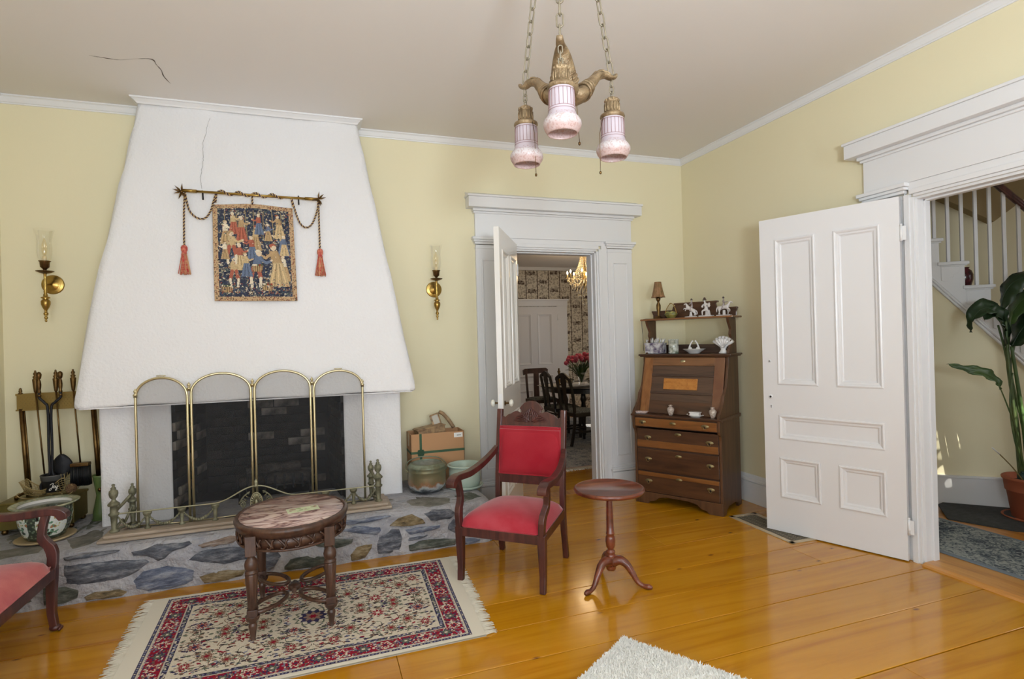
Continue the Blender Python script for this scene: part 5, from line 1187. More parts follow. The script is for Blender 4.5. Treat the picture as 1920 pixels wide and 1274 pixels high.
    b = MB(); b.tube([(x*1.004, y, .350) for x, y, z in edge], .004, 6, closed=True); b.build('piping', vel, so)
    # back upholstery
    def bk(z): return D+.012+(z-.55)*.14
    def back(u, v):
        a_ = u*2-1; c_ = v*2-1; z = lerp(.562, .888, v); k = (1-abs(a_)**8)*(1-abs(c_)**6)
        return (a_*(BW-.014), bk(z)-.022-.022*k**.5, z)
    b = MB(); b.grid(back, 22, 16); b.box(-BW+.014, BW-.014, bk(.6)-.006, bk(.6)+.016, .58, .87); b.build('back_upholstery', velb, t)
    b = MB(); rr_ = [back(u, v) for u, v in [(i/16, 0) for i in range(17)]+[(1, j/8) for j in range(1, 9)]+[(1-i/16, 1) for i in range(1, 17)]+[(0, 1-j/8) for j in range(1, 8)]]; b.tube([(x, y-.002, z) for x, y, z in rr_], .005, 6, closed=True); b.build('piping', velb, t)
    b = MB(); b.box(-BW, BW, bk(.53)-.020, bk(.53)+.010, .498, .566); b.build('lower_back_rail', W, t, bevel=.004)
    hp_ = [(0, 1.066), (.03, 1.062), (.055, 1.048), (.074, 1.028), (.088, 1.012), (.074, .998), (.072, .985), (.085, .980), (.10, .990), (.115, .992), (.135, .984), (.155, .972), (.172, .968), (.19, .952), (.20, .945), (.212, .955), (.236, .958), (.236, .88)]
    poly = [(-x, z) for x, z in reversed(hp_)]+hp_[1:]
    poly = poly[::-1]
    b = MB(); b.prism(poly, -.013, .011, 'y', M=Matrix.Translation((0, bk(.97), 0)) @ Matrix.Translation((0, 0, .96)) @ Matrix.Rotation(R(-8), 4, 'X') @ Matrix.Translation((0, 0, -.96)))
    co = b.build('carved_crest', W, t, bevel=.004)
    b = MB(); T = Matrix.Translation((0, bk(.97)-.014, 0)) @ Matrix.Translation((0, 0, .96)) @ Matrix.Rotation(R(-8), 4, 'X') @ Matrix.Translation((0, 0, -.96))
    for s in (-1, 1):
        for k in range(4): b.tube(smooth_path([(s*.02, 0, .915+k*.006), (s*.06, -.003, .928+k*.012), (s*.095, -.002, .924+k*.010), (s*(.125-k*.006), 0, .930+k*.007)], 4), [.003]+[.005]*11+[.002], 6, M=T)
        for k in range(3): b.tube(smooth_path([(s*.008, 0, .92), (s*(.02+.014*k), -.004, .955), (s*(.012+.016*k), -.004, .99-.006*k), (s*(.002+.010*k), 0, 1.02-.012*k)], 4), [.003]+[.0055]*11+[.002], 6, M=T)
    b.tube([(.016*math.cos(2*PI*k/14), -.003, .975+.02*math.sin(2*PI*k/14)) for k in range(14)], .004, 6, closed=True, M=T); b.sphere((0, 0, .965), .010, 10, 6, M=T); b.build('carving', M['walnut'] if False else W, co)
    return t
fc = Vector((-2.821-2.384-2.047-2.422, -1.427-1.819-1.445-1.098, 0))/4
armchair('armchair', 'red velvet armchair with carved crest beside the stone hearth', (-2.428, -1.450, 0), math.atan2(-.392, .437), M['velvet'], M['velvetr'])
armchair('settee', 'faded pink velvet settee with mahogany arms cut off by the left edge of the photo', (-4.992-.265, -1.492-.30, 0), R(90), M['velvetp'], M['velvetp'], paw=True, wide=.30)

# ================================================================== TRIPOD TABLE
tt = thing('tripod_table', 'small round mahogany tripod table beside the red armchair', 'table', (-1.965, -1.858, 0))
b = MB(); b.lathe([(0, .560), (.20, .560), (.210, .563), (.214, .572), (.212, .584), (.206, .588), (.200, .586), (.196, .5795), (0, .5795)], 64); b.build('tabletop', M['mahog2'], tt)
b = MB(); b.lathe([(.045, .558), (.042, .552), (.022, .538), (.016, .532), (.020, .526), (.015, .520), (.018, .50), (.021, .40), (.023, .315), (.026, .31), (.026, .302), (.021, .298), (.028, .285), (.030, .26), (.026, .225), (.018, .212), (.017, .206), (.026, .200), (.028, .192), (.024, .186), (.028, .176), (.030, .168), (.030, .095), (.026, .085), (0, .083)], 32); b.build('column', M['mahog2'], tt)
for k, (fx, fy) in enumerate(((-.214, -.091), (.163, -.166), (.036, .225))):
    d = Vector((fx, fy, 0)).normalized(); b = MB()
    P = smooth_path([d*.012+Vector((0, 0, .135)), d*.055+Vector((0, 0, .150)), d*.095+Vector((0, 0, .132)), d*.130+Vector((0, 0, .085)), d*.162+Vector((0, 0, .036)), d*.195+Vector((0, 0, .018)), d*.226+Vector((0, 0, .0165)), d*.248+Vector((0, 0, .014))], 5)
    RA = [.034, .028, .023, .019, .014, .013, .017, .008]; b.tube(P, [lerp(RA[min(i//5, 7)], RA[min(i//5+1, 7)], (i % 5)/5) for i in range(len(P))], 12, up=(0, 0, 1)); b.build('leg', M['mahog2'], tt)

# ================================================================== MARBLE TABLE
mt = thing('marble_table', 'oval carved walnut table with a pink-veined marble top', 'table', (-3.775, -1.50, .011)); EA, EB = .298, .345
def marble():
    m, N, L, B = newmat('pink_veined_marble'); tc = N.new('ShaderNodeTexCoord'); mp = N.new('ShaderNodeMapping'); mp.inputs['Rotation'].default_value = (0, 0, R(-38)); mp.inputs['Scale'].default_value = (2, 7, 3); L.new(tc.outputs['Object'], mp.inputs[0])
    n = N.new('ShaderNodeTexNoise'); n.inputs['Scale'].default_value = 1.0; n.inputs['Detail'].default_value = 7; n.inputs['Distortion'].default_value = 1.6; L.new(mp.outputs[0], n.inputs['Vector'])
    r = N.new('ShaderNodeValToRGB'); e = r.color_ramp.elements; e[0].position = .30; e[0].color = srgb(232, 214, 204); e[1].position = .75; e[1].color = srgb(222, 198, 188)
    for p, c in ((.44, srgb(214, 188, 176)), (.485, srgb(150, 116, 110)), (.50, srgb(104, 76, 76)), (.525, srgb(178, 142, 132)), (.58, srgb(216, 192, 180)), (.64, srgb(172, 138, 134))): q = e.new(p); q.color = c
    L.new(n.outputs['Fac'], r.inputs['Fac']); L.new(r.outputs[0], B.inputs['Base Color']); B.inputs['Roughness'].default_value = .2; B.inputs['Coat Weight'].default_value = .1; return m
b = MB(); b.lathe([(0, .562), (.915, .562), (.925, .558), (.925, .54)], 72, sx=EA, sy=EB, M=None); 
b.v = [(x, y, z) for x, y, z in b.v]
b.build('marble_top', marble(), mt)
b = MB(); b.lathe([(.915, .545), (.919, .565), (.935, .568), (.972, .566), (.995, .559), (1.003, .551), (.998, .543), (.985, .536), (.97, .518), (.93, .516), (.90, .520)], 72, sx=EA, sy=EB, cap=False); b.build('carved_rim', M['walnut'], mt)
b = MB(); b.lathe([(.90, .520), (.925, .520), (.925, .452), (.90, .452)], 72, sx=EA, sy=EB, cap=False)
for k in range(26):
    a_ = 2*PI*k/26; f = lambda aa, z, rr=.945: (EA*rr*math.cos(aa), EB*rr*math.sin(aa), z)
    w2 = .075
    b.tube(smooth_path([f(a_-w2, .512), f(a_-w2*.2, .497, .955), f(a_+w2*.5, .476, .955), f(a_, .462), f(a_-w2*.6, .468)], 3), .006, 5)
    b.tube(smooth_path([f(a_+w2, .512), f(a_+w2*.6, .492, .955), f(a_+w2*.9, .468)], 3), .005, 5); b.sphere(f(a_, .490, .95), .007, 6, 5)
b.tube([(EA*.94*math.cos(2*PI*k/60), EB*.94*math.sin(2*PI*k/60), .454) for k in range(60)], .007, 6, closed=True); b.build('carved_apron', M['walnut'], mt)
lx, ly = .19, .255
LG = [(-lx, -ly), (lx, -ly), (lx, ly), (-lx, ly)]
for (x, y) in LG:
    b = MB(); b.box(x-.026, x+.026, y-.026, y+.026, .43, .53); T = Matrix.Translation((x, y, 0)) @ Matrix.Diagonal((1.2, 1.2, 1, 1))
    b.lathe([(.016, .43), (.014, .42), (.024, .405), (.028, .385), (.026, .365), (.020, .357), (.026, .350), (.027, .342), (.020, .336)], 20, M=T)
    b.lathe([(.024, .338), (.025, .33), (.017, .155)], 20, M=T, flute=.07); b.box(x-.025, x+.025, y-.025, y+.025, .108, .158)
    b.lathe([(.030, .125), (.026, .105), (.018, .095), (.013, .088), (.017, .078), (.018, .070), (.016, .062), (.009, .004), (.011, 0)], 16, M=T); b.build('leg', M['walnut'], mt, bevel=.002)
b = MB()
for (x, y) in LG:
    c = Vector((x, y, 0))*.60+Vector((0, 0, .135)); d = Vector((x, y, 0)).normalized(); s_ = Vector((-d.y, d.x, 0)); h = Vector((x, y, 0)).length
    P = [c+d*(h*.36*math.cos(2*PI*k/26))+s_*(.055*math.sin(2*PI*k/26)) for k in range(26)]; b.tube(P, .0115, 6, closed=True)
b.tube([(0, -.06, .135), (0, .06, .135)], .014, 8); b.lathe([(.028, .12), (.034, .128), (.034, .142), (.028, .15), (0, .152)], 20); b.build('looped_stretcher', M['walnut'], mt)
b = MB(); b.box(-.085, .085, -.045, .045, 0, .002, mi=0)
q = random.Random(2)
for k in range(16): x, y, r_ = q.uniform(-.07, .07), q.uniform(-.034, .034), q.uniform(.006, .016); b.lathe([(r_, .0021), (0, .0023)], 8, M=Matrix.Translation((x, y, 0)) @ Matrix.Diagonal((1, .6, 1, 1)), mi=1+k % 2, cap=False)
o = b.build('leaflet', [mat('pale_green_card', srgb(206, 212, 176), .6), mat('card_green', srgb(150, 166, 116), .7), mat('card_red', srgb(150, 100, 84), .7)]); o.location = (-3.72, -1.50, .5715); o.rotation_euler = (0, 0, R(10)); tag(o, 'pale green printed leaflet lying on the marble table top', 'leaflet')

# ================================================================== FLOOR VENT
b = MB(); VW, VD = .255, .66
b.box(-.0, VW, -VD, 0, 0, .0012, mi=1)
for q_ in ((0, VW, -.034, 0), (0, VW, -VD, -VD+.034), (0, .034, -VD, 0), (VW-.034, VW, -VD, 0)): b.box(q_[0], q_[1], q_[2], q_[3], .0, .006)
t = thing('floor_vent', 'long metal floor register partly under the open white door', 'vent', (-.465, -1.135, 0), R(-1.5))
b.build('register_frame', [mat('vent_frame', srgb(196, 178, 148), .5), mat('vent_dark', srgb(36, 32, 26), .8)], t)
b = MB()
for k in range(30): y = -.028-k*(VD-.056)/29; b.box(.022, VW-.034, y-.005, y+.003, .001, .004)
for k in range(3): x = .07+k*.055; b.box(x, x+.006, -VD+.02, -.02, .001, .0045)
b.build('grille', mat('vent_grille', srgb(128, 118, 100), .5, .2), t)
# ================================================================== FALL-FRONT DESK in the corner
DKM = Matrix.Translation((-.908, -.441, 0)) @ Matrix.Rotation(math.atan2(-.862, .508), 4, 'Z')
dk = thing('fall_front_desk', 'dark antique fall-front desk with shelves standing across the corner', 'desk', (-.908, -.441, 0), math.atan2(-.862, .508))
DW = .79
side = [(.0, 0), (.07, 0), (.09, .035), (.14, .055), (.30, .055), (.35, .035), (.37, 0), (.45, 0), (.45, 1.318), (.215, 1.318), (.213, 1.25), (.185, 1.16), (.150, 1.05), (.108, 1.00), (.088, .985), (.070, .93), (.030, .885), (-.012, .845), (-.040, .812), (-.036, .70), (-.026, .672), (-.008, .655), (.0, .62)]
for x in (0, DW-.022):
    b = MB(); b.prism(side, x, x+.022, 'x'); b.build('side_panel', M['desk'], dk, bevel=.002)
b = MB(); b.box(.02, DW-.02, .43, .45, .06, 1.31); b.build('back_panel', M['deskdark'], dk)
b = MB(); b.box(.018, DW-.018, .012, .44, .10, .66); b.box(.018, DW-.018, -.018, .44, .69, .785); b.build('carcass', M['deskdark'], dk)
b = MB(); b.box(-.012, DW+.012, -.046, .46, .785, .803); b.build('writing_ledge', M['deskh'], dk, bevel=.004)
b = MB(); b.box(.0, DW, .43, .458, .785, .803); b.box(DW-.002, DW+.010, .0, .455, .772, .806); b.box(-.010, .002, .0, .455, .772, .806); b.build('waist_moulding', M['desk'], dk, bevel=.003)
def plate(b, u, v, z, ring_=True, s=1):
    T = Matrix.Translation((u, v, z)) @ Matrix.Rotation(R(90), 4, 'X')
    b.lathe([(.034*s, 0), (.034*s, .0015), (.030*s, .003), (.012*s, .004), (.011*s, .007), (0, .008)], 20, M=T, sy=.45, mi=0)
    if ring_: b.tube([(u+.013*math.cos(a_), v-.010, z-.011+.013*math.sin(a_)) for a_ in [2*PI*k/18 for k in range(18)]], .0018, 6, closed=True, mi=0); b.lathe([(.007, .008), (.005, .012), (0, .013)], 10, M=T @ Matrix.Translation((0, -.008, 0)), mi=1)
def drawer(name, z0, z1, v, mainm, strip, sm, hz, ez, hu, eu):
    b = MB(); b.box(.026, DW-.026, v-.014, v+.05, z0, z1); f = b.build(name, mainm, dk, bevel=.003)
    if strip: b = MB(); b.box(.028, DW-.028, v-.018, v-.013, strip[0], strip[1]); b.build('inlaid_band', sm, f, bevel=.002)
    for u in hu: b = MB(); plate(b, u, v-.016, hz); b.build('ring_pull', [M['oldbrass'], M['black']], f)
    b = MB(); plate(b, eu, v-.016, ez, False, .9); b.build('escutcheon', M['oldbrass'], f)
drawer('drawer', .697, .772, -.020, M['desko'], None, None, .736, .738, (.10, .668), .385)
drawer('drawer', .505, .672, .012, M['deskh'], (.508, .568), M['desko'], .598, .642, (.132, .690), .415)
drawer('drawer', .300, .492, .012, M['deskh'], None, None, .405, .452, (.132, .690), .415)
drawer('drawer', .108, .288, .012, M['deskh'], (.250, .285), M['desko'], .208, .250, (.132, .690), .415)
ap = [(0, 0), (.12, 0), (.14, .022), (.19, .034), (.22, .062), (.30, .078), (.49, .078), (.57, .062), (.60, .034), (.65, .022), (.67, 0), (.79, 0), (.79, .104), (0, .104)]
b = MB(); b.prism(ap, -.006, .016, 'y'); b.build('shaped_plinth', M['desk'], dk, bevel=.003)
# fall front lid, leaning back
LL = .515; th_ = math.atan2(.135, .50)
LM = Matrix.Translation((.024, .070, .805)) @ Matrix.Rotation(-th_, 4, 'X')
LW = DW-.048
def lbox(x0, x1, z0, z1, d=0.0, name=None, m=None, par=None):
    b = MB(); b.box(x0, x1, -d, .02, z0, z1, M=LM); return b.build(name, m, par, bevel=.002)
lid = lbox(.0, LW, 0, LL, -.006, 'fall_front', wood('slat_wood', [srgb(66, 46, 34), srgb(88, 64, 48), srgb(98, 72, 56)], 'x', 2.2, .1, .4, .2), dk)
lbox(0, .085, 0, LL, .004, 'stile', M['deskv'], lid); lbox(LW-.085, LW, 0, LL, .004, 'stile', mat('brown_stile', srgb(126, 88, 60), .4, vcol=srgb(112, 72, 50), vscale=9), lid)
lbox(.085, LW-.085, LL-.075, LL, .004, 'rail', M['deskh'] if False else wood('rail_wood', [srgb(96, 62, 36), srgb(124, 84, 50), srgb(134, 92, 58)], 'x', 2.2, .1, .4, .2), lid)
lbox(.085, LW-.085, 0, .115, .004, 'rail', M['deskh'], lid)
lbox(.085, LW-.085, .340, .362, .006, 'divider', M['deskdark'], lid); lbox(.085, LW-.085, .180, .202, .006, 'divider', M['deskdark'], lid)
lbox(.205, LW-.225, .222, .322, .002, 'inlaid_panel', M['burl'], lid)
b = MB(); T = LM @ Matrix.Translation((.37, -.004, LL-.035)) @ Matrix.Rotation(R(90), 4, 'X'); b.lathe([(.024, 0), (.022, .002), (0, .003)], 16, M=T, sy=.6); b.build('escutcheon', M['brassp'], lid)
# upper works
b = MB(); b.box(-.032, DW+.032, .175, .475, 1.318, 1.334); b.box(-.022, DW+.022, .185, .47, 1.308, 1.318); b.build('shelf', M['deskh'], dk, bevel=.004)
brk = [(.44, 1.334), (.25, 1.334), (.262, 1.37), (.285, 1.39), (.315, 1.42), (.300, 1.45), (.318, 1.475), (.300, 1.50), (.315, 1.54), (.295, 1.57), (.268, 1.60), (.25, 1.645), (.44, 1.645)]
for x in (.006, DW-.028): b = MB(); b.prism(list(reversed(brk)), x, x+.022, 'x'); b.build('gallery_bracket', M['desk'], dk, bevel=.003)
b = MB(); b.box(.02, DW-.02, .43, .445, 1.334, 1.415); b.build('gallery_rail', M['deskdark'], dk, bevel=.003)
b = MB(); b.box(-.036, DW+.036, .235, .475, 1.645, 1.661); b.build('shelf', M['desko'] if False else wood('top_shelf', [srgb(96, 58, 28), srgb(128, 82, 44), srgb(140, 96, 58)], 'x', 2.2, .1, .38, .3), dk, bevel=.005)
cr2 = [(.0, 1.661), (.79, 1.661), (.79, 1.70), (.80, 1.72), (.80, 1.738), (.735, 1.738), (.64, 1.738), (.615, 1.76), (.612, 1.782), (.625, 1.80), (.225, 1.80), (.225, 1.785), (.205, 1.775), (.195, 1.745), (.18, 1.738), (-.01, 1.738), (-.01, 1.72), (0, 1.70)]
b = MB(); b.prism(cr2, .440, .458, 'y'); b.box(-.012, .18, .43, .468, 1.728, 1.742); b.box(.66, .80, .43, .468, 1.728, 1.742); b.box(.215, .63, .43, .468, 1.79, 1.806); b.build('crest_board', M['deskh'], dk, bevel=.003)
# ---------- things on the desk
def onD(u, v, z): return DKM @ Vector((u, v, z))
DR = math.atan2(-.862, .508)
def placed(o, u, v, z, rz=0): o.location = onD(u, v, z); o.rotation_euler = (0, 0, DR+rz); return o
TS, SS, LS = 1.6615, 1.3345, .8035
lt = thing('table_lamp', 'small brass lamp with a beaded brown shade at the left end of the desk top', 'lamp'); placed(lt, .105, .34, TS)
b = MB(); b.box(-.036, .036, -.036, .036, 0, .010); b.box(-.024, .024, -.024, .024, .010, .024); b.lathe([(.016, .024), (.013, .034), (.015, .06), (.021, .10), (.021, .13), (.010, .158), (.012, .168), (.020, .178), (.022, .196), (.013, .206), (.008, .215), (.008, .25)], 16); b.build('lamp_base', M['bronze'], lt)
b = MB(); ns = 16; vs = []
for (r_, z) in ((.066, .205), (.060, .215), (.046, .27), (.032, .345), (.033, .35)):
    for k in range(ns*2): a_ = 2*PI*k/(ns*2); rr_ = r_*(1 if k % 2 else .95); vs.append((rr_*math.cos(a_), rr_*math.sin(a_), z+(-.006 if k % 4 == 0 and r_ > .06 else 0)))
n2 = ns*2; b.add(vs, [(i*n2+k, i*n2+(k+1) % n2, (i+1)*n2+(k+1) % n2, (i+1)*n2+k) for i in range(4) for k in range(n2)])
b.build('lamp_shade', mat('beaded_brown_shade', srgb(120, 96, 56), .6, .2, bump=.6, bscale=180, vcol=srgb(164, 122, 88), vscale=28), lt)
b = MB(); b.tube(smooth_path([(-.03, .0, .004), (-.08, .0, .003), (-.135, -.02, .003), (-.160, -.03, -.02), (-.155, -.03, -.15), (-.15, -.03, -.30)], 5), .0022, 6); b.build('power_cord', M['iron'], lt)
bk_ = thing('flower_basket', 'small green ceramic basket of leaves with a gilt handle on the desk top', 'ornament'); placed(bk_, .225, .345, TS)
b = MB(); b.lathe([(.03, 0), (.036, .004), (.058, .03), (.066, .045), (.062, .045), (.05, .03), (0, .02)], 20, sy=.7); b.build('bowl', mat('green_lustre_glaze', srgb(84, 96, 50), .35, coat=.4, vcol=srgb(150, 136, 70), vscale=30), bk_)
b = MB(); b.tube(smooth_path([(-.055, 0, .04), (-.042, 0, .09), (-.008, 0, .135), (.012, 0, .138), (.040, 0, .10), (.056, 0, .04)], 5), .0035, 6); b.sphere((.0, 0, .138), .009, 8, 6, sc=(1.6, .6, .7)); b.build('handle', M['brass'], bk_)
b = MB(); q = random.Random(8)
for k in range(16): a_ = q.uniform(0, 6.3); r_ = q.uniform(.0, .05); b.sphere((r_*math.cos(a_), .65*r_*math.sin(a_), .045+q.uniform(0, .014)), .014, 8, 5, sc=(1.2, .8, .6))
b.build('leaves', mat('gilded_green_leaves', srgb(98, 112, 56), .4, vcol=srgb(188, 178, 110), vscale=40), bk_)
# porcelain figurines: one continuous white body each, darker clothes as children
PORC = mat('glazed_figurine', srgb(214, 208, 204), .25, coat=.4)
COATM = mat('painted_coat', srgb(120, 106, 104), .35, coat=.3, vcol=srgb(190, 178, 174), vscale=60); HATM = mat('painted_hat', srgb(70, 56, 50), .4)
def skin_body(name, verts, edges, rads, m, par, M_=None, sub=1):
    me = bpy.data.meshes.new(name); me.from_pydata([tuple((M_ @ Vector(v)) if M_ is not None else Vector(v)) for v in verts], edges, []); me.materials.append(m)
    o = bpy.data.objects.new(name, me); COL.objects.link(o); o.parent = par
    sk = o.modifiers.new('skin', 'SKIN'); sk.use_smooth_shade = True
    for i, r_ in enumerate(rads): me.skin_vertices[0].data[i].radius = (r_, r_); me.skin_vertices[0].data[i].use_root = (i == 0)
    sb = o.modifiers.new('sub', 'SUBSURF'); sb.levels = sub; sb.render_levels = sub; return o
def horse(par, rear):
    if rear:
        V = [(.030, 0, .050), (.005, 0, .062), (-.022, 0, .080), (-.036, 0, .100), (-.042, 0, .116), (-.056, 0, .112), (-.064, 0, .104), (.034, .009, .035), (.044, .010, .018), (.036, .010, .004), (.034, -.009, .035), (.042, -.010, .018), (.030, -.010, .004), (-.036, .009, .066), (-.054, .010, .064), (-.056, .010, .050), (-.036, -.009, .070), (-.058, -.010, .074), (-.064, -.010, .062), (.048, 0, .050), (.058, 0, .030), (.056, 0, .012)]
    else:
        V = [(.034, 0, .062), (.006, 0, .060), (-.026, 0, .064), (-.040, 0, .084), (-.048, 0, .102), (-.062, 0, .098), (-.070, 0, .088), (.036, .009, .042), (.042, .010, .022), (.036, .010, .003), (.036, -.009, .042), (.034, -.010, .022), (.040, -.010, .003), (-.028, .009, .040), (-.030, .010, .020), (-.026, .010, .003), (-.032, -.009, .048), (-.050, -.010, .040), (-.046, -.010, .022), (.050, 0, .064), (.060, 0, .044), (.058, 0, .022)]
    E = [(0, 1), (1, 2), (2, 3), (3, 4), (4, 5), (5, 6), (0, 7), (7, 8), (8, 9), (0, 10), (10, 11), (11, 12), (2, 13), (13, 14), (14, 15), (2, 16), (16, 17), (17, 18), (0, 19), (19, 20), (20, 21)]
    Rr = [.0165, .016, .0155, .010, .009, .006, .004, .009, .0045, .0045, .009, .0045, .0045, .008, .0045, .0045, .008, .0045, .0045, .006, .006, .002]
    return skin_body('horse', V, E, Rr, PORC, par)
def rider(par, x, z, s, m, armx=-.03):
    V = [(x, 0, z), (x, 0, z+.020*s), (x-.002, 0, z+.036*s), (x-.002, 0, z+.046*s), (x-.003, 0, z+.056*s), (x-.003, 0, z+.064*s), (x-.010, .011, z+.034*s), (x+armx*.5, .014, z+.024*s), (x+armx, .008, z+.028*s), (x-.006, -.011, z+.034*s), (x+armx*.4, -.014, z+.026*s), (x+armx*.9, -.010, z+.020*s), (x-.008, .013, z-.010*s), (x-.010, .015, z-.030*s), (x-.018, .015, z-.040*s), (x-.008, -.013, z-.010*s), (x-.012, -.015, z-.030*s), (x-.020, -.015, z-.040*s)]
    E = [(0, 1), (1, 2), (2, 3), (3, 4), (4, 5), (2, 6), (6, 7), (7, 8), (2, 9), (9, 10), (10, 11), (0, 12), (12, 13), (13, 14), (0, 15), (15, 16), (16, 17)]
    return skin_body('rider', V, E, [.011*s, .009*s, .010*s, .0045*s, .0085*s, .007*s, .005*s, .0045*s, .004*s, .005*s, .0045*s, .004*s, .0065*s, .005*s, .004*s, .0065*s, .005*s, .004*s], m, par)
def tricorn(par, x, z):
    b = MB(); b.lathe([(.013, 0), (.014, .002), (.008, .004), (.007, .010), (0, .012)], 10, M=Matrix.Translation((x, 0, z)) @ Matrix.Diagonal((1, .8, 1, 1))); b.build('hat', HATM, par)
g_ = 'porcelain figurines on the desk top'
f1 = thing('porcelain_figurine', 'porcelain rider on a rearing horse, left of the three figurines on the desk', 'figurine', group=g_); placed(f1, .415, .35, TS)
b = MB(); b.lathe([(.058, 0), (.060, .004), (.055, .010), (0, .012)], 24, sy=.55); b.lathe([(.018, .01), (.012, .03), (.010, .05), (0, .055)], 10); b.build('base', PORC, f1)
h_ = horse(f1, True); h_.scale = (1.02, 1.02, 1.02); h_.location = (0, 0, .010); o = rider(f1, .012, .098, 1.0, COATM); tricorn(f1, .009, .160)
f2 = thing('porcelain_figurine', 'porcelain seated figure in a dark cloak, middle one of the three figurines', 'figurine', group=g_); placed(f2, .556, .35, TS)
b = MB(); b.box(-.060, .060, -.032, .032, 0, .012); b.lathe([(.026, .012), (.022, .04), (.018, .060), (0, .062)], 14, M=Matrix.Translation((.012, .004, 0))); b.build('base', PORC, f2, bevel=.003)
V = [(.006, 0, .066), (.004, 0, .090), (-.004, 0, .112), (-.008, 0, .126), (-.012, -.002, .140), (-.013, -.002, .150), (-.026, 0, .106), (-.036, -.010, .088), (-.018, -.020, .086), (.020, 0, .110), (.038, -.006, .098), (.026, -.020, .084), (-.012, -.010, .060), (-.030, -.018, .052), (-.028, -.018, .014), (.014, -.014, .058), (.030, -.022, .046), (.026, -.020, .014)]
skin_body('seated_figure', V, [(0, 1), (1, 2), (2, 3), (3, 4), (4, 5), (2, 6), (6, 7), (7, 8), (2, 9), (9, 10), (10, 11), (0, 12), (12, 13), (13, 14), (0, 15), (15, 16), (16, 17)], [.016, .015, .013, .006, .011, .009, .009, .008, .006, .009, .008, .006, .010, .008, .006, .010, .008, .006], PORC, f2)
b = MB(); b.lathe([(.020, .058), (.026, .07), (.022, .095), (.012, .120), (.006, .124)], 14, M=Matrix.Translation((.004, .008, 0)), cap=False); b.lathe([(.022, .150), (.016, .156), (.012, .160), (.010, .172), (0, .178)], 12, M=Matrix.Translation((-.012, 0, -.002))); b.build('dark_hat_and_cloak', HATM, f2)
b = MB(); b.sphere((.034, -.014, .115), .010, 8, 6); b.sphere((.034, -.022, .100), .012, 8, 6, sc=(1, .8, 1.4)); b.build('small_child', PORC, f2)
f3 = thing('porcelain_figurine', 'porcelain rider on a walking horse, right of the three figurines on the desk', 'figurine', group=g_); placed(f3, .715, .35, TS)
b = MB(); b.box(-.062, .060, -.028, .028, 0, .010); b.lathe([(.014, .01), (.012, .05), (0, .052)], 10); b.build('base', PORC, f3, bevel=.003)
h_ = horse(f3, False); h_.scale = (-1.1, 1.0, 1.12); h_.location = (0, 0, .009); o = rider(f3, .0, .098, .95, COATM, .03); tricorn(f3, -.004, .158)
# shelf below
cach = mat('painted_porcelain_box', srgb(222, 220, 220), .2, coat=.5, vcol=srgb(80, 66, 96), vscale=22)
pb = thing('floral_planter', 'square porcelain planter full of white china petals at the left of the desk shelf', 'planter'); placed(pb, .080, .31, SS)
b = MB(); b.box(-.082, .082, -.055, .055, .004, .088); b.box(-.088, .088, -.060, .060, .084, .102); b.box(-.07, .07, -.045, .045, 0, .004); b.build('planter_body', cach, pb, bevel=.006)
b = MB(); q = random.Random(3)
for k in range(26):
    x, y = q.uniform(-.075, .075), q.uniform(-.04, .04); d = Vector((x*5+q.uniform(-.3, .3), y*5+q.uniform(-.3, .3), 1)).normalized(); p = Vector((x, y, .10)); b.tube([p, p+d*.02, p+d*q.uniform(.035, .055)], [.004, .012, .002], 6, flat=.35)
b.build('china_petals', M['ceram'], pb)
b = MB(); b.lathe([(.044, 0), (.047, .003), (.047, .012), (.045, .014), (.045, .118), (.048, .122), (.048, .132), (.042, .132), (.041, .02), (0, .018)], 32)
o = b.build('porcelain_jar', mat('leaf_painted_jar', srgb(214, 216, 206), .2, coat=.5, vcol=srgb(96, 108, 88), vscale=34)); placed(o, .258, .31, SS); tag(o, 'white jar painted with green leaves on the desk shelf', 'jar')
sw = thing('swan_dish', 'shallow white dish with two china swans on the desk shelf', 'dish'); placed(sw, .452, .31, SS)
b = MB(); b.lathe([(.045, 0), (.048, .004), (.06, .012), (.100, .038), (.104, .040), (.100, .042), (.055, .018), (0, .014)], 36, sy=.75); b.build('dish', M['ceram'], sw)
for s in (-1, 1):
    b = MB(); b.tube(smooth_path([(s*.042, 0, .018), (s*.044, 0, .040), (s*.036, 0, .075), (s*.020, 0, .105), (s*.012, 0, .112)], 5), [.018]*3+[.016, .014, .013, .012, .010, .009, .008]+[.007]*11, 10); b.sphere((s*.014, 0, .110), .009, 8, 6); b.sphere((s*.034, 0, .035), .020, 10, 8, sc=(.9, 1.1, 1.2)); b.build('swan', M['ceram'], sw)
b = MB(); b.lathe([(.040, 0), (.042, .006), (.030, .018), (.022, .034), (.030, .055), (.038, .062), (0, .07)], 24, sy=.7)
for k in range(7):
    a_ = R(-54+18*k); d = Vector((math.sin(a_), 0, math.cos(a_))); b.tube([Vector((0, 0, .045))+d*.01, Vector((0, 0, .045))+d*.06, Vector((0, 0, .045))+d*.105], [.010, .012, .0145], 10)
for k in range(5):
    a_ = R(-36+18*k); d = Vector((math.sin(a_), -.25, math.cos(a_))).normalized(); b.tube([Vector((0, -.01, .045))+d*.01, Vector((0, -.01, .045))+d*.05, Vector((0, -.01, .045))+d*.09], [.009, .011, .013], 10)
o = b.build('tulip_vase', M['ceram']); placed(o, .715, .31, SS); tag(o, 'white fan-shaped five-finger vase at the right of the desk shelf', 'vase')
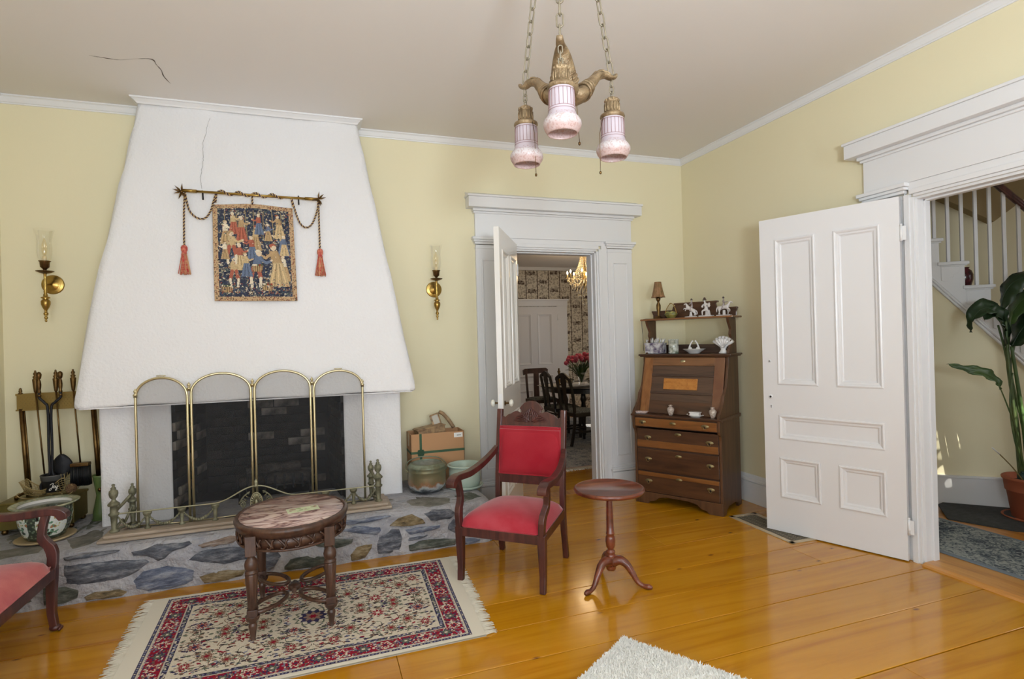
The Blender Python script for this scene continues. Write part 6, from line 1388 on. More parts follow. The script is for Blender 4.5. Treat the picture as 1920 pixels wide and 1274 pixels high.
# ledge
cmat = mat('pink_dotted_china', srgb(226, 218, 214), .2, coat=.5, vcol=srgb(196, 160, 150), vscale=60)
b = MB(); b.box(-.055, .055, -.022, .022, .003, .014); b.box(-.062, .062, -.028, .028, .014, .022); b.box(-.04, .04, -.014, .014, 0, .003); o = b.build('pin_tray', cmat, bevel=.004); placed(o, .058, .018, LS); tag(o, 'small oblong china tray at the left end of the desk ledge', 'dish')
def ginger(u, lab):
    b = MB(); b.lathe([(.014, 0), (.017, .003), (.018, .010), (.030, .040), (.031, .055), (.022, .070), (.014, .074), (.014, .080), (.019, .083), (.014, .090), (0, .093)], 20); o = b.build('small_china_vase', mat('speckled_china', srgb(204, 192, 180), .3, coat=.4, vcol=srgb(132, 110, 100), vscale=70)); placed(o, u, .018, LS); tag(o, lab, 'vase', 'little china vases on the desk ledge')
ginger(.345, 'little speckled china vase left of the butter dish on the desk ledge'); ginger(.715, 'little speckled china vase at the right end of the desk ledge')
b = MB(); b.lathe([(.040, 0), (.045, .004), (.058, .012), (.062, .015), (.05, .018), (0, .018)], 24, sy=.62); b.box(-.040, .040, -.022, .022, .018, .040); b.box(-.046, .046, -.026, .026, .036, .044); b.tube([(-.066, 0, .014), (-.074, 0, .018), (-.066, 0, .022)], .003, 5); b.tube([(.062, 0, .014), (.072, 0, .018), (.062, 0, .022)], .003, 5)
o = b.build('butter_dish', M['ceram'], bevel=.003); placed(o, .565, .018, LS); tag(o, 'white covered butter dish on the desk ledge', 'dish')

# ================================================================== FIREPLACE TOOLS (left end of the hearth)
HT = .3105
bx_ = thing('brass_coal_box', 'flat olive brass box on small feet at the left of the hearth', 'box', (-5.405, -.21, HT))
b = MB(); b.box(-.205, .205, -.12, .12, .03, .195); b.box(-.212, .212, -.127, .127, .190, .206); b.build('box_body', M['olive'], bx_, bevel=.004)
for x in (-.18, .18):
    for y in (-.1, .1): b = MB(); b.lathe([(.012, 0), (.020, .01), (.016, .03)], 12, M=Matrix.Translation((x, y, 0))); b.build('foot', M['bronze'], bx_)
BT = HT+.207
ts = thing('tool_stand', 'aged brass stand for fireplace tools behind the brass box', 'stand', (-5.33, -.16, BT))
for s in (-1, 1):
    b = MB(); b.tube([(s*.205+.02, 0, 0), (s*.205-.008, 0, .60)], .0135, 12); b.tube([(s*.205+.02+.016, .004, 0), (s*.205-.008+.014, .004, .60)], .006, 8); b.build('post', M['bronze'], ts)
    b = MB(); b.lathe([(.015, .70), (.015, .705), (.007, .712), (.011, .722), (.007, .730), (.009, .736), (0, .745)], 12, M=Matrix.Translation((s*.205-.01, 0, 0))); b.build('finial', M['bronze'], ts)
    b = MB(); b.tube(smooth_path([(s*.205+.02, 0, .03), (s*.235+.02, -.04, .02), (s*.245+.02, -.07, .0), (s*.235+.02, -.085, .012)], 5), .010, 8); b.sphere((s*.235+.02, -.088, .016), .014, 10, 6); b.build('scrolled_foot', M['bronze'], ts)
b = MB(); b.box(-.235, .215, -.006, .006, .590, .700); b.box(-.24, .22, -.010, .010, .690, .704); b.box(-.24, .22, -.010, .010, .586, .596)
for k in range(44):
    x = -.215+k*.0095
    for j in range(6): 
        if (k+j) % 2: b.box(x-.003, x+.003, -.009, -.005, .606+j*.0135, .612+j*.0135)
b.build('pierced_crossbar', M['gold'], ts)
tg = 'fireplace tools hanging from the brass stand'
hpf = [(.006, 0), (.012, .012), (.017, .045), (.021, .085), (.022, .095), (.012, .100), (.018, .108), (.018, .114), (.009, .120), (.014, .130), (.014, .136), (.006, .146), (.008, .152), (0, .158)]
def tool(name, label, x, xb, zb, y=-.185):
    t = thing(name, label, 'fireplace tool', (x, y, 1.222), 0, tg); b = MB(); b.lathe([(r_*.82, z) for r_, z in hpf], 16); b.build('handle', M['bronze'], t)
    b = MB(); b.tube([(0, 0, .004), (xb-x, -.002, zb-1.222)], .0055, 8); b.build('shaft', M['bronze'], t); return t
t = tool('poker', 'brass-handled poker at the left of the tool stand', -5.45, -5.405, .56); b = MB(); b.tube(smooth_path([(.045, 0, -.66), (.046, 0, -.69), (.03, 0, -.70), (.02, 0, -.685)], 4), .005, 6); b.build('hook', M['iron'], t)
t = tool('shovel', 'brass-handled shovel in the middle of the tool stand', -5.335, -5.315, .78)
b = MB(); b.grid(lambda u, v: (.022+(u-.5)*.125*max(.02, math.sin(PI*(.03+.94*(1-v))))**.75, -.012+.030*(2*u-1)**2*(1-v*.5), -.43-.17*(1-v)), 13, 12); o_ = b.build('shovel_blade', M['iron'], t); s_ = o_.modifiers.new('solid', 'SOLIDIFY'); s_.thickness = .003
t = tool('hearth_brush', 'brass-handled hearth brush at the right of the tool stand', -5.235, -5.205, .72)
b = MB(); b.box(-.025, .085, -.03, .03, -.525, -.500); b.build('brush_block', M['bronze'], t, bevel=.006)
b = MB(); q = random.Random(5)
for k in range(220): x, y = q.uniform(-.022, .082), q.uniform(-.026, .026); b.tube([(x, y, -.522), (x*1.06, y*1.1, -.66)], .0022, 4)
b.build('bristles', M['black'], t, kind='stuff')
tn = thing('fire_tongs', 'black iron tongs with brass handles crossing in front of the tool stand', 'fireplace tool', (-5.36, -.225, 1.136))
for s, hxx in ((-1, -.055), (1, .065)):
    b = MB(); b.lathe([(.006, .055), (.012, .062), (.008, .074), (.011, .09), (.013, .115), (.010, .14), (.006, .150), (.012, .158), (.014, .170), (.016, .182), (.012, .196), (.0, .204)], 14, M=Matrix.Translation((hxx, 0, .03))); b.sphere((hxx, 0, .07), .012, 10, 6); b.build('handle', M['bronze'], tn)
    b = MB(); b.tube(smooth_path([(hxx, 0, .09), (hxx, 0, .055), (hxx*.5, 0, .02), (s*.008, s*.004, -.03), (s*.008, s*.004, -.30), (s*.006, s*.004, -.455), (s*.035, 0, -.50), (s*.060, 0, -.55), (s*.045, 0, -.60)], 6), .0085, 8); b.build('tong_arm', M['iron'], tn)
# sleigh basket with pail and pine cone
sb = thing('sleigh_basket', 'gilt wire sleigh basket on the brass box holding the black pail', 'basket', (-5.36, -.235, BT))
Wr = mat('gilt_wire', srgb(170, 150, 104), .45, .6)
b = MB()
for k in range(15):
    u = k/14; x = lerp(-.135, .095, u); zt = .125-.07*math.sin(PI*min(1, u*1.1))+(.03 if u > .9 else 0); zb = .030
    b.tube(smooth_path([(x-.02*(1-u), -.052, zt), (x, -.042, (zt+zb)/2), (x+.01, -.02, zb), (x+.01, .02, zb), (x, .042, (zt+zb)/2), (x-.02*(1-u), .052, zt)], 3), .0018, 5)
for s in (-1, 1):
    for j in range(7):
        f = j/6; b.tube([(lerp(-.155+.035*(1-f), .10, k/14), s*lerp(.042, .052, f), lerp(.032, .125-.07*math.sin(PI*min(1, k/14*1.1)), f)) for k in range(15)], .0014 if j < 6 else .003, 5)
    b.tube(smooth_path([(.13, s*.045, .075), (.148, s*.045, .05), (.12, s*.045, .012), (.04, s*.045, .003), (-.08, s*.045, .003), (-.14, s*.045, .012), (-.17, s*.045, .035), (-.155, s*.045, .05)], 5), .003, 6)
    for x in (-.07, .0, .06): b.tube(smooth_path([(x, s*.045, .004), (x+.02, s*.045, .018), (x, s*.045, .030)], 4), .0018, 5)
for k in range(9): b.tube([(-.155+.0*k, -.05+.0125*k, .125), (-.12, -.042+.0105*k, .032)], .0016, 5)
b.build('wire_body', Wr, sb)
pa = thing('joy_pail', 'black tin pail with white script Joy standing in the sleigh basket', 'pail', (-5.345, -.235, BT+.034))
b = MB(); b.lathe([(.052, 0), (.054, .003), (.063, .075), (.065, .077), (.068, .108), (.071, .112), (.067, .112), (.062, .10), (.05, .005)], 40, cap=False); b.lathe([(.052, .001), (0, .001)], 24, cap=False); b.build('pail_body', [mat('black_tin', srgb(24, 24, 27), .4)], pa)
b = MB(); b.lathe([(.0642, .078), (.0668, .079), (.0700, .108), (.0722, .112), (.0690, .116), (.066, .112)], 40, cap=False); b.build('grey_rim', mat('galvanised_rim', srgb(98, 98, 98), .5, .5), pa)
# handwriting "Joy" as raised white strokes following the pail
def scr(pts, w=.0019):
    out = []
    for (x, z) in smooth_path([(p[0], p[1], 0) for p in pts], 5) and [(p.x, p.y) for p in smooth_path([(p[0], p[1], 0) for p in pts], 5)]:
        r_ = lerp(.054, .063, z/.075)+.0012; a_ = -PI/2+.35+x/r_; out.append((r_*math.cos(a_), r_*math.sin(a_), z))
    return out
b = MB()
for pts in ([(-.018, .054), (-.006, .062), (.000, .060), (-.004, .046), (-.010, .026), (-.018, .016), (-.024, .020), (-.016, .030), (-.002, .036)], [(-.002, .036), (.002, .044), (.007, .044), (.009, .036), (.004, .030), (-.001, .033), (.003, .042), (.010, .042)], [(.012, .044), (.012, .034), (.016, .031), (.021, .038), (.023, .045), (.020, .028), (.015, .014), (.009, .014), (.014, .024), (.026, .036), (.033, .042)]):
    b.tube(scr(pts), .0019, 6)
b.build('joy_lettering', M['paper'], pa)
b = MB()
for k in range(60):
    a_ = k*2.4; u = k/59; r_ = .026*math.sin(PI*(.12+.85*u)); c = Vector((r_*math.cos(a_), r_*math.sin(a_), -.03+.066*u)); b.sphere(c, .008, 6, 4, sc=(1.1, 1.1, .6))
b.sphere((0, 0, 0), .022, 10, 8, sc=(1, 1, 1.4)); o = b.build('pine_cone', mat('pine_cone', srgb(112, 84, 58), .8, bump=.3)); o.location = (-5.235, -.262, BT+.046); o.rotation_euler = (R(75), 0, R(40)); tag(o, 'brown pine cone tucked at the right end of the sleigh basket', 'pine cone')
b = MB(); q = random.Random(14)
o = None
b.lathe([(.040, 0), (.052, .006), (.050, .05), (.028, .17), (.030, .19), (.046, .30), (.050, .315), (.044, .312), (.026, .19)], 28, cap=False); b.lathe([(.040, .002), (0, .002)], 20, cap=False); b.lathe([(.055, 0), (.058, .006), (.05, .008)], 28)
o = b.build('green_vase', mat('green_glaze', srgb(96, 116, 66), .4, coat=.3)); o.location = (-5.09, -.18, HT); tag(o, 'tall waisted green vase half hidden behind the left fireplace pillar', 'vase')
# painted cachepot
cp = thing('painted_cachepot', 'large oriental painted porcelain cachepot with wide rim on the left of the hearth', 'planter', (-5.29, -.51, HT))
b = MB(); b.lathe([(.120, 0), (.150, .004), (.160, .014), (.152, .018), (.13, .012), (0, .008)], 44); b.build('saucer', mat('tan_glaze_saucer', srgb(188, 166, 128), .3, coat=.3), cp)
def famille():
    m, N, L, B = newmat('oriental_enamel'); tc = N.new('ShaderNodeTexCoord'); s = N.new('ShaderNodeSeparateXYZ'); L.new(tc.outputs['Object'], s.inputs[0])
    def mm(op, *a):
        q_ = N.new('ShaderNodeMath'); q_.operation = op
        for i, z in enumerate(a):
            if isinstance(z, (int, float)): q_.inputs[i].default_value = z
            else: L.new(z, q_.inputs[i])
        return q_.outputs[0]
    an = mm('ARCTAN2', s.outputs['Y'], s.outputs['X']); pa_ = mm('PINGPONG', mm('ADD', an, .95), PI/4)
    z1 = mm('ABSOLUTE', mm('SUBTRACT', s.outputs['Z'], .115)); ins = mm('LESS_THAN', mm('ADD', mm('POWER', mm('DIVIDE', pa_, .62), 4.0), mm('POWER', mm('DIVIDE', z1, .078), 4.0)), 1.0)
    n = N.new('ShaderNodeTexNoise'); n.inputs['Scale'].default_value = 26; n.inputs['Detail'].default_value = 2; L.new(tc.outputs['Object'], n.inputs['Vector'])
    r = N.new('ShaderNodeValToRGB'); r.color_ramp.interpolation = 'CONSTANT'; e = r.color_ramp.elements; e[0].position = 0; e[0].color = srgb(38, 36, 34); e[1].position = .66; e[1].color = srgb(196, 120, 86)
    for p, c in ((.36, srgb(108, 146, 120)), (.42, srgb(218, 222, 216)), (.585, srgb(206, 196, 130)), (.61, srgb(106, 146, 118)), (.64, srgb(150, 90, 80))): q_ = e.new(p); q_.color = c
    L.new(n.outputs['Fac'], r.inputs['Fac'])
    v = N.new('ShaderNodeTexVoronoi'); v.inputs['Scale'].default_value = 60; L.new(tc.outputs['Object'], v.inputs['Vector'])
    r2 = N.new('ShaderNodeValToRGB'); r2.color_ramp.elements[0].position = .25; r2.color_ramp.elements[0].color = srgb(118, 134, 112); r2.color_ramp.elements[1].position = .5; r2.color_ramp.elements[1].color = srgb(60, 70, 62); L.new(v.outputs['Distance'], r2.inputs['Fac'])
    mx = N.new('ShaderNodeMix'); mx.data_type = 'RGBA'; L.new(ins, mx.inputs['Factor']); L.new(r2.outputs[0], mx.inputs['A']); L.new(r.outputs[0], mx.inputs['B']); L.new(mx.outputs['Result'], B.inputs['Base Color']); B.inputs['Roughness'].default_value = .2; B.inputs['Coat Weight'].default_value = .5; return m
b = MB(); b.lathe([(.098, .014), (.105, .02), (.118, .05), (.135, .10), (.142, .15), (.140, .19), (.136, .205)], 56); b.build('pot_body', famille(), cp)
b = MB(); b.lathe([(.136, .203), (.160, .216), (.176, .222), (.180, .229), (.172, .232), (.150, .226), (.138, .222)], 56, cap=False); b.build('patterned_rim', mat('green_patterned_rim', srgb(120, 136, 112), .3, coat=.3, vcol=srgb(196, 190, 160), vscale=50), cp)
b = MB(); b.lathe([(.150, .2262), (.138, .219), (.132, .19), (.128, .12), (.10, .03), (0, .025)], 48, cap=False); b.build('white_interior', M['ceram'], cp)
# ================================================================== right end of the hearth
bx2 = thing('cardboard_carton', 'open brown cardboard box printed with a green ribbon on the hearth', 'box', (-2.69, -.17, HT))
hw, hd, hh = .226, .108, .432; y0 = -.11
b = MB(); t_ = .004
b.box(-hw, hw, -hd, -hd+t_, 0, hh); b.box(-hw, hw, hd-t_, hd, 0, hh); b.box(-hw, -hw+t_, -hd, hd, 0, hh); b.box(hw-t_, hw, -hd, hd, 0, hh); b.box(-hw, hw, -hd, hd, 0, .004); b.box(-hw+t_, hw-t_, -hd+t_, hd-t_, .30, .304); b.build('carton_walls', M['card'], bx2)
b = MB(); e = .0012
b.box(-hw-e, hw+e, -hd-e, -hd, .268, .288); b.box(-hw-e, -hw, -hd-e, hd, .268, .288); b.box(-hw+.072, -hw+.092, -hd-e, -hd, .0, hh)
for k in range(8):
    a_ = k*PI/4+.39; c = Vector((-hw+.082, -hd-e, .276)); d = Vector((math.cos(a_), 0, math.sin(a_))); s_ = Vector((-d.z, 0, d.x)); 
    P = [c, c+d*.022+s_*.013, c+d*.034+s_*.010, c+d*.028, c+d*.034-s_*.010, c+d*.022-s_*.013]; b.add([(p.x, p.y-.0005, p.z) for p in P]+[(p.x, p.y+.001, p.z) for p in P], [(0, 1, 2, 3, 4, 5), (11, 10, 9, 8, 7, 6)]+[(i, i+6, (i+1) % 6+6, (i+1) % 6) for i in range(6)])
b.build('printed_ribbon', M['green_tape'], bx2)
b = MB(); b.box(hw-.088, hw-.014, -hd-.0015, -hd, hh-.050, hh-.012, mi=0)
for k, (x0, x1) in enumerate(((-.064, -.052), (-.050, -.040), (-.038, -.030))): b.box(hw+x0, hw+x1, -hd-.002, -hd, hh-.036, hh-.029, mi=1)
b.build('address_label', [M['paper'], mat('label_ink', srgb(120, 120, 116), .8)], bx2)
b = MB(); b.box(-hw-.0015, -hw, -.03, .03, hh-.11, hh); b.build('packing_tape', mat('clear_tan_tape', srgb(190, 164, 120), .3), bx2)
st_ = thing('ornate_box_lid', 'ornate tan tin with a small framed mirror sticking out of the carton', 'box', (-2.70, -.175, HT+.30), R(10))
ot = mat('ornate_tan_tin', srgb(168, 138, 100), .5, bump=.6, bscale=50, vcol=srgb(110, 84, 62), vscale=26)
b = MB(); TT = Matrix.Translation((-.03, 0, .145)) @ Matrix.Rotation(R(-7), 4, 'Y'); b.box(-.13, .11, -.06, .06, -.06, .035, M=TT); b.box(-.138, .118, -.066, .066, .02, .032, M=TT); b.build('tin_body', ot, st_, bevel=.006)
b = MB(); TT = Matrix.Translation((.045, .02, .20)) @ Matrix.Rotation(R(-14), 4, 'Y') @ Matrix.Rotation(R(-12), 4, 'X'); b.box(-.055, .03, -.008, .008, -.02, .080, M=TT); b.build('frame', ot, st_, bevel=.008)
b = MB(); b.box(-.040, .014, -.0095, -.008, -.008, .066, M=TT); b.build('mirror_glass', mat('milky_mirror', srgb(186, 186, 186), .15, .4), st_)
b = MB(); b.tube(smooth_path([TT @ Vector((.04, 0, .08)), TT @ Vector((.07, 0, .05)), TT @ Vector((.10, 0, -.02)), TT @ Vector((.12, 0, -.09))], 4), .016, 8); b.build('curled_strap', ot, st_)
kt = thing('copper_kettle', 'old verdigris copper pot with a swing handle beside the right fireplace pillar', 'pot', (-2.822, -.455, HT))
cop = None
def coppermat():
    m, N, L, B = newmat('verdigris_copper'); tc = N.new('ShaderNodeTexCoord'); s = N.new('ShaderNodeSeparateXYZ'); L.new(tc.outputs['Object'], s.inputs[0])
    n = N.new('ShaderNodeTexNoise'); n.inputs['Scale'].default_value = 16; n.inputs['Detail'].default_value = 5; L.new(tc.outputs['Object'], n.inputs['Vector'])
    a_ = N.new('ShaderNodeMath'); a_.operation = 'MULTIPLY_ADD'; a_.inputs[1].default_value = .13; L.new(n.outputs['Fac'], a_.inputs[0]); L.new(s.outputs['Z'], a_.inputs[2])
    mr = N.new('ShaderNodeMapRange'); mr.inputs['From Min'].default_value = .05; mr.inputs['From Max'].default_value = .30; L.new(a_.outputs[0], mr.inputs['Value'])
    r = N.new('ShaderNodeValToRGB'); e = r.color_ramp.elements; e[0].position = 0; e[0].color = srgb(52, 58, 62); e[1].position = 1; e[1].color = srgb(140, 150, 130)
    for p, c in ((.18, srgb(96, 104, 110)), (.31, srgb(196, 202, 202)), (.40, srgb(160, 116, 84)), (.50, srgb(132, 118, 88)), (.75, srgb(122, 116, 86)), (.88, srgb(112, 114, 90))): q_ = e.new(p); q_.color = c
    L.new(mr.outputs[0], r.inputs['Fac']); L.new(r.outputs[0], B.inputs['Base Color']); B.inputs['Metallic'].default_value = .4; B.inputs['Roughness'].default_value = .42; return m
M['copper'] = coppermat()
b = MB(); b.lathe([(0, .0), (.06, .002), (.105, .016), (.138, .045), (.149, .080), (.150, .13), (.149, .170), (.152, .174), (.149, .180), (.149, .20), (.152, .206), (.148, .212), (.128, .232), (.118, .236), (.118, .230), (.14, .19), (.14, .1), (.09, .02)], 56, cap=False); b.build('pot_body', M['copper'], kt)
b = MB(); b.tube(smooth_path([(-.153, 0, .175), (-.165, .02, .20), (-.12, .11, .235), (0, .165, .248), (.12, .11, .240), (.165, .02, .20), (.153, 0, .175)], 6), .0045, 6)
for s in (-1, 1): b.sphere((s*.153, 0, .172), .012, 10, 6)
b.build('swing_handle', M['copper'], kt)
b = MB(); b.lathe([(.12, .228), (.09, .215), (0, .21)], 32, cap=False); b.build('glazed_contents', mat('dull_green_cover', srgb(120, 132, 122), .3, .3, vcol=srgb(166, 172, 168), vscale=16), kt)
mp_ = thing('mint_planter', 'pale mint glazed pot with rolled rim and saucer behind the red armchair', 'planter', (-2.508, -.440, HT))
b = MB(); b.lathe([(.10, 0), (.140, .004), (.150, .022), (.144, .026), (.13, .012), (0, .01)], 48); b.build('saucer', M['mint'], mp_)
b = MB(); b.lathe([(.110, .012), (.120, .02), (.128, .06), (.130, .14), (.128, .166), (.140, .176), (.146, .184), (.140, .190), (.130, .190), (.118, .180), (.118, .06), (0, .05)], 56); b.build('pot_body', M['mint'], mp_)

# ================================================================== DINING ROOM
def rug_at(name, lab, x0, x1, y0, y1, m):
    b = MB(); b.box(x0-(x0+x1)/2, x1-(x0+x1)/2, y0-(y0+y1)/2, y1-(y0+y1)/2, 0, .01); o = b.build(name, m, bevel=.003); o.location = ((x0+x1)/2, (y0+y1)/2, 0); tag(o, lab, 'rug'); return o
rug_at('dining_rug', 'grey-blue oriental rug under the dining table, seen through the doorway', -1.9, 2.3, .95, 4.7, noise_rug('dining_rug_wool', srgb(92, 98, 108), srgb(136, 138, 142), srgb(170, 166, 160), srgb(168, 140, 128), 2.1, 1.875))
b = MB(); q = random.Random(6)
for k in range(260): x = -1.9+4.2*k/260; b.tube([(x, .95, .008), (x+q.uniform(-.01, .01), .86, .004)], .006, 4)
o = b.build('rug_fringe', M['fringe'], bpy.data.objects['dining_rug'], kind='stuff'); o.location = (-.2, -2.825, 0)
dt = thing('dining_table', 'dark oval dining table beyond the doorway', 'table', (.72, 3.25, .011))
b = MB(); b.lathe([(0, .715), (.95, .715), (.985, .722), (1, .733), (.985, .742), (0, .744)], 56, sx=1.0, sy=.80); b.lathe([(.86, .64), (.86, .715)], 48, sx=1.0, sy=.80, cap=False); b.build('tabletop', M['bkchair'], dt)
for (x, y) in ((-.5, -.4), (.5, -.4), (.5, .4), (-.5, .4)):
    b = MB(); b.lathe([(.035, .70), (.035, .60), (.05, .55), (.03, .50), (.045, .40), (.028, .15), (.04, .12), (.03, 0)], 16, M=Matrix.Translation((x, y, 0))); b.build('leg', M['bkchair'], dt)
b = MB(); b.grid(lambda u, v: (lerp(-1.03, 1.03, u), lerp(-.36, .36, v)*(1 if abs(u-.5) < .35 else 1-.5*(abs(u-.5)-.35)/.15), .7465), 40, 8)
o = b.build('table_runner', M['cloth']); s_ = o.modifiers.new('s', 'SOLIDIFY'); s_.thickness = .003; s_.offset = 1; o.location = (.72, 3.25, .0115); tag(o, 'white cloth runner laid along the dining table', 'table runner')
def dchair(loc, rz, lab, style=0):
    t = thing('dining_chair', lab, 'chair', loc, rz, 'dining chairs round the dark table'); W = M['bkchair'] if style == 0 else wood('brown_dining_wood', [srgb(50, 34, 28), srgb(72, 50, 42), srgb(90, 66, 54)], 'z', 2, .1, .35, .3)
    for s in (-1, 1):
        b = MB(); rsec(b, [(s*.21, -.20, 0), (s*.21, -.20, .45)], [.03, .044], [.03, .044]); b.build('front_leg', W, t)
        b = MB(); rsec(b, smooth_path([(s*.175, .25, 0), (s*.178, .20, .25), (s*.18, .19, .45), (s*.185, .215, .7), (s*.175, .26, .93)], 4), .03, .034); b.build('back_post', W, t)
        b = MB(); b.box(s*.19-.010, s*.19+.010, -.19, .20, .17, .20); b.build('side_stretcher', W, t)
    b = MB(); b.box(-.225, .225, -.215, .205, .40, .455); b.build('seat_frame', W, t, bevel=.004)
    b = MB(); b.grid(lambda u, v: ((u-.5)*.43, lerp(-.21, .19, v), .457+.03*((1-(2*u-1)**6)*(1-(2*v-1)**6))**.5), 12, 12); b.build('seat_cushion', M['seatfab'], t)
    b = MB(); b.box(-.19, .19, -.01, .01, .17, .195); b.build('cross_stretcher', W, t)
    if style == 0:
        b = MB(); b.prism([(-.20, .90), (-.10, .925), (-.06, .965), (0, .985), (.06, .965), (.10, .925), (.20, .90), (.19, .94), (.11, .975), (.05, 1.0), (0, 1.01), (-.05, 1.0), (-.11, .975), (-.19, .94)][::-1], .245, .272, 'y'); b.build('top_rail', W, t)
        b = MB(); sp = [(-.035, .47), (.035, .47), (.03, .56), (.065, .64), (.035, .70), (.05, .80), (.075, .88), (.05, .99), (-.05, .99), (-.075, .88), (-.05, .80), (-.035, .70), (-.065, .64), (-.03, .56)]
        b.prism(sp, .0, .014, 'y', M=Matrix.Translation((0, .195, 0)) @ Matrix.Translation((0, 0, .47)) @ Matrix.Rotation(R(-7), 4, 'X') @ Matrix.Translation((0, 0, -.47))); b.build('splat', W, t)
    else:
        b = MB(); b.prism([(-.235, .86), (-.18, .885), (.18, .885), (.235, .86), (.245, .95), (.2, .975), (-.2, .975), (-.245, .95)][::-1], .225, .262, 'y'); b.build('top_rail', W, t, bevel=.006)
        b = MB(); b.box(-.05, .05, .21, .222, .47, .89); b.build('splat', W, t)
    return t
dchair((-.12, 2.30, .011), R(90+6), 'black shield-back dining chair nearest the doorway'); dchair((-.13, 2.88, .011), R(90), 'black shield-back dining chair behind the nearest one')
dchair((.05, 4.10, .011), R(4), 'brown dining chair with broad top rail in front of the far door', 1); dchair((.72, 2.12, .011), R(182), 'black dining chair on the near side of the table, mostly behind the door casing')
TZ = .011+.7465+.004
fv = thing('tulip_bouquet', 'glass vase of pink-red tulips on the dining table', 'flowers', (.30, 3.05, TZ))
b = MB(); b.lathe([(.04, 0), (.05, .01), (.045, .06), (.06, .15), (.085, .20), (.08, .20), (.055, .15), (.038, .06), (0, .02)], 24); b.build('glass_vase', M['glass'], fv)
q = random.Random(12)
st1 = MB(); lf = MB()
for k in range(34):
    a_ = q.uniform(0, 6.3); r_ = q.uniform(.04, .28); h_ = q.uniform(.38, .50)-r_*.25; top = Vector((r_*math.cos(a_), r_*math.sin(a_), h_)); P = smooth_path([(0, 0, .04), top*.4+Vector((0, 0, .08)), top], 4); st1.tube(P, .004, 5)
    fl = MB(); fl.lathe([(.004, -.01), (.026, .0), (.036, .02), (.032, .042), (.020, .056), (.0, .046)], 8, M=Matrix.Translation(top)); fl.build('tulip_head', M['tulipr'], fv)
    if k % 2: 
        tip = Vector((r_*1.15*math.cos(a_+.5), r_*1.15*math.sin(a_+.5), h_*.75)); PP = smooth_path([(0, 0, .08), tip*.55+Vector((0, 0, .1)), tip], 4); lf.tube(PP, [.004]+[.022]*(len(PP)-3)+[.012, .001], 6, flat=.25)
st1.build('stems', M['leafl'], fv); lf.build('leaves', M['leafl'], fv)
g2 = 'silver pieces on the dining table'
for i, (x, y, s, lab) in enumerate(((.12, 3.10, 1.0, 'round silver bowl on the dining table left of the tulips'), (.40, 2.92, 1.1, 'silver bowl on the dining table in front of the tulips'), (.62, 3.0, .8, 'small silver pot near the right of the dining table'))):
    b = MB(); b.lathe([(.03, 0), (.035, .006), (.02, .015), (.055, .04), (.072, .075), (.068, .095), (.02, .11), (.012, .12), (0, .125)], 24); o = b.build('silver_bowl', M['silver']); o.location = (x, y, TZ); o.scale = (s, s, s); tag(o, lab, 'bowl', g2)
for (x, y, lab) in ((-.02, 3.20, 'dark candlestick at the left of the dining table'), (.72, 3.2, 'dark candlestick at the right of the dining table')):
    b = MB(); b.lathe([(.04, 0), (.042, .01), (.012, .03), (.018, .08), (.010, .12), (.014, .18), (.026, .22), (.012, .24), (.012, .27), (0, .27)], 16); o = b.build('candlestick', M['bronze']); o.location = (x, y, TZ-.004 if False else TZ); tag(o, lab, 'candlestick')
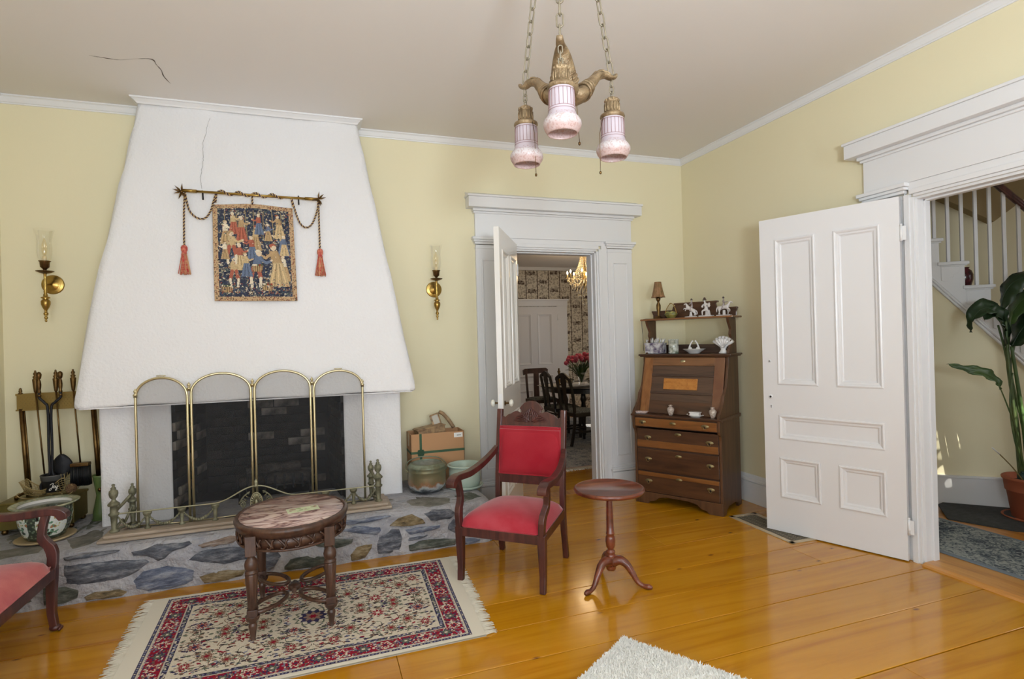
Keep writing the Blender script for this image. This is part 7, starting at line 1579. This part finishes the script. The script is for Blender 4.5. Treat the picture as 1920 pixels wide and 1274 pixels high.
# crystal chandelier
ch = thing('crystal_chandelier', 'lit crystal chandelier above the dining table, seen through the doorway', 'chandelier', (.42, 3.10, 2.45))
b = MB(); b.tube([(0, 0, .39), (0, 0, .45)], .004, 6); b.lathe([(0, .44), (.05, .43), (.06, .45)], 16); b.build('hanging_rod', M['bronze'], ch)
b = MB(); b.lathe([(.004, .39), (.03, .38), (.035, .36), (.012, .34), (.016, .2), (.03, .1), (.018, .05), (.035, 0), (.045, -.05), (.02, -.10), (.008, -.16), (0, -.18)], 20); b.build('glass_column', M['brass'], ch)
for k in range(8):
    a_ = k*PI/4+.2; d = Vector((math.cos(a_), math.sin(a_), 0))
    b = MB(); b.tube(smooth_path([d*.03+Vector((0, 0, -.02)), d*.12+Vector((0, 0, -.10)), d*.22+Vector((0, 0, -.06)), d*.27+Vector((0, 0, .0))], 4), .007, 6); b.lathe([(.01, 0), (.032, .008), (.034, .012), (.012, .012)], 12, M=Matrix.Translation(d*.27)); b.build('arm', M['crystal'], ch)
    b = MB(); b.lathe([(.010, .012), (.010, .075)], 10, M=Matrix.Translation(d*.27)); b.build('candle_sleeve', M['cream'], ch)
    b = MB(); b.lathe([(.004, .075), (.012, .09), (.012, .105), (.004, .125), (0, .13)], 10, M=Matrix.Translation(d*.27)); b.build('flame_bulb', M['flame'], ch)
b = MB()
for k in range(18):
    a_ = k*2*PI/18; d = Vector((math.cos(a_), math.sin(a_), 0))
    for j in range(16): u = j/15; b.sphere(d*(.055+.14*u**1.6)+Vector((0, 0, .36-.36*u)), .0075, 6, 4)
for rr_, zz in ((.20, -.01), (.27, -.01), (.23, -.06), (.25, .03), (.16, -.09), (.20, -.13), (.13, -.18), (.10, -.25), (.07, -.32), (.04, -.38), (.06, .36), (.12, .10)):
    n_ = int(rr_*110)
    for k in range(n_): a_ = k*2*PI/n_; b.lathe([(0, 0), (.009, -.015), (.006, -.035), (0, -.045)], 6, M=Matrix.Translation((rr_*math.cos(a_), rr_*math.sin(a_), zz)))
b.build('crystal_drops', M['crystal'], ch, kind='stuff')
# ------------------------------------------------------------------ lamps' own light
def pt(name, loc, p, col, r_=.05):
    l = bpy.data.lights.new(name, 'POINT'); l.energy = p; l.color = col; l.shadow_soft_size = r_; o = bpy.data.objects.new(name, l); COL.objects.link(o); o.location = loc
pt('chandelier_light', (.42, 3.10, 2.62), 16, (1, .72, .42), .22)
spot('sun_beam', (2.9, 4.6, 2.3), (.62, 3.62, 0), 900, 6, .1, (1, .95, .85))
for (u_, z_, pw, an) in ((.09, .62, 500, 1.5), (.155, .57, 1100, 1.8), (.08, .53, 500, 1.5), (.16, .49, 500, 1.3), (.10, .44, 420, 1.4), (.09, .30, 800, 1.5), (.155, .22, 420, 1.3), (.10, .18, 380, 1.2)):
    spot('sun_beam', (1.9, -4.4, 2.3), tuple(SA+SD*u_+Vector((0, 0, z_))), pw, an, .55, (1, .96, .84), .004)
